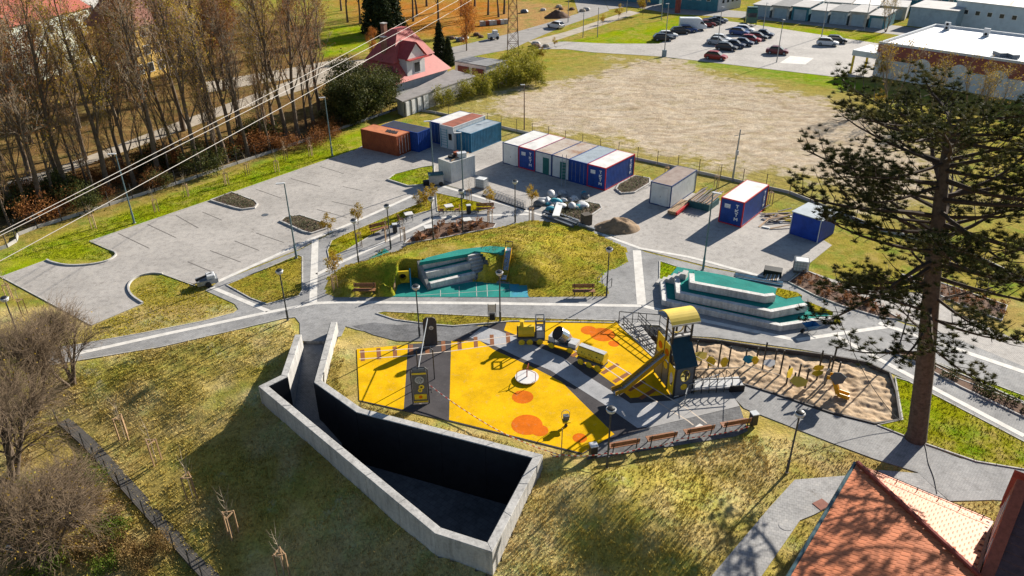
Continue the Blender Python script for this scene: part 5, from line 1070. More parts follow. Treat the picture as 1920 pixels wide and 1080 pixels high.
tag(MB().lathe([(.35, 0), (.35, .02), (.28, .024)], n=20).build('manhole_cover', GREY), 'round dark manhole cover in the parking lot', 'manhole').location = G(497, 403, .02)
tag(MB().lathe([(.38, 0), (.38, .015), (.3, .018)], n=20).build('manhole_cover', HEX), 'round paver-filled manhole on the lower path', 'manhole').location = G(1473, 985, .034)
tag(MB().box((0, 0, .01), (.75, .6, .03), .5).build('drain_grate', pm('brick_red', (.25, .09, .06), .8, .3, 4)), 'small red drain grate in the paving beside the tiled roof', 'drain').location = G(1540, 946, .034)
# ================================================================ TILED HALL ROOF (near, lower right)
TILE = pm('clay_tile', (.64, .20, .08), .55, .25, 1.2, objvar=.18); TILE2 = pm('clay_tile_field', (.64, .20, .08), .55, .3, 1.2); RIDGE = pm('ridge_tile', (.26, .045, .03), .5, .25, 3); BRICK = pm('gable_brick', (.30, .085, .055), .8, .3, 5); PLAST = pm('pale_plaster', (.55, .54, .50), .8, .2, 2); GUT = pm('gutter_teal', (.06, .12, .14), .4, .25, 4)
ZE = 4.0; E0 = G(1608, 869, ZE); av = (G(1484, 1080, ZE)-E0).normalized(); bv = Vector((-av.y, av.x, 0)); bv = bv if bv.x > 0 else -bv; SLOPE = .32; NW = 6.2
def RP(a, b_, dz=0.0): return E0+av*a+bv*b_+Vector((0, 0, SLOPE*min(a, b_)+dz))
hall = thing('tiled_hall', 'brick hall with broad red clay tile hip roof beside the lower path', 'building', (E0+av*6+bv*3-Vector((0, 0, ZE))))
AL = 15.0
m = MB(); m.poly([RP(0, 0, -.06), RP(AL, 0, -.06), RP(AL, NW, -.06), RP(NW, NW, -.06)]); m.poly([RP(0, 0, -.06), RP(NW, NW, -.06), RP(0, NW, -.06)]); m.build('roof_deck', RIDGE, hall, True)
hb = hall.children[0]
w0 = [E0+av*.5+bv*.5, E0+av*AL+bv*.5, E0+av*AL+bv*NW, E0+av*.5+bv*NW]
MB().prism([tuple(p[:2]) for p in w0], 0, ZE-.05).build('wall', BRICK, hall, True)
tw_, th_ = .27, .36; cells = []
for face in (0, 1):
    r = 0
    while r*th_ < NW/.95:
        y = r*th_*.953
        n = int((AL if face == 0 else NW)/tw_)
        for k in range(n+1):
            x = k*tw_+(tw_/2 if r % 2 else 0)
            a, b_ = (x, y) if face == 0 else (y, x)
            if face == 0 and (a < b_+.05 or b_ > NW-.1): continue
            if face == 1 and (b_ < a+.05 or b_ > NW-.15): continue
            cells.append((face, a, b_))
        r += 1
cells.sort(key=lambda c: (RP(c[1], c[2])-Vector((0, 0, CAM_H))).length if c[0] == 0 else 30+c[1])
def tilemesh(face):
    m = MB(); ex, ey = (av, bv) if face == 0 else (bv, av); up = (ey+Vector((0, 0, SLOPE))).normalized(); nn = ex.cross(up); nn = nn if nn.z > 0 else -nn
    w, l = tw_*.475, th_*1.08; prof = [(-w, .0), (-w*.7, .007), (w*.7, .007), (w, .0)]; vs = []
    for t_, lift in ((-.02, .016), (l, -.004)):
        vs += [ex*x+up*t_+nn*(h+lift) for x, h in prof]
    vs += [ex*x+up*-.02+nn*-.02 for x in (-w, w)]
    return m.add(vs, [(0, 1, 5, 4), (1, 2, 6, 5), (2, 3, 7, 6), (8, 9, 3, 2, 1, 0)])
tms = [tilemesh(0).mesh('tile'), tilemesh(1).mesh('tile')]
for t_ in tms: t_.materials.append(TILE)
vis = []
for c in cells:
    p = RP(c[1], c[2]); d = p-Vector((0, 0, CAM_H)); f = d.y*math.cos(PITCH)-d.z*math.sin(PITCH); u = 960+FPX*d.x/f; v = 540-FPX*(d.y*math.sin(PITCH)+d.z*math.cos(PITCH))/f
    if u < 1950 and v < 1100: vis.append(c)
rest = [c for c in cells if c not in set(vis)]; vis.sort(key=lambda c: (RP(c[1], c[2])-Vector((0, 0, CAM_H))).length)
rest += vis[300:]; roofo = bpy.data.objects[hb.name]
for f, a, b_ in vis[:300]:
    o = bpy.data.objects.new('tile', tms[f]); coll.objects.link(o); o.parent = roofo; o.location = RP(a, b_, -.03+rnd.uniform(-.004, .006))-wloc(roofo)
m = MB(); tm0 = [tilemesh(0), tilemesh(1)]
for f, a, b_ in rest:
    p = RP(a, b_, -.03+rnd.uniform(-.004, .006)); m.add([Vector(v)+p for v in tm0[f].v], tm0[f].f)
tag(m.build('tile_field', TILE2, roofo, True), kind='stuff')
for k in range(22):
    p0, p1 = RP(NW*k/22, NW*k/22, .05), RP(NW*(k+1)/22, NW*(k+1)/22, .05); MB().tube([p0, p1+(p1-p0)*.12], [.13, .10], 7).build('ridge_tile', RIDGE, hall, True)
MB().tube([RP(-.08, -.12, -.06), RP(AL, -.12, -.06)], .1, 7).build('gutter', GUT, hall, True)
m = MB()
for s_ in (.35, .55): m.tube([RP(s_, .9, .2), RP(s_, NW-.1, .2)], .02, 4)
for k in range(6): q = 1.0+k*.95; m.bar(RP(.35, q, 0), RP(.35, q, .25), .03)
m.build('snow_guard', DARKM, hall, True)
# brick gable with lancets rising where the annex meets the hall
def onplane(u, v, off=0.0):
    x, y = u-960, v-540; c, s_ = math.cos(ROLL), math.sin(ROLL); a, b_ = (c*x+s_*y)/FPX, (-s_*x+c*y)/FPX
    d = Vector((a, math.cos(PITCH)-b_*math.sin(PITCH), -math.sin(PITCH)-b_*math.cos(PITCH))); p0 = E0+bv*(NW+off); o_ = Vector((0, 0, CAM_H)); return o_+d*((p0-o_).dot(bv)/d.dot(bv))
GA = [(t_, z) for t_, z in ((0.2, 0), (.2, 5.2), (.9, 6.6), (1.05, 6.0), (1.2, 6.9), (1.9, 6.9), (3.6, 9.4), (3.8, 8.9), (4.0, 9.8), (4.6, 9.8), (9, 4), (9, 0))]
GA = [(-.2, 0), (-.2, 5.4), (.1, 6.3), (.4, 5.5), (1.6, 7.0), (3.2, 9.0), (6.4, 5.0), (6.4, 0)]
gab = thing('brick_gable', 'tall pointed brick gable with pale lancet recesses above the tiled roof', 'gable', E0+bv*NW+av*2-Vector((0, 0, ZE)))
def plane_prism(poly, o0, o1): 
    m = MB(); n = len(poly); vs = [E0+av*a+bv*(NW+o0)+Vector((0, 0, z-ZE)) for a, z in poly]+[E0+av*a+bv*(NW+o1)+Vector((0, 0, z-ZE)) for a, z in poly]
    return m.add(vs, [tuple(range(n)), tuple(range(2*n-1, n-1, -1))]+[(i, n+i, n+(i+1) % n, (i+1) % n) for i in range(n)])
plane_prism(GA, .05, .5).build('gable_wall', BRICK, gab, True)
for a0, zb, zt, w in ((.9, 4.6, 5.7, .5), (1.9, 4.8, 6.7, .6), (3.1, 5.0, 8.0, .7), (4.4, 5.0, 6.6, .6)):
    plane_prism([(a0-w/2, zb), (a0+w/2, zb), (a0+w/2, zt-w*.8), (a0, zt), (a0-w/2, zt-w*.8)], .02, .06).build('lancet', PLAST, gab, True)
for k in range(2): plane_prism([(-.25+k*.55, 5.3), (.1+k*.55, 5.3), (-.05+k*.55, 7.1)], 0-.02, .55).build('pinnacle', BRICK, gab, True)
DT = pm('dark_roof_tile', (.10, .055, .06), .7, .4, 3)
mr = thing('main_roof', 'dark weathered tile roof of the hall behind the brick gable', 'roof', E0+bv*(NW+3)+av*3-Vector((0, 0, ZE)))
plane_prism([(-.1, 0), (-.1, 4.9), (6.3, 4.9), (6.3, 0)], .5, 14).build('wall', BRICK, mr, True)
for r in range(14):
    for s_ in (-1, 1):
        t0, t1 = r/14, (r+1.25)/14; a0, a1 = 3.2+s_*3.5*(1-t0), 3.2+s_*3.5*(1-t1); z0, z1 = 4.8+3.7*t0, 4.8+3.7*t1
        plane_prism([(a0, z0+.06), (a0, z0), (a1, z1-.03), (a1, z1+.0)] if s_ < 0 else [(a0, z0), (a0, z0+.06), (a1, z1), (a1, z1-.03)], .5, 14).build('tile_course', DT, mr, True)

# ================================================================ RED-ROOFED HOUSE
REDT = pm('red_metal_roof', (.42, .06, .055), .5, .2, 1.5); REDT2 = pm('red_tiles', (.48, .10, .085), .6, .25, 1.2); HW = pm('house_white', (.66, .65, .63), .7, .15, 1); GLASS = pm('window_glass', (.03, .035, .04), .15, .2, 2, spec=.6); CHIM = pm('chimney_brick', (.34, .17, .11), .85, .3, 4)
h0, h1 = G(742, 159, 2.8), G(847, 128, 2.8); hd_ = (h1-h0).normalized(); hn = Vector((-hd_.y, hd_.x, 0)); HWd = (h1-h0).length; HD = 10.0
hs = thing('red_roof_house', 'white house with steep red hipped roof and gabled dormer among trees', 'house', (h0.x, h0.y, 0), math.atan2(hd_.y, hd_.x))
MB().box((HWd/2, HD/2, 1.5), (HWd-1, HD-1, 3)).build('wall', HW, hs)
def frustum(m, x0, y0, x1, y1, z0, X0, Y0, X1, Y1, z1): return m.add([(x0, y0, z0), (x1, y0, z0), (x1, y1, z0), (x0, y1, z0), (X0, Y0, z1), (X1, Y0, z1), (X1, Y1, z1), (X0, Y1, z1)], [(0, 1, 5, 4), (1, 2, 6, 5), (2, 3, 7, 6), (3, 0, 4, 7), (4, 5, 6, 7), (3, 2, 1, 0)])
rf = frustum(MB(), 0, 0, HWd, HD, 2.8, 2.2, 2.3, HWd-2.2, HD-2.3, 5.4).build('lower_roof', REDT2, hs); rf2 = frustum(MB(), 1.8, 1.9, HWd-1.8, HD-1.9, 5.35, HWd*.42, HD*.42, HWd*.62, HD*.58, 9.6).build('upper_roof', REDT2, hs)
for (x, y, z) in ((3.0, 4.8, 8.3), (HWd*.40, HD*.68, 9.8)): c = MB().box((x, y, z-.8), (.7, .7, 2.6)).build('chimney', CHIM, rf2); MB().box((x, y, z+.55), (.85, .85, .12)).build('chimney_cap', KERB, c)
dx, dw = HWd*.40, 4.6; dm = MB().box((dx, 2.2, 4.4), (dw-.5, 3.4, 3.2)).build('dormer_wall', HW, hs)
dr_ = MB(); z0, z1 = 5.9, 8.2; dr_.add([(dx-dw/2, .1, z0), (dx, .1, z1), (dx, 5.5, z1), (dx-dw/2, 5.5, z0)], [(0, 1, 2, 3)]); dr_.add([(dx+dw/2, .1, z0), (dx+dw/2, 5.5, z0), (dx, 5.5, z1), (dx, .1, z1)], [(0, 1, 2, 3)]); dr_.build('dormer_roof', REDT, hs)
MB().add([(dx-dw/2+.3, .35, z0), (dx+dw/2-.3, .35, z0), (dx, .35, z1-.2)], [(0, 1, 2)]).build('dormer_gable', HW, hs); MB().box((dx, .1, z0-.08), (dw, .9, .14)).build('dormer_eave', REDT, hs)
wn = MB().box((dx+.2, .48, 4.4), (1.5, .08, 1.7)).build('window', HW, hs); MB().box((dx+.2, .43, 4.4), (1.2, .05, 1.4)).build('pane', GLASS, wn)
# long shed in front, garages beside it
def slabhouse(name, label, cat, pts, z, wall, roof, wallname='wall'):
    """pts: plan corners of the roof; gives walls, roof slab"""
    c = sum((Vector((*p, 0)) for p in pts), Vector())/len(pts); t = thing(name, label, cat, (c.x, c.y, 0)); ins = [tuple((Vector((*p, 0)).lerp(c, .035))[:2]) for p in pts]
    MB().prism(ins, 0, z-.15).build(wallname, wall, t, True); MB().prism(pts, z-.14, z, True).build('roof', roof, t, True); return t
SHR = pm('grey_sheet_roof', (.27, .25, .24), .85, .25, 1); OLDW = pm('old_plaster', (.48, .46, .42), .9, .35, 1)
sh = slabhouse('long_shed', 'long low shed with grey sheet roof and white doors', 'shed', PX([(741, 183), (849, 130), (892, 142), (754, 190)], 2.4), 2.4, OLDW, SHR)
p0, p1 = Vector((*PX([(754, 190)], 2.4)[0], 0)), Vector((*PX([(892, 142)], 2.4)[0], 0)); dd = (p1-p0).normalized(); nn = Vector((dd.y, -dd.x, 0))
for k in range(4): q = p0+dd*(.6+1.35*k)+nn*-.1; q = q.lerp(Vector((sh.location.x, sh.location.y, 0)), .02); MB().bar(q+Vector((0, 0, 1.05)), q+dd*1.1+Vector((0, 0, 1.05)), .3, 2.0).build('door', HW, sh, True)
for k in range(4): q = p0+dd*(.45+1.35*k); MB().bar(q, q+Vector((0, 0, 2.2)), .12).build('door_post', DARKM, sh, True)
GARR = pm('garage_roof', (.24, .24, .24), .9, .25, 1); DRED = pm('dark_red_door', (.15, .03, .025), .6, .2, 3)
ga = slabhouse('garage_block', 'flat-roofed white garage with two dark red doors beside the house', 'garage', PX([(851, 114), (880, 105), (952, 113), (912, 124)], 2.6), 2.6, HW, GARR)
p0, p1 = [Vector((*PX([q], 2.6)[0], 0)) for q in ((851, 114), (912, 124))]; dd = (p1-p0); 
for k in range(2): q = p0+dd*(.1+.45*k)+Vector((.1, -.12, 0)); MB().bar(q+Vector((0, 0, 1.0)), q+dd*.34+Vector((0, 0, 1.0)), .12, 1.9).build('garage_door', DRED, ga, True)
yw = thing('yard_wall', 'pale yard wall joining the garages and the yellow shrubs', 'wall', G(915, 160)); P = [G(912, 148), G(950, 160), G(952, 138)]
for a, b_ in zip(P[:-1], P[1:]): MB().bar(a+Vector((0, 0, .8)), b_+Vector((0, 0, .8)), .2, 1.7).build('wall_panel', OLDW, yw, True)

# ================================================================ STORE WITH WHITE ROOF
s0, s1, s2 = [Vector((*PX([q], 5.5)[0], 0)) for q in ((1650, 80), (1920, 118), (1717, 42))]; sd_ = (s1-s0).normalized(); sn = Vector((-sd_.y, sd_.x, 0)); SD = (s2-s0).dot(sn); SL_ = 46
stt = thing('flat_roof_store', 'large store with white flat roof, red brick band and pale arches', 'store', (s0.x, s0.y, 0), math.atan2(sd_.y, sd_.x)); SBR = pm('store_brick', (.32, .10, .075), .8, .2, 2); SWH = pm('store_white', (.62, .66, .68), .7, .15, 1)
MB().box((SL_/2, SD/2, 2.6), (SL_, SD, 5.2)).build('wall', SWH, stt); MB().box((SL_/2, -.06, 4.15), (SL_+.2, .14, 2.3)).build('brick_band', SBR, stt); MB().box((-.06, SD/2, 4.15), (.14, SD, 2.3)).build('brick_band', SBR, stt)
for k in range(5):
    x = 7.5+k*5.6; m = MB(); n = 14; vs = [(x+1.35*math.cos(math.pi*j/n), -.16, 2.6+1.35*math.sin(math.pi*j/n)) for j in range(n+1)]+[(x-1.35, -.16, 0), (x+1.35, -.16, 0)]; m.poly(vs).build('arch_panel', SWH, stt)
MB().box((SL_/2, SD/2, 5.24), (SL_-.6, SD-.6, .06)).build('roof', pm('store_roof', (.80, .79, .77), .6, .1, .5), stt)
for c_, d_ in (((SL_/2, .1, 5.42), (SL_+.3, .35, .5)), ((SL_/2, SD-.1, 5.42), (SL_+.3, .35, .5)), ((.1, SD/2, 5.42), (.35, SD-.4, .5)), ((SL_-.1, SD/2, 5.42), (.35, SD-.4, .5))): MB().box(c_, d_).build('parapet', LAMPH, stt)
cn = MB().box((-1.6, 2.2, 3.5), (4.4, 6.5, .9)).build('canopy', SWH, stt)
for y in (-.8, 4.8): MB().box((-3.5, y, 1.5), (.3, .3, 3.0)).build('canopy_post', YEL, stt)
MB().box((-.1, 2.2, 1.4), (.12, 4.0, 2.6)).build('entrance_glass', pm('store_glass', (.04, .10, .11), .2, .2, 2), stt)
def acunit(label, x, y, n):
    p = s0+sd_*x+sn*y; t = thing('roof_fan_unit', label, 'air conditioner', (p.x, p.y, 5.27), stt.rotation_euler.z); MB().box((0, 0, .75), (.95, .4, 1.3)).build('housing', LAMPH, t)
    for k in range(n): o = MB().lathe([(.24, 0), (.24, .03), (.18, .03)], n=12).build('fan', BLACK, t); o.matrix_local = Matrix.Translation((0, -.2, .45+.62*k)) @ Matrix.Rotation(math.pi/2, 4, 'X')
    MB().box((0, 0, .05), (1.1, .9, .1)).build('stand', GALV, t)
acunit('double fan unit at the back corner of the white roof', 3, SD-3.0, 2); acunit('single fan unit alone along the back parapet', 10, SD-4.5, 1); acunit('double fan unit, first of the pair on the white roof', 19, SD-6, 2); acunit('double fan unit, second of the pair on the white roof', 21, SD-6, 2)
for k in range(2):
    p = s0+sd_*(17+1.8*k)+sn*3.5; tag(MB().box((0, 0, .35), (1.1, 2.0, .6)).build('roof_light', pm('roof_light_dark', (.10, .12, .15), .4, .2, 2)), ['dark roof hatch on the entrance side of its twin on the store roof', 'dark roof hatch on the far side of its twin on the store roof'][k], 'roof hatch', 'roof hatches on the store').location = (p.x, p.y, 5.3)

# ================================================================ FAR SHEDS AND HALLS
PALEB = pm('pale_blue_wall', (.34, .42, .46), .8, .2, 1); TEALW = pm('teal_wall', (.05, .19, .24), .7, .25, 1); FROOF = pm('felt_roof', (.46, .44, .42), .8, .25, .6); HALLR = pm('hall_roof', (.78, .74, .69), .6, .15, .4)
def farbox(name, label, cat, px0, px1, depth, z, wall, roof, group=None, wins=0, doors=0):
    a, b_ = G(*px0), G(*px1); d = (b_-a).normalized(); rz = math.atan2(d.y, d.x); L = (b_-a).length; t = thing(name, label, cat, a, rz, group)
    MB().box((L/2, depth/2, z/2), (L-.1, depth, z)).build('wall', wall, t); r_ = MB(); r_.add([(-.15, -.3, z), (L+.05, -.3, z), (L+.05, depth+.3, z+.35), (-.15, depth+.3, z+.35), (-.15, -.3, z+.14), (L+.05, -.3, z+.14), (L+.05, depth+.3, z+.5), (-.15, depth+.3, z+.5)], [(4, 5, 6, 7), (0, 1, 5, 4), (1, 2, 6, 5), (2, 3, 7, 6), (3, 0, 4, 7)]); r_.build('roof', roof, t)
    for k in range(wins): w_ = MB().box((L*(k+1)/(wins+1), -.03, z*.62), (1.1, .1, 1.0)).build('window', HW, t); MB().box((L*(k+1)/(wins+1), -.07, z*.62), (.85, .08, .8)).build('pane', GLASS, w_)
    for k in range(doors): MB().box((L*(k+.5)/doors, -.03, z*.42), (L/doors*.7, .08, z*.8)).build('door', TEALW if k % 2 else PALEB, t)
    return t
labs = ['weathered garage hut at the road end by the green truck', 'pale garage hut with wide door in the far hut row', 'garage hut with teal door in the far hut row', 'low grey hut with felt roof beside the teal one', 'pale blue hut before the long hall', 'small hut with shrubs at its foot', 'last hut of the row near the white car']
for k in range(7): farbox('garage_hut', labs[k], 'hut', (1410+k*36, 30+k*3.6), (1442+k*36, 33.2+k*3.6), 8, 2.6+.2*(k % 3), [PALEB, OLDW, TEALW, PALEB][k % 4], [FROOF, GARR, FROOF][k % 3], 'garage huts in a row', doors=1)
for k in range(5): farbox('garage_hut', ['grey', 'white-roofed', 'third', 'fourth white-roofed', 'last'][k]+' flat-roofed hut in the second row behind the hut with the teal door', 'hut', (1440+k*52, 18+k*4.2), (1488+k*52, 21.5+k*4.2), 8, 2.8, [OLDW, PALEB][k % 2], [FROOF, HALLR][k % 2], 'garage huts in the second row', doors=1)
farbox('long_hall', 'low grey-blue hall between the huts and the white-roofed hall', 'hall', (1700, 48), (1788, 58), 9, 4.0, PALEB, FROOF)
farbox('white_roof_hall', 'long pale hall with white roof and a row of small windows', 'hall', (1782, 50), (1990, 78), 22, 5.5, pm('hall_wall', (.50, .57, .61), .7, .15, 1), HALLR, wins=8)
farbox('teal_workshop', 'teal workshop with glazed front by the far road', 'workshop', (1240, 14), (1344, 22), 12, 4.5, TEALW, FROOF, wins=5)
farbox('glass_pavilion', 'grey ribbed pavilion next to the teal workshop', 'pavilion', (1345, 22), (1388, 14), 10, 3.6, LAMPH, FROOF, wins=4)
farbox('teal_fence_hall', 'long dark teal warehouse at the far road bend', 'warehouse', (1100, -4), (1236, 8), 10, 4.0, TEALW, FROOF)
farbox('far_warehouse', 'pale far warehouse behind the hut rows', 'warehouse', (1500, 8), (1680, 22), 14, 5, OLDW, HALLR, wins=6)
farbox('far_warehouse', 'teal-walled far warehouse behind the long hall', 'warehouse', (1690, 20), (1800, 28), 14, 5, TEALW, FROOF, wins=4)
# apartment houses behind the bare trees
def block(name, label, px0, px1, depth, z, wall, roofm, nx, ny):
    a, b_ = G(*px0), G(*px1); d = (b_-a).normalized(); rz = math.atan2(d.y, d.x); L = (b_-a).length; t = thing(name, label, 'building', a, rz); MB().box((L/2, depth/2, z/2), (L, depth, z)).build('wall', wall, t)
    frustum(MB(), -.5, -.5, L+.5, depth+.5, z, 1, depth*.45, L-1, depth*.55, z+4.5).build('roof', roofm, t)
    for i in range(nx):
        for j in range(ny): x, zz = L*(i+.5)/nx, 1.7+j*2.9; w_ = MB().box((x, -.02, zz), (1.3, .1, 1.6)).build('window', HW, t); MB().box((x, -.06, zz), (1.05, .08, 1.35)).build('pane', GLASS, w_)
    for i in range(2): MB().box((-.02, depth*(i+.5)/2, 1.7), (.1, 1.2, 1.5)).build('window', HW, t)
    return t
ROOFB = pm('brown_tile_roof', (.23, .10, .07), .8, .25, 1); block('yellow_house', 'yellow plastered apartment house behind the bare poplars', (258, 152), (352, 126), 9, 8.6, pm('yellow_plaster', (.62, .40, .10), .85, .2, .6), ROOFB, 5, 3); block('pale_house', 'pale green apartment house with red roof behind the trees', (40, 165), (190, 112), 12, 9.5, pm('pale_green_plaster', (.50, .54, .46), .85, .2, .6), pm('red_roof_far', (.34, .09, .06), .8, .25, 1), 7, 3)
block('brick_house', 'brick apartment house with dark roof at the far left', (-200, 190), (-20, 150), 12, 9, pm('brick_far', (.32, .12, .08), .85, .25, .8), ROOFB, 6, 3); block('white_house', 'white walled house standing behind the pale green one', (110, 70), (210, 50), 12, 10, HW, ROOFB, 5, 3)

# ================================================================ VEHICLES
def carpaint(name, col): return pm(name, col, .28, .12, 2, spec=.5, bmp=0)
TYR = tyre; CGL = pm('car_glass', (.02, .025, .03), .1, .1, 2, spec=.6, bmp=0); LGT = pm('head_light', (.7, .7, .68), .2, .1, 2, bmp=0); TLT = pm('tail_light', (.35, .02, .015), .3, .1, 2, bmp=0)
def loft(m, secs):
    """secs: list of (x, half-width low, half-width high, z low, z high)"""
    b = len(m.v)
    for x, wl, wh, zl, zh in secs: m.v += [(x, -wl, zl), (x, wl, zl), (x, wl, (zl+zh)/2+.05), (x, wh, zh), (x, -wh, zh), (x, -wl, (zl+zh)/2+.05)]
    for i in range(len(secs)-1):
        for k in range(6): a, c = b+i*6+k, b+i*6+(k+1) % 6; m.f.append((a, a+6, c+6, c))
    m.f.append(tuple(b+k for k in range(6))); m.f.append(tuple(b+(len(secs)-1)*6+k for k in reversed(range(6)))); return m
def make_car(mat, kind='hatch'):
    t = thing('parked_car', 'x', 'car', group='cars on the store parking')
    bod = loft(MB(), [(-2.1, .72, .66, .38, .78), (-1.95, .84, .76, .25, .92), (-1.2, .87, .80, .22, .97), (.7, .87, .80, .22, .95), (1.6, .85, .76, .24, .82), (2.05, .74, .64, .32, .68)]).build('body', mat, t)
    rear = -1.95 if kind == 'hatch' else -1.55
    loft(MB(), [(rear, .74, .66, .9, .95), (rear+.45, .76, .60, .9, 1.40), (-.3, .77, .60, .92, 1.46), (.35, .77, .60, .92, 1.40), (1.05, .75, .68, .9, .93)]).build('glasshouse', CGL, t)
    loft(MB(), [(rear+.5, .58, .56, 1.37, 1.43), (-.3, .60, .57, 1.42, 1.50), (.38, .57, .54, 1.38, 1.43)]).build('roof_panel', mat, t)
    for x in (-1.3, 1.3):
        for s_ in (-.8, .86):
            o = MB().lathe([(.31, 0), (.31, .14), (.2, .15)], n=12).build('wheel', TYR, t); o.matrix_local = Matrix.Translation((x, s_, .31)) @ Matrix.Rotation(math.pi/2, 4, 'X'); r_ = MB().lathe([(.19, .15), (.17, .155)], n=10).build('rim', GALV, o)
    for s_ in (-.55, .55): MB().box((2.03, s_, .62), (.1, .3, .12)).build('head_light', LGT, t); MB().box((-2.06, s_*1.1, .75), (.1, .22, .16)).build('tail_light', TLT, t)
    return Maker(t)
PAINT = {n: make_car(carpaint('car_'+n, c), k) for n, c, k in [('black', (.015, .016, .018), 'hatch'), ('white', (.7, .7, .69), 'hatch'), ('silver', (.38, .39, .40), 'sedan'), ('red', (.33, .02, .015), 'hatch'), ('dark_red', (.16, .015, .015), 'sedan'), ('blue', (.02, .06, .2), 'hatch'), ('navy', (.015, .025, .06), 'sedan')]}
c0, c1 = G(1324, 112), G(1360, 116); ca_ = math.atan2(c1.y-c0.y, c1.x-c0.x)
for u, v, col, da, lab in [(1342, 111, 'red', 0, 'bright red hatchback parked against the green verge'), (1457, 101, 'dark_red', .15, 'dark red saloon parked alone in the middle of the car park'), (1551, 85, 'white', .1, 'white hatchback parked beside a dark car away from the rest'), (1568, 80, 'black', .1, 'black hatchback right behind the lone white car'),
                           (1362, 94, 'black', .1, 'black hatchback at the road end of the car cluster'), (1377, 89, 'navy', .1, 'navy saloon second in the car cluster'), (1393, 85, 'navy', .1, 'navy saloon next to the red car in the cluster'), (1407, 79, 'red', .1, 'red hatchback tucked inside the car cluster'), (1420, 74, 'black', .1, 'black hatchback at the far end of the cluster'), (1345, 83, 'silver', .0, 'silver saloon at the lamp post of the car park'), (1352, 78, 'white', 0, 'white hatchback behind the silver saloon'),
                           (1386, 65, 'blue', 0, 'blue hatchback before the white one near the truck'), (1396, 60, 'white', 0, 'white hatchback behind the blue one near the truck'), (1432, 69, 'navy', .05, 'navy saloon set slightly apart from the cluster'),
                           (1243, 76, 'black', .5, 'black hatchback closest to the store road bend on the grass side'), (1252, 71, 'white', .5, 'white hatchback next to the road bend car'), (1275, 63, 'black', .5, 'black hatchback just before the white van'), (1289, 60, 'blue', .5, 'blue hatchback touching the white van row'), (1324, 50, 'dark_red', .5, 'dark red saloon just past the white van'), (1331, 47, 'black', .5, 'black hatchback third past the white van'), (1339, 45, 'navy', .5, 'navy saloon fourth past the white van'), (1347, 42, 'silver', .5, 'silver saloon last in the van row'), (1630, 44, 'white', .2, 'white hatchback by the last hut'), (1042, 52, 'white', 2.9, 'white car driving on the far road')]:
    PAINT[col](G(u, v, .025), ca_+da, lab)
van = thing('delivery_van', 'long white delivery van in the row of parked cars', 'van', G(1298, 56, .025), ca_+.45); VW = carpaint('van_white', (.72, .73, .73))
loft(MB(), [(-3.0, .98, .9, .4, 2.5), (-2.9, 1.0, .92, .35, 2.6), (1.2, 1.0, .92, .35, 2.6), (1.9, 1.0, .86, .35, 2.2), (2.5, .98, .85, .35, 1.3), (3.0, .9, .8, .4, 1.05)]).build('body', VW, van); loft(MB(), [(1.5, 1.005, .88, 1.45, 2.1), (1.95, 1.005, .84, 1.4, 2.0), (2.48, .95, .8, 1.2, 1.34)]).build('windscreen', CGL, van)
for x in (-1.9, 1.9):
    for s_ in (-.88, 1.0): wheel(van, x, s_, .36, TYR)
trk = thing('green_truck', 'dark green lorry standing at the car park entrance', 'truck', G(1407, 47, .025), ca_-1.2); GT = carpaint('truck_green', (.012, .09, .065))
loft(MB(), [(-1.1, 1.2, 1.15, .7, 3.4), (.8, 1.2, 1.1, .6, 3.5), (1.1, 1.18, 1.0, .6, 2.4)]).build('cab', GT, trk); MB().box((-3.0, 0, 1.0), (3.6, 1.0, .4)).build('chassis', DARKM, trk); MB().box((1.05, 0, 2.3), (.12, 2.0, .9)).build('windscreen', CGL, trk); MB().box((-.6, 0, 3.6), (1.1, 2.2, .5)).build('roof_deflector', GT, trk)
for x in (.2, -2.6, -3.9):
    for s_ in (-1.1, 1.2): wheel(trk, x, s_, .5, TYR)
for k, (u, v, h) in enumerate([(1245, 106, 9.5), (1456, 117, 7.5), (1345, 87, 7.5), (1240, 38, 9), (1540, 70, 7), (1620, 58, 7), (1120, 70, 6), (1093, 70, 5), (1065, 42, 6), (1175, 24, 6), (1430, 60, 6)]):
    t = thing('road_lamp', ['tall lamp with grey box at the store entrance', 'lamp post beside the dark red saloon', 'lamp post at the silver saloon', 'lamp on the verge before the far road', 'lamp between verge and far road by the white car', 'lamp before the hut row', 'lamp on the sandy sidewalk', 'lamp on the road island', 'lamp by the building site curve', 'lamp at the far road junction', 'thin lamp behind the navy saloon'][k], 'lamp', G(u, v), rnd.uniform(0, 6), 'lamps of the store car park and far roads')
    MB().tube([(0, 0, 0), (0, 0, h)], [.1, .06], 7).build('pole', GALV, t); MB().box((.25, 0, h), (.7, .2, .08)).build('lamp_head', LAMPH, t)
    if k == 0: MB().box((0, 0, .6), (.7, .5, 1.2)).build('switch_box', pm('box_blue_grey', (.2, .27, .32), .6, .2, 2), t)
tag(MB().lathe([(.7, 0), (.7, 4.5), (.75, 4.6), (.75, 4.9)], n=12).build('advert_column', pm('advert_red', (.30, .07, .06), .6, .3, 2)), 'round red advertising column by the far road', 'column').location = G(1270, 24)
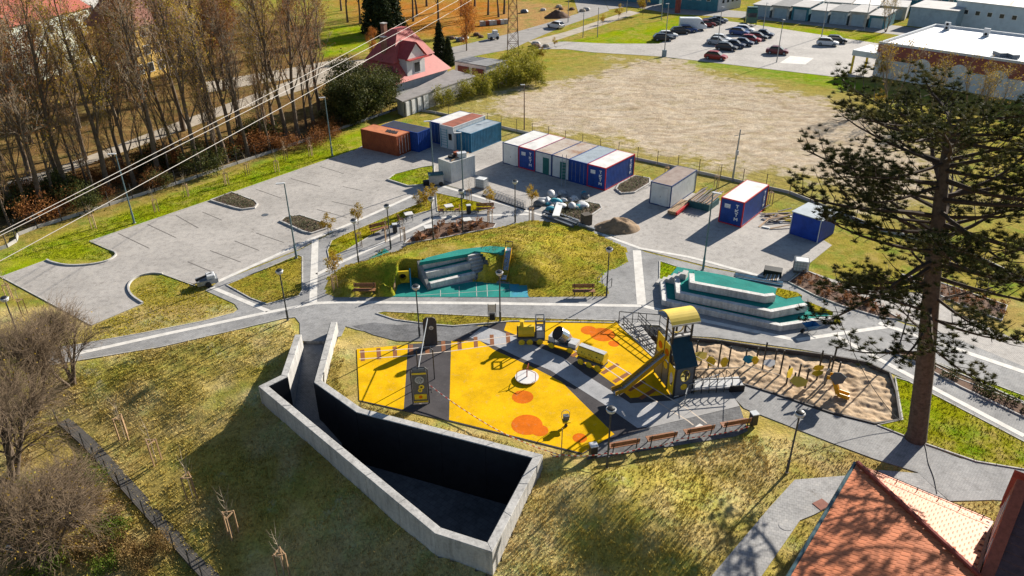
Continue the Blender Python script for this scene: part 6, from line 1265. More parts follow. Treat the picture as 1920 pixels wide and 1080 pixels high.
# roadworks on the far left road
heap('brown earth heap on the far building site', 'earth_heap', 'earth heap', (1045, 32), 3.2, 1.6, MULCH, 61)
for k in range(18):
    u, v = rnd.choice([(1060, 14), (1085, 18), (1050, 22), (900, 70), (870, 75), (1010, 88), (1000, 20)]); p = G(u+rnd.uniform(-25, 25), v+rnd.uniform(-4, 4), .0); s_ = rnd.uniform(.4, 1.1); RB_ = rnd.choice([MULCH, GREY, CONC, SANDROAD])
    ob = MB().lathe([(s_*.9, 0), (s_, s_*.3), (s_*.6, s_*.7), (s_*.2, s_*.8)], n=7).build('rubble_lump', RB_); ob.location = p; ob.rotation_euler = (0, 0, rnd.uniform(0, 6)); tag(ob, {MULCH: 'brown earth', GREY: 'dark grey', CONC: 'pale concrete', SANDROAD: 'sandy'}[RB_]+' lump of rubble at the far road works', 'rubble', 'rubble at the far road works')
for k in range(7):
    p = G(905+k*7, 48-k*.6, .0); tag(MB().box((0, 0, .5), (1.2, 1.0, 1.0), .3).build('paving_pallet', [CONC, RUSTC, LAMPH][k % 3]), 'pallet of paving stones stacked beside the far park', 'pallet', 'paving pallets by the far park').location = p
ws = thing('construction_machine', 'small white machine at the road works behind the house', 'machine', G(925, 74), .4); MB().box((0, 0, .8), (2.2, 1.2, .8)).build('body', WPAN, ws); MB().box((.4, 0, 1.5), (.9, 1.0, .7)).build('cab', HW, ws)
for x in (-.7, .7): wheel(ws, x, -.62, .35, tyre); wheel(ws, x, .66, .35, tyre)
# ================================================================ VEGETATION
nr = np.random.RandomState(17)
def npmesh(name, V, F, mat, cols=None):
    V = np.asarray(V, np.float32); F = np.asarray(F, np.int32); k = F.shape[1]; me = bpy.data.meshes.new(name)
    me.vertices.add(len(V)); me.vertices.foreach_set('co', V.ravel()); me.loops.add(F.size); me.loops.foreach_set('vertex_index', F.ravel())
    me.polygons.add(len(F)); me.polygons.foreach_set('loop_start', np.arange(len(F), dtype=np.int32)*k); me.update(calc_edges=True); me.materials.append(mat)
    if cols is not None: setcol(me, cols)
    return me
def nobj(name, me, parent=None): o = bpy.data.objects.new(name, me); coll.objects.link(o); o.parent = parent; return o
def leafmat(name, c0, c1, c2, trans=.3, scale=.8):
    m = bpy.data.materials.new(name); t, b = nodes(m); out = t.nodes['Material Output'] if 'Material Output' in t.nodes else [n for n in t.nodes if n.type == 'OUTPUT_MATERIAL'][0]
    tc = t.nodes.new('ShaderNodeTexCoord'); n1 = nz(t, scale, 4, .65, tc.outputs['Object']); n2 = nz(t, scale*14, 2, .5, tc.outputs['Object'])
    c = ramp(t, n1, [(.32, c0), (.5, c1), (.68, c2)]); c = mixc(t, c, ramp(t, n2, [(.3, (.6,)*3), (.7, (1.25,)*3)]), 1.0, 'MULTIPLY')
    oi = t.nodes.new('ShaderNodeObjectInfo'); h = t.nodes.new('ShaderNodeHueSaturation'); t.links.new(math_(t, 'MULTIPLY_ADD', oi.outputs['Random'], .35, .82), h.inputs['Value']); t.links.new(c, h.inputs['Color']); c = h.outputs[0]
    t.links.new(c, b.inputs['Base Color']); b.inputs['Roughness'].default_value = .7; b.inputs['Specular IOR Level'].default_value = .15
    tr = t.nodes.new('ShaderNodeBsdfTranslucent'); t.links.new(c, tr.inputs[0]); mx = t.nodes.new('ShaderNodeMixShader'); mx.inputs[0].default_value = trans; t.links.new(b.outputs[0], mx.inputs[1]); t.links.new(tr.outputs[0], mx.inputs[2]); t.links.new(mx.outputs[0], out.inputs[0]); return m
BARK = pm('bark', (.15, .11, .078), .95, .45, 3, bmp=.6); BARKP = pm('pale_bark', (.20, .155, .11), .95, .4, 3, bmp=.5); TWIG = pm('twig', (.36, .22, .12), .9, .35, 2, bmp=0, objvar=.4); TWIGG = pm('grey_twig', (.40, .32, .23), .9, .35, 2, bmp=0, objvar=.3)
def rv(v, ang, r): 
    """direction v bent by ang in a random sideways direction"""
    a = Vector((r.gauss(0, 1), r.gauss(0, 1), r.gauss(0, 1))); a = (a-v*a.dot(v)).normalized(); return (v*math.cos(ang)+a*math.sin(ang)).normalized()
def bare_tree(seed, H, trunk_r, first=.22, limb_ang=(.35, .6), limb_len=.42, nl=22, sub=7, twigs=7, up=.25, stems=1, droop=0.0, twl=.9, lean=0.0, twr=.018):
    r = random.Random(seed); wood = MB(); TV = []; TF = []; leafpts = []
    def twig(p, d, L, rad):
        d2 = rv(d, .25, r); q = p+d*L*.5; e = q+d2*L*.5; x = d.orthogonal().normalized()*rad; y = d.cross(x)
        n = len(TV)
        for c, s_ in ((p, 1), (q, .7)):
            TV.extend([tuple(c+x*s_), tuple(c-x*.5*s_+y*.87*s_), tuple(c-x*.5*s_-y*.87*s_)])
        TV.append(tuple(e))
        for k in range(3):
            j = (k+1) % 3; TF.extend([(n+k, n+j, n+3+j), (n+k, n+3+j, n+3+k), (n+3+k, n+3+j, n+6)])
        leafpts.append(e)
    def limb(p, d, L, rad, lev):
        n = 4 if lev < 2 else 3; pts = [p]; cur = d
        for k in range(n):
            cur = (rv(cur, .16+.06*lev, r)+Vector((0, 0, up*(.5 if lev else 1)-droop*(k+1)/n))).normalized(); pts.append(pts[-1]+cur*L/n)
        wood.tube(pts, [rad*(1-.72*k/n) for k in range(n+1)], 5 if lev == 0 else 3, cap=False)
        if lev < 1:
            for k in range(sub):
                t = .25+.75*(k+r.random()*.6)/sub; i = min(int(t*n), n-1); q = pts[i].lerp(pts[i+1], min(1, t*n-i)); dd = (pts[i+1]-pts[i]).normalized()
                limb(q, rv(dd, r.uniform(.4, .8), r), L*r.uniform(.3, .5)*(1.15-t*.4), rad*.45, lev+1)
        for k in range(twigs if lev else twigs//2):
            t = .2+.8*r.random(); i = min(int(t*n), n-1); q = pts[i].lerp(pts[i+1], min(1, t*n-i)); dd = (pts[i+1]-pts[i]).normalized()
            td = (rv(dd, r.uniform(.3, .75), r)+Vector((0, 0, .12-droop*.8))).normalized(); TL_ = twl*r.uniform(.5, 1.3); twig(q, td, TL_, twr)
            for _ in range(2): e = q+td*TL_*r.uniform(.3, .8); twig(e, (rv(td, r.uniform(.4, .8), r)+Vector((0, 0, -droop*.6))).normalized(), TL_*.6, twr*.75)
    for s_ in range(stems):
        d = Vector((r.gauss(0, .08)+lean, r.gauss(0, .08), 1)).normalized() if stems == 1 else rv(Vector((0, 0, 1)), r.uniform(.25, .7), r)
        pts = [Vector((r.uniform(-.2, .2)*(stems > 1), r.uniform(-.2, .2)*(stems > 1), -.3))]; n = 8; cur = d
        for k in range(n): cur = (rv(cur, .07, r)+Vector((0, 0, .06))).normalized(); pts.append(pts[-1]+cur*H/n*(1 if stems == 1 else r.uniform(.7, 1)))
        wood.tube(pts, [trunk_r*(1.25 if k == 0 else 1)*(1-.86*k/n) for k in range(n+1)], 7, cap=False)
        for k in range(nl):
            t = first+(1-first)*(k+r.random())/nl; i = min(int(t*n), n-1); q = pts[i].lerp(pts[i+1], t*n-i); dd = (pts[i+1]-pts[i]).normalized()
            limb(q, rv(dd, r.uniform(*limb_ang), r), H*limb_len*(1.12-t*.85)*r.uniform(.7, 1.1), trunk_r*.36*(1.1-t*.7), 0)
    return wood, TV, TF, leafpts
def leaves(pts, n, spread, size, seed):
    """flat leaf quads scattered round given points"""
    rs = np.random.RandomState(seed); P = np.array([tuple(p) for p in pts]); c = P[rs.randint(0, len(P), n)]+rs.normal(0, spread, (n, 3))
    a = rs.normal(0, 1, (n, 3)); a /= np.linalg.norm(a, axis=1)[:, None]; b_ = np.cross(a, rs.normal(0, 1, (n, 3))); b_ /= np.linalg.norm(b_, axis=1)[:, None]; s = size*rs.uniform(.6, 1.4, (n, 1))
    V = np.stack([c-a*s, c+b_*s*.6, c+a*s, c-b_*s*.6], 1).reshape(-1, 3); return V, np.arange(4*n).reshape(n, 4)
LYEL = leafmat('yellow_leaf', (.30, .17, .02), (.42, .27, .03), (.34, .30, .04)); LBRN = leafmat('brown_leaf', (.16, .06, .02), (.25, .10, .03), (.32, .16, .05)); LGRN = leafmat('green_leaf', (.025, .035, .010), (.06, .07, .018), (.13, .11, .025)); LYG = leafmat('lime_leaf', (.14, .15, .02), (.30, .28, .03), (.42, .36, .05)); LORG = leafmat('orange_leaf', (.35, .10, .015), (.48, .17, .03), (.45, .24, .05)); LDK = leafmat('conifer_leaf', (.012, .022, .010), (.03, .045, .016), (.06, .07, .025), .15)
TREES = {}
def proto_tree(key, label, wood, TV, TF, bark, twigm, leafn=0, leafm=None, lp=None, lsize=.07, spread=.25, group=None, seed=1):
    t = thing('bare_tree', label, 'tree', group=group); me = wood.mesh('trunk', smooth=True); me.materials.append(bark); nobj('trunk', me, t)
    cr = nobj('crown', npmesh('crown', TV, TF, twigm), t)
    if leafn: V, F = leaves(lp, leafn, spread, lsize, seed); nobj('leaves', npmesh('leaves', V, F, leafm), cr)
    TREES[key] = Maker(t); return t
for i in range(4):
    w, tv, tf, lp = bare_tree(100+i, 19.5+i*.8, .30, first=.2, limb_ang=(.32, .72), limb_len=.46, nl=15, sub=5, twigs=5, up=.2, twl=1.3, lean=[-.05, .04, 0, -.08][i], twr=.017)
    proto_tree('poplar%d' % i, 'x', w, tv, tf, BARK, TWIG if i % 2 else TWIGG, [1500, 900, 3000, 1200][i], [LBRN, LYEL, LYEL, LBRN][i], lp, .09, .3, 'bare poplars along the leafy strip', i)
for i in range(2):
    w, tv, tf, lp = bare_tree(200+i, 14, .22, first=.18, limb_ang=(.45, .85), limb_len=.42, nl=16, sub=6, twigs=7, up=.16, twr=.02)
    proto_tree('broad%d' % i, 'x', w, tv, tf, BARKP if i else BARK, TWIG, [5200, 2600][i], [LBRN, LYEL][i], lp, .11, .35, 'leafy bare trees behind the road', 10+i)
rt = random.Random(5)
descr = ['forked bare poplar with brown remnants', 'slender poplar with ascending limbs', 'bare poplar with thin yellow leaf haze', 'leaning bare poplar with few brown leaves']
where = ['close behind the boundary fence', 'between fence and dirt road', 'at the edge of the dirt road', 'beyond the dirt road before the houses', 'in the dense corner', 'near the yellow house', 'by the house hedge']
def ptree(key, p, sc_, lab): TREES[key](p, rt.uniform(0, 6.28), lab, sc_)
k = 0
ORD = 'first second third fourth fifth sixth seventh eighth ninth tenth eleventh twelfth thirteenth fourteenth fifteenth sixteenth seventeenth eighteenth nineteenth twentieth'.split()
rows = {0: [(85, 398), (135, 375), (205, 362), (255, 350), (300, 335), (375, 318), (425, 305), (440, 292), (465, 292), (520, 268), (538, 262), (560, 262)], 1: [(112, 345), (232, 318), (330, 300), (400, 265), (500, 250)], 2: [(55, 330), (160, 300), (290, 280), (345, 245), (450, 240)], 4: [(-80, 350), (-60, 420), (-10, 380), (10, 320), (30, 400)], 6: [(590, 245), (600, 215)]}
for w, lst in rows.items():
    for n_, (u, v) in enumerate(lst):
        i = k % 4; ptree('poplar%d' % i, G(u, v), rt.uniform(.82, 1.08), descr[i].replace(' with ascending limbs', '').replace(' with few brown leaves', '').replace(' with brown remnants', '').replace(' with thin yellow leaf haze', ' with yellow leaves').replace('poplar with yellow leaves', 'yellowish poplar')+', '+ORD[n_]+' from the entrance corner '+where[w]); k += 1
for n_, (u, v) in enumerate([(60, 405), (105, 388), (165, 355), (180, 372), (275, 320), (318, 328), (350, 318), (395, 300), (410, 312), (490, 275), (505, 283), (575, 240), (20, 425), (230, 345), (140, 330), (450, 265)]):
    i = k % 4; ptree('poplar%d' % i, G(u, v), rt.uniform(.42, .65), 'young thin poplar, '+ORD[n_]+' planted among the tall ones of the undergrowth strip'); k += 1
for (u, v) in [(20, 250), (95, 235), (180, 215), (240, 190), (150, 240), (60, 270), (380, 150), (430, 135), (480, 120), (540, 100), (600, 90), (420, 170), (220, 235), (330, 185), (-40, 260)]:
    i = k % 2; ptree('broad%d' % i, G(u, v), rt.uniform(.8, 1.15), ['broad brown-leaved tree', 'broad yellow-leaved tree'][i]+' '+('before the apartment houses' if u < 350 else 'on the lawn behind the dirt road')); k += 1
for (u, v) in [(652, 42), (675, 44), (690, 36), (705, 34), (745, 24), (775, 40), (782, 30), (822, 42), (865, 30), (915, 28), (935, 32), (945, 26), (640, 20), (800, 12), (890, 12), (730, 12)]:
    ptree('poplar%d' % (k % 4), G(u, v), rt.uniform(.8, 1.0), descr[k % 4]+' in the leaf-covered far park'); k += 1
# leafy crowns -------------------------------------------------------------
def leaf_tree(key, name, cat, H, rad, nclump, nleaf, lsize, mat, seed, trunk_r=.12, bark=BARK, base=.15, group=None):
    rs = np.random.RandomState(seed); t = thing(name, 'x', cat, group=group); r = random.Random(seed); m = MB(); m.tube([(0, 0, -.2), (r.uniform(-.1, .1)*rad, 0, H*.5), (0, r.uniform(-.1, .1)*rad, H*.9)], [trunk_r, trunk_r*.7, trunk_r*.2], 6, cap=False)
    cl = []
    while len(cl) < nclump:
        p = rs.uniform(-1, 1, 3)
        if p@p < 1 and rs.rand() < .4+.6*(p@p): cl.append((p[0]*rad, p[1]*rad, H*(base+(1-base)*(p[2]+1)/2)))
    for c in cl[:int(nclump*.6)]: m.tube([(0, 0, c[2]*.5), c], [trunk_r*.35, .01], 3, cap=False)
    me = m.mesh('trunk'); me.materials.append(bark); nobj('trunk', me, t); V, F = leaves([Vector(c) for c in cl], nleaf, rad*.22, lsize, seed); nobj('crown', npmesh('crown', V, F, mat), t); TREES[key] = Maker(t)
leaf_tree('dark', 'leafy_tree', 'tree', 7.0, 2.6, 34, 6500, .13, LGRN, 1, .16, group='dense green trees by the house'); leaf_tree('lime', 'yellow_shrub', 'shrub', 3.0, 1.7, 22, 2600, .10, LYG, 2, .05, base=.05, group='yellow-green shrubs by the garages'); leaf_tree('undergrowth', 'undergrowth_shrub', 'shrub', 2.2, 1.7, 18, 1500, .09, LBRN, 3, .04, base=.02, group='brown undergrowth along the leafy strip'); leaf_tree('olive', 'undergrowth_bush', 'shrub', 2.6, 1.8, 18, 1900, .10, LGRN, 9, .05, base=.02, group='green undergrowth bushes')
leaf_tree('orange', 'orange_tree', 'tree', 11, 1.9, 30, 3200, .12, LORG, 4, .14, group='orange autumn trees'); leaf_tree('gold', 'golden_sapling', 'tree', 3.6, 1.0, 14, 900, .1, LYEL, 5, .05, base=.3, group='small golden trees')
for n_, (u, v, s_) in enumerate([(662, 232, .95), (690, 222, 1.0), (715, 212, .9), (640, 225, .85), (728, 195, .8), (655, 195, 1.0)]): TREES['dark'](G(u, v), n_, ['dense green tree at the fence near the rust red container', 'dense green tree beside the long shed', 'dense green tree touching the shed doors', 'dense green tree by the tall lamp', 'small dense tree under the red eaves', 'dense tree behind the hedge of the house'][n_], s_)
for n_, (u, v, s_) in enumerate([(830, 198, .9), (870, 186, .9), (905, 178, 1.0), (935, 165, 1.1), (955, 155, 1.2), (975, 160, 1.3), (990, 148, 1.3), (1005, 160, 1.0), (960, 135, 1.2), (885, 165, .9), (985, 128, 1.1), (1000, 112, .8)]): TREES['lime'](G(u, v), n_*1.3, ['yellow shrub at the long shed door', 'yellow shrub along the shed wall', 'yellow shrub below the yard wall', 'yellow-green shrub at the wall corner', 'large lime shrub under the pylon', 'tall lime shrub beside the field edge', 'tall lime shrub behind the pylon foot', 'lime shrub facing the dry field', 'lime shrub by the pylon on the road side', 'small yellow shrub behind the yard wall', 'lime shrub near the road fence', 'small lime shrub at the road bend'][n_], s_)
ru = random.Random(11)
for n_ in range(64):
    t_ = ru.random(); u = -20+t_*700; v = 425-.28*u*.98-ru.uniform(8, 62)*(1.15-t_*.3)+20; p = G(u, max(150, v)); TREES['undergrowth' if n_ % 3 else 'olive'](p, ru.uniform(0, 6), 'brown leafy bush in the undergrowth strip behind the fence' if n_ % 3 else 'green bush in the undergrowth strip behind the fence', ru.uniform(.6, 1.2))
for n_, (u, v, s_) in enumerate([(880, 62, 1), (700, 108, .55), (875, 95, .9)]): TREES['orange'](G(u, v), n_, ['tall orange autumn tree behind the road works', 'small orange tree beside the red-roofed house', 'orange autumn tree at the road by the pylon'][n_], s_)
for n_, (u, v, s_) in enumerate([(1205, 28, 1.3), (1160, 36, .9), (1016, 112, .6), (1648, 150, 1.0), (1040, 88, .5), (1645, 205, .8), (1130, 46, .6)]): TREES['gold'](G(u, v), n_, ['golden tree on the far road verge', 'small golden tree at the sandy sidewalk', 'tiny golden tree at the shrub edge', 'golden sapling by the store corner lawn', 'tiny golden tree on the road side', 'yellow sapling in the rough grass before the store', 'little golden tree beside the site lamp'][n_], s_)
# bare trees with golden leaves before the store; conifers
w, tv, tf, lp = bare_tree(301, 8.5, .12, first=.2, limb_ang=(.4, .7), limb_len=.5, nl=7, sub=4, twigs=3, up=.2, stems=3, twr=.014); proto_tree('multi', 'x', w, tv, tf, BARKP, TWIGG, 700, LYEL, lp, .1, .25, 'multi-stem trees by the store', 31)
for n_, (u, v, s_) in enumerate([(1665, 200, 1.15), (1745, 215, 1.0), (1820, 220, 1.0), (1850, 235, .9), (1660, 60, .9), (1900, 62, .9)]): TREES['multi'](G(u, v), n_*2, ['golden-leaved multi-stem tree at the store entrance', 'bare multi-stem tree before the first store arch', 'bare multi-stem tree before the middle arch', 'bare multi-stem tree behind the pine crown', 'bare tree between the huts and the long hall', 'bare tree before the white-roofed hall'][n_], s_)
def conifer(H, rad, n, seed):
    rs = np.random.RandomState(seed); t = thing('spruce', 'x', 'tree', group='dark conifers by the house'); me = MB().tube([(0, 0, 0), (0, 0, H)], [.16, .02], 6).mesh('trunk'); me.materials.append(BARK); nobj('trunk', me, t); pts = []
    for k in range(n): z = H*(.05+.95*rs.rand()**1.3); R_ = rad*(1-z/H)**.8; a = rs.rand()*6.28; q = R_*(.45+.55*rs.rand()); pts.append(Vector((q*math.cos(a), q*math.sin(a), z-.25*q)))
    V, F = leaves(pts, n*9, .16, .16, seed); nobj('crown', npmesh('crown', V, F, LDK), t); return Maker(t)
CF = conifer(7, 1.9, 700, 3)
for n_, (u, v, s_) in enumerate([(826, 118, 1.0), (842, 122, .7), (706, 62, 1.9), (735, 60, 1.9), (720, 66, 1.6)]): CF(G(u, v), n_, ['dark spruce right behind the red-roofed house', 'small spruce beside the garage', 'tall dark thuja at the park hedge', 'tall dark thuja next to its twin', 'dark thuja between the two tall ones'][n_], s_)

# ================================================================ LOWER-LEFT BARE WILLOWS
WTW = pm('willow_twig', (.19, .135, .085), .9, .35, 2, bmp=0)
for n_, (u, v, kw, lab) in enumerate([(25, 905, dict(H=7.0, trunk_r=.26, stems=6, nl=9, limb_len=.62, first=.3, limb_ang=(.35, .8), up=.06, sub=5, twigs=5, droop=.10, twl=2.0), 'broad bare willow with grey arching twigs over the footway'), (60, 775, dict(H=6.6, trunk_r=.16, stems=6, nl=9, limb_len=.6, first=.25, limb_ang=(.25, .6), up=.14, sub=5, twigs=5, twl=2.0), 'bare twiggy tree hiding the end of the white-banded path'), (75, 1075, dict(H=5.5, trunk_r=.18, stems=6, nl=8, limb_len=.65, first=.25, limb_ang=(.4, .9), up=.02, sub=5, twigs=5, droop=.16, twl=1.8), 'drooping bare willow over the leaf litter')]):
    w, tv, tf, lp = bare_tree(400+n_, twr=.013, **kw); t = proto_tree('willow%d' % n_, lab, w, tv, tf, BARK, WTW, 500 if n_ == 2 else 120, LYEL, lp, .06, .2, None, 41+n_); TREES['willow%d' % n_](GH(u, v), 0, lab, 1.0)
for n_, (key, u, v, rz, s_, lab) in enumerate([('willow1', 135, 720, 2.0, .8, 'smaller bare twiggy tree leaning over the white-banded path'), ('willow2', 150, 985, 1.3, .75, 'low bare willow right beside the footway bend')]): TREES[key](GH(u, v), rz, lab, s_)
leaf_tree('herb', 'green_bush', 'shrub', .9, .9, 16, 1300, .055, leafmat('herb_leaf', (.05, .09, .01), (.12, .17, .02), (.24, .24, .04)), 6, .02, base=.0, group='low green bushes beside the footway'); leaf_tree('dryherb', 'dry_bush', 'shrub', .9, 1.0, 16, 1200, .05, leafmat('dry_leaf', (.14, .08, .03), (.27, .17, .06), (.36, .27, .11)), 7, .02, base=.0, group='dry low bushes beside the footway')
for n_ in range(46):
    u, v = ru.uniform(-10, 330), ru.uniform(860, 1085)
    if u > 120+(v-790)*.95-25: continue
    TREES['herb' if n_ % 2 else 'dryherb'](GH(u, v), ru.uniform(0, 6), 'low green bush on the wild side of the footway' if n_ % 2 else 'low dry bush on the wild side of the footway', ru.uniform(.5, 1.2))
for n_, (dx, r_, mt, lab) in enumerate([((20, 1028), .22, BAG, 'white rubbish bag lying in the scrub'), ((33, 1040), .38, TEALB, 'dark teal rubbish bag lying in the scrub'), ((57, 1047), .2, TBLUE, 'small blue rubbish bag lying in the scrub')]):
    o = MB().lathe([(r_*.7, 0), (r_, r_*.5), (r_*.8, r_*1.1), (r_*.25, r_*1.4)], n=9).build('rubbish_bag', mt, smooth=True); o.location = GH(*dx); o.scale = (1.2, .9, .8); tag(o, lab, 'rubbish bag')

# ================================================================ PINE
def pine():
    base = G(1716, 822, .04)
    def onY(u, v, y=None):
        y = base.y if y is None else y; a = G(u, v, 0); o_ = Vector((0, 0, CAM_H)); d = a-o_; return o_+d*(y/d.y)
    tp = [base-Vector((0, 0, .3)), base+Vector((.02, 0, .4)), onY(1733, 700), onY(1742, 600), onY(1752, 480), onY(1764, 370), onY(1775, 275), onY(1783, 205)]
    t = thing('pine_tree', 'tall dark pine with bare trunk and wide irregular crown on the lawn', 'tree', base)
    loc = [p-base for p in tp]; top = loc[-1].z; MB().tube(loc, [.72, .56, .50, .46, .40, .32, .2, .05], 12, cap=False).build('trunk', pm('pine_bark', (.125, .09, .07), .95, .5, 5, bmp=1.0), t, smooth=True)
    r = random.Random(8); wood = MB(); tips = []
    def at_z(z):
        for a, b_ in zip(loc[:-1], loc[1:]):
            if b_.z >= z: f = (z-a.z)/(b_.z-a.z); return a.lerp(b_, f)
        return loc[-1]
    z0 = onY(1741, 640).z-0; zs = [onY(1745, v).z for v in (665, 580, 490, 370, 290, 240, 200)]; Ls = [4.6, 6.2, 8.8, 8.7, 7.8, 6.4, 3.4]
    z = zs[0]; az = 0.5
    while z < top-.2:
        f = np.interp(z, zs, Ls); nb = (1 if z < zs[1]-1 else 2) if z < zs[1] else (3 if z < zs[2] else 4)
        for k in range(nb):
            az += 2.4+r.uniform(-.5, .5); L = f*r.uniform(.55, 1.08); d = Vector((math.cos(az), math.sin(az), 0)); tt = (z-zs[0])/(top-zs[0]); rise = -.12+.40*tt+r.uniform(-.22, .30)
            p = at_z(z+r.uniform(-.3, .3)); pts = [p]; n = 6
            for j in range(n): d = Vector((d.x+r.gauss(0, .10), d.y+r.gauss(0, .10), 0)).normalized(); pts.append(pts[-1]+(d+Vector((0, 0, rise-.12+.42*(j/n)**2))).normalized()*L/n)
            wood.tube(pts, [(.05+.012*L)*(1-.8*j/n) for j in range(n+1)], 5, cap=False)
            ns = int(4+L*1.5)
            for j in range(ns):
                s_ = .30+.70*(j+r.random())/ns; i = min(int(s_*n), n-1); q = pts[i].lerp(pts[i+1], min(1, s_*n-i)); dd = (pts[i+1]-pts[i]).normalized(); sd2 = Vector((-dd.y, dd.x, 0))*(1 if j % 2 else -1)
                l2 = L*r.uniform(.14, .3)*(1.25-s_*.55)+.3; e = q+(dd*.6+sd2*r.uniform(.4, 1)+Vector((0, 0, r.uniform(-.25, 1.1)))).normalized()*l2; wood.tube([q, q.lerp(e, .5)-Vector((0, 0, .06)), e], [.03, .022, .01], 3, cap=False)
                nt = 2+int(l2*2.9)
                for h in range(nt): w = q.lerp(e, .35+.65*(h+r.random())/nt); tips.append(w+Vector((r.gauss(0, .17), r.gauss(0, .17), r.uniform(-.1, .45))))
            for h in range(5): tips.append(pts[-1]+Vector((r.gauss(0, .2), r.gauss(0, .2), r.uniform(0, .3))))
        z += r.uniform(.5, .85)
    wood.build('limbs', pm('pine_limb', (.075, .05, .036), .95, .4, 4), t)
    rs = np.random.RandomState(3); T_ = np.array([tuple(p) for p in tips]); NN = 46; n = len(T_)
    print('pine tufts', n)
    dr = rs.normal(0, 1, (n, NN, 3)); dr[..., 2] = np.abs(dr[..., 2])*.9+.05; dr /= np.linalg.norm(dr, axis=2)[..., None]; ln = rs.uniform(.13, .27, (n, NN, 1))*rs.uniform(.8, 1.25, (n, 1, 1))
    sd3 = np.cross(dr, rs.normal(0, 1, (n, NN, 3))); sd3 /= np.linalg.norm(sd3, axis=2)[..., None]; b0 = T_[:, None, :]+dr*.02; e = b0+dr*ln; wd = .016
    V = np.stack([b0-sd3*wd, b0+sd3*wd, e], 2).reshape(-1, 3); F = np.arange(len(V)).reshape(-1, 3)
    nobj('crown', npmesh('crown', V, F, leafmat('pine_needle', (.026, .036, .012), (.062, .068, .020), (.14, .12, .035), .25, .5)), t)
pine()

# ================================================================ SAPLINGS WITH STAKES
def sapling():
    t = thing('staked_sapling', 'x', 'tree', group='staked saplings'); r = random.Random(3); st_ = [(.3*math.cos(R(90+120*k)), .3*math.sin(R(90+120*k))) for k in range(3)]
    for x, y in st_: MB().bar((x, y, 0), (x, y, 1.55), .065).build('stake', PALEWOOD, t)
    for k in range(3): MB().bar((*st_[k], 1.5), (*st_[(k+1) % 3], 1.5), .05).build('cross_rail', PALEWOOD, t)
    m = MB().tube([(0, 0, 0), (.03, 0, 1.5), (0, .03, 2.9)], [.03, .024, .006], 5, cap=False)
    for k in range(14): z = 1.2+1.5*k/14; a = k*2.4; m.tube([(0, 0, z), (.28*math.cos(a), .28*math.sin(a), z+.35), (.4*math.cos(a), .4*math.sin(a), z+.75)], [.012, .008, .003], 3, cap=False)
    m.build('stem', TWIGG, t); return Maker(t)
SP = sapling()
labs = ['staked sapling uphill of the footway, next to the big shadow', 'staked sapling second along the footway', 'staked sapling at the shadow point', 'staked sapling beside the footway bend', 'staked sapling at the bottom of the slope']
for i, (u, v) in enumerate([(235, 822), (293, 867), (362, 933), (437, 1005), (533, 1078)]): SP(GH(u, v), i*1.1, labs[i], 1.15)
for i, (u, v, lab) in enumerate([(178, 428, 'staked sapling nearest the entrance fence on the bright lawn'), (293, 397, 'staked sapling behind the first planted island'), (352, 368, 'staked sapling on the bright lawn past the tall lamp'), (425, 346, 'staked sapling on the bright lawn across from the lot bays'), (465, 328, 'staked sapling mid way along the boundary fence'), (520, 322, 'staked sapling near the lot kerb on the bright lawn'), (536, 300, 'staked sapling close to the boundary fence base'), (584, 293, 'staked sapling before the fence end lamp'), (628, 545, 'staked sapling in the mulch ring at the path crossing'), (676, 462, 'staked sapling on the narrow lawn by the lamp'), (726, 452, 'staked sapling beside the long orange bench'), (757, 452, 'staked sapling at the start of the shrub bed'), (918, 418, 'staked sapling at the end of the shrub bed'), (997, 414, 'staked sapling at the corner by the waste pile'), (880, 378, 'staked sapling on the triangular lawn'), (1343, 352, 'staked sapling behind the timber rack'), (1443, 383, 'staked sapling behind the single red-framed container'), (1655, 545, 'staked sapling in the mulch bed by the road'), (1250, 335, 'staked sapling by the fence behind the grey cabin'), (20, 560, 'staked sapling at the far end of the parking lawn'), (45, 590, 'staked sapling below the lot corner'), (95, 640, 'staked sapling hidden by the twiggy shrub')]): SP(G(u, v, .02), i*.9, lab, .9)
YT = TREES['gold']
for n_, (u, v, s_) in enumerate([(629, 520, .7), (672, 420, .6), (616, 440, .6), (918, 385, .55), (997, 385, .6), (790, 395, .6), (812, 378, .55), (800, 388, .6)]): YT(G(u, v, .03), n_, ['small golden tree over the mulch ring', 'small golden tree on the narrow lawn', 'small golden tree at the island tip', 'small golden tree at the picnic bench', 'small golden tree before the waste pile', 'low golden shrub in the planted corner', 'golden shrub by the tall lamp', 'golden shrub between the tables'][n_], s_)
# bed shrubs
leaf_tree('bedshrub', 'bed_shrub', 'shrub', .42, .28, 10, 150, .05, LGRN, 21, .01, base=0, group='shrubs in the mulch beds'); leaf_tree('brownshrub', 'dry_bed_shrub', 'shrub', .45, .3, 10, 150, .05, LBRN, 22, .01, base=0, group='dry shrubs in the mulch beds')
rb = random.Random(31)
def fillbed(poly, key, step, lab, z=.06, jit=.3):
    xs = [p[0] for p in poly]; ys = [p[1] for p in poly]; y = min(ys)
    while y < max(ys):
        x = min(xs)
        while x < max(xs):
            q = (x+rb.uniform(-jit, jit), y+rb.uniform(-jit, jit))
            if inpoly(np.array([q[0]]), np.array([q[1]]), poly)[0]: TREES[key]((q[0], q[1], z), rb.uniform(0, 6), lab, rb.uniform(.7, 1.3))
            x += step
        y += step
fillbed(MULCHBEDS[0], 'brownshrub', .95, 'dry shrub in the mulch bed by the caged tank'); fillbed(MULCHBEDS[1], 'brownshrub', .95, 'dry shrub in the mulch bed above the access road'); fillbed(MULCHBEDS[2], 'bedshrub', .8, 'green shrub in the narrow bed beside the pine'); fillbed(MULCHBEDS[3], 'brownshrub', 1.0, 'dry shrub in the picnic bed')
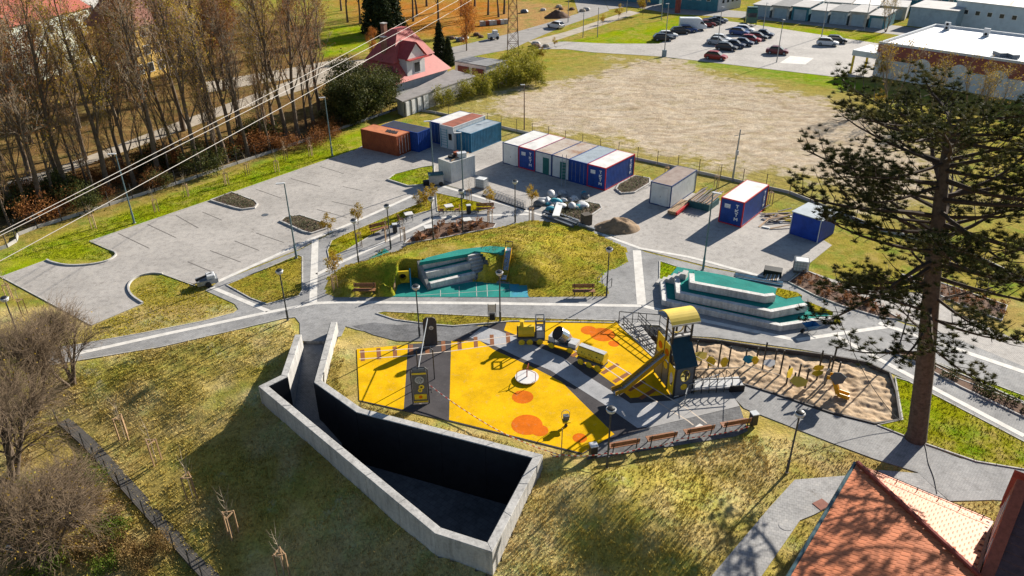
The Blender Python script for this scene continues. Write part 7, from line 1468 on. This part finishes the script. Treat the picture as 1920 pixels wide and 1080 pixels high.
# island ground cover: many tiny plants as one mass each
for i, px in enumerate(ISL):
    if i == 2: continue
    poly = PX(px); xs = [p[0] for p in poly]; ys = [p[1] for p in poly]; P = []
    for x in np.arange(min(xs), max(xs), .42):
        for y in np.arange(min(ys), max(ys), .42):
            if inpoly(np.array([x]), np.array([y]), offset(poly, .25 if sum(poly[k][0]*poly[k-1][1]-poly[k-1][0]*poly[k][1] for k in range(len(poly))) < 0 else -.25, True))[0]: P.append(Vector((x+rb.uniform(-.05, .05), y+rb.uniform(-.05, .05), .22)))
    V, F = leaves(P, len(P)*26, .09, .06, 70+i); o = nobj('ground_cover', npmesh('ground_cover', V, F, leafmat('cover_leaf%d' % i, (.06, .07, .03), (.16, .16, .09), (.26, .24, .15)))); tag(o, kind='stuff')

# ================================================================ GRASS TUFTS
def grass():
    rs = np.random.RandomState(77); pts = []; cols = []
    N = 190000; x = rs.uniform(-33, 30, N); y = 23+rs.rand(N)**1.25*27; ok = inpoly(x, y, FPOLY) & ~inpoly(x, y, WALL)
    big = fbm(x, y, 3.5, 91, 3); ok &= (rs.rand(N) < .42+big*1.6)
    x, y = x[ok], y[ok]; z = height(x, y); n1 = len(x); c = frontcol(x, y)*rs.uniform(.75, 1.45, (n1, 1)); sf = np.ones(n1)*1.45
    X = [np.c_[x, y, z]]; C = [c]; S = [sf]
    for poly, col, zl in LAWNS+[(PX([(0, 480), (90, 450), (350, 357), (640, 257), (655, 282), (400, 371), (170, 450), (210, 470), (200, 488), (90, 485)]), BRIGHT, 0), (PX([(250, 545), (305, 515), (365, 535), (440, 572), (440, 582), (300, 616), (180, 640), (175, 612), (268, 572)]), LAWN, 0), (MPOLY, OLIVE, None), (PX([(1402, 814), (1560, 836), (1690, 882), (1590, 890), (1490, 897), (1440, 952), (1335, 1078), (1310, 1078), (1330, 1040), (1390, 960), (1440, 880)]), 'front', 0), (PX([(1436, 1085), (1502, 980), (1530, 970), (1545, 990), (1490, 1085)]), 'front', 0), (PX([(1790, 945), (1860, 940), (1925, 944), (1925, 985), (1850, 975)]), 'front', 0)]:
        P = np.array(poly); lo, hi = P.min(0), P.max(0); A = np.prod(hi-lo); n = int(min(60000, A*34)); q = rs.uniform(lo, hi, (n, 2)); k = inpoly(q[:, 0], q[:, 1], poly); q = q[k]
        if zl is None: mz = np.maximum(moundz(q[:, 0], q[:, 1]), .05); tdx = (q[:, 0]-T[0][0].x)*tdir.x+(q[:, 1]-T[0][0].y)*tdir.y; tdy = (q[:, 0]-T[0][0].x)*tn.x+(q[:, 1]-T[0][0].y)*tn.y; k2 = ~((tdx > -.5) & (tdx < 5.6) & (tdy > -.6) & (tdy < 4.6)); q = q[k2]; zz = mz[k2]
        else: zz = np.full(len(q), zl)
        X.append(np.c_[q, zz]); S.append(np.ones(len(q))); w = rs.rand(len(q), 1); C.append(frontcol(q[:, 0], q[:, 1])*(.75+.7*w) if col == 'front' else np.array(col[:3])*(.6+.8*w)+np.array((.09, .04, .0))*rs.rand(len(q), 1))
    X = np.concatenate(X); C = np.concatenate(C); S = np.concatenate(S)[:, None]; n = len(X); NB = 3
    a = rs.rand(n, NB)*6.28; h = rs.uniform(.05, .14, (n, NB))*rs.uniform(.7, 1.4, (n, 1))*S; ln = rs.uniform(.03, .11, (n, NB)); w = .022
    d = np.stack([np.cos(a), np.sin(a), np.zeros_like(a)], -1); s_ = np.stack([-np.sin(a), np.cos(a), np.zeros_like(a)], -1)
    b0 = X[:, None, :]+d*.02-np.array((0, 0, .015)); e = b0+d*ln[..., None]+np.stack([np.zeros_like(h), np.zeros_like(h), h], -1)
    V = np.stack([b0-s_*w, b0+s_*w, e], 2).reshape(-1, 3); F = np.arange(len(V)).reshape(-1, 3); cols = np.repeat(C, NB*3, 0)
    m = bpy.data.materials.new('grass_blade'); t, b = nodes(m); at = t.nodes.new('ShaderNodeAttribute'); at.attribute_name = 'col'; t.links.new(at.outputs[0], b.inputs['Base Color']); b.inputs['Roughness'].default_value = .8; b.inputs['Specular IOR Level'].default_value = .1
    o = nobj('grass', npmesh('grass', V, F, m, np.c_[cols, np.ones(len(cols))])); tag(o, kind='stuff'); print('grass tris', len(F))
grass()
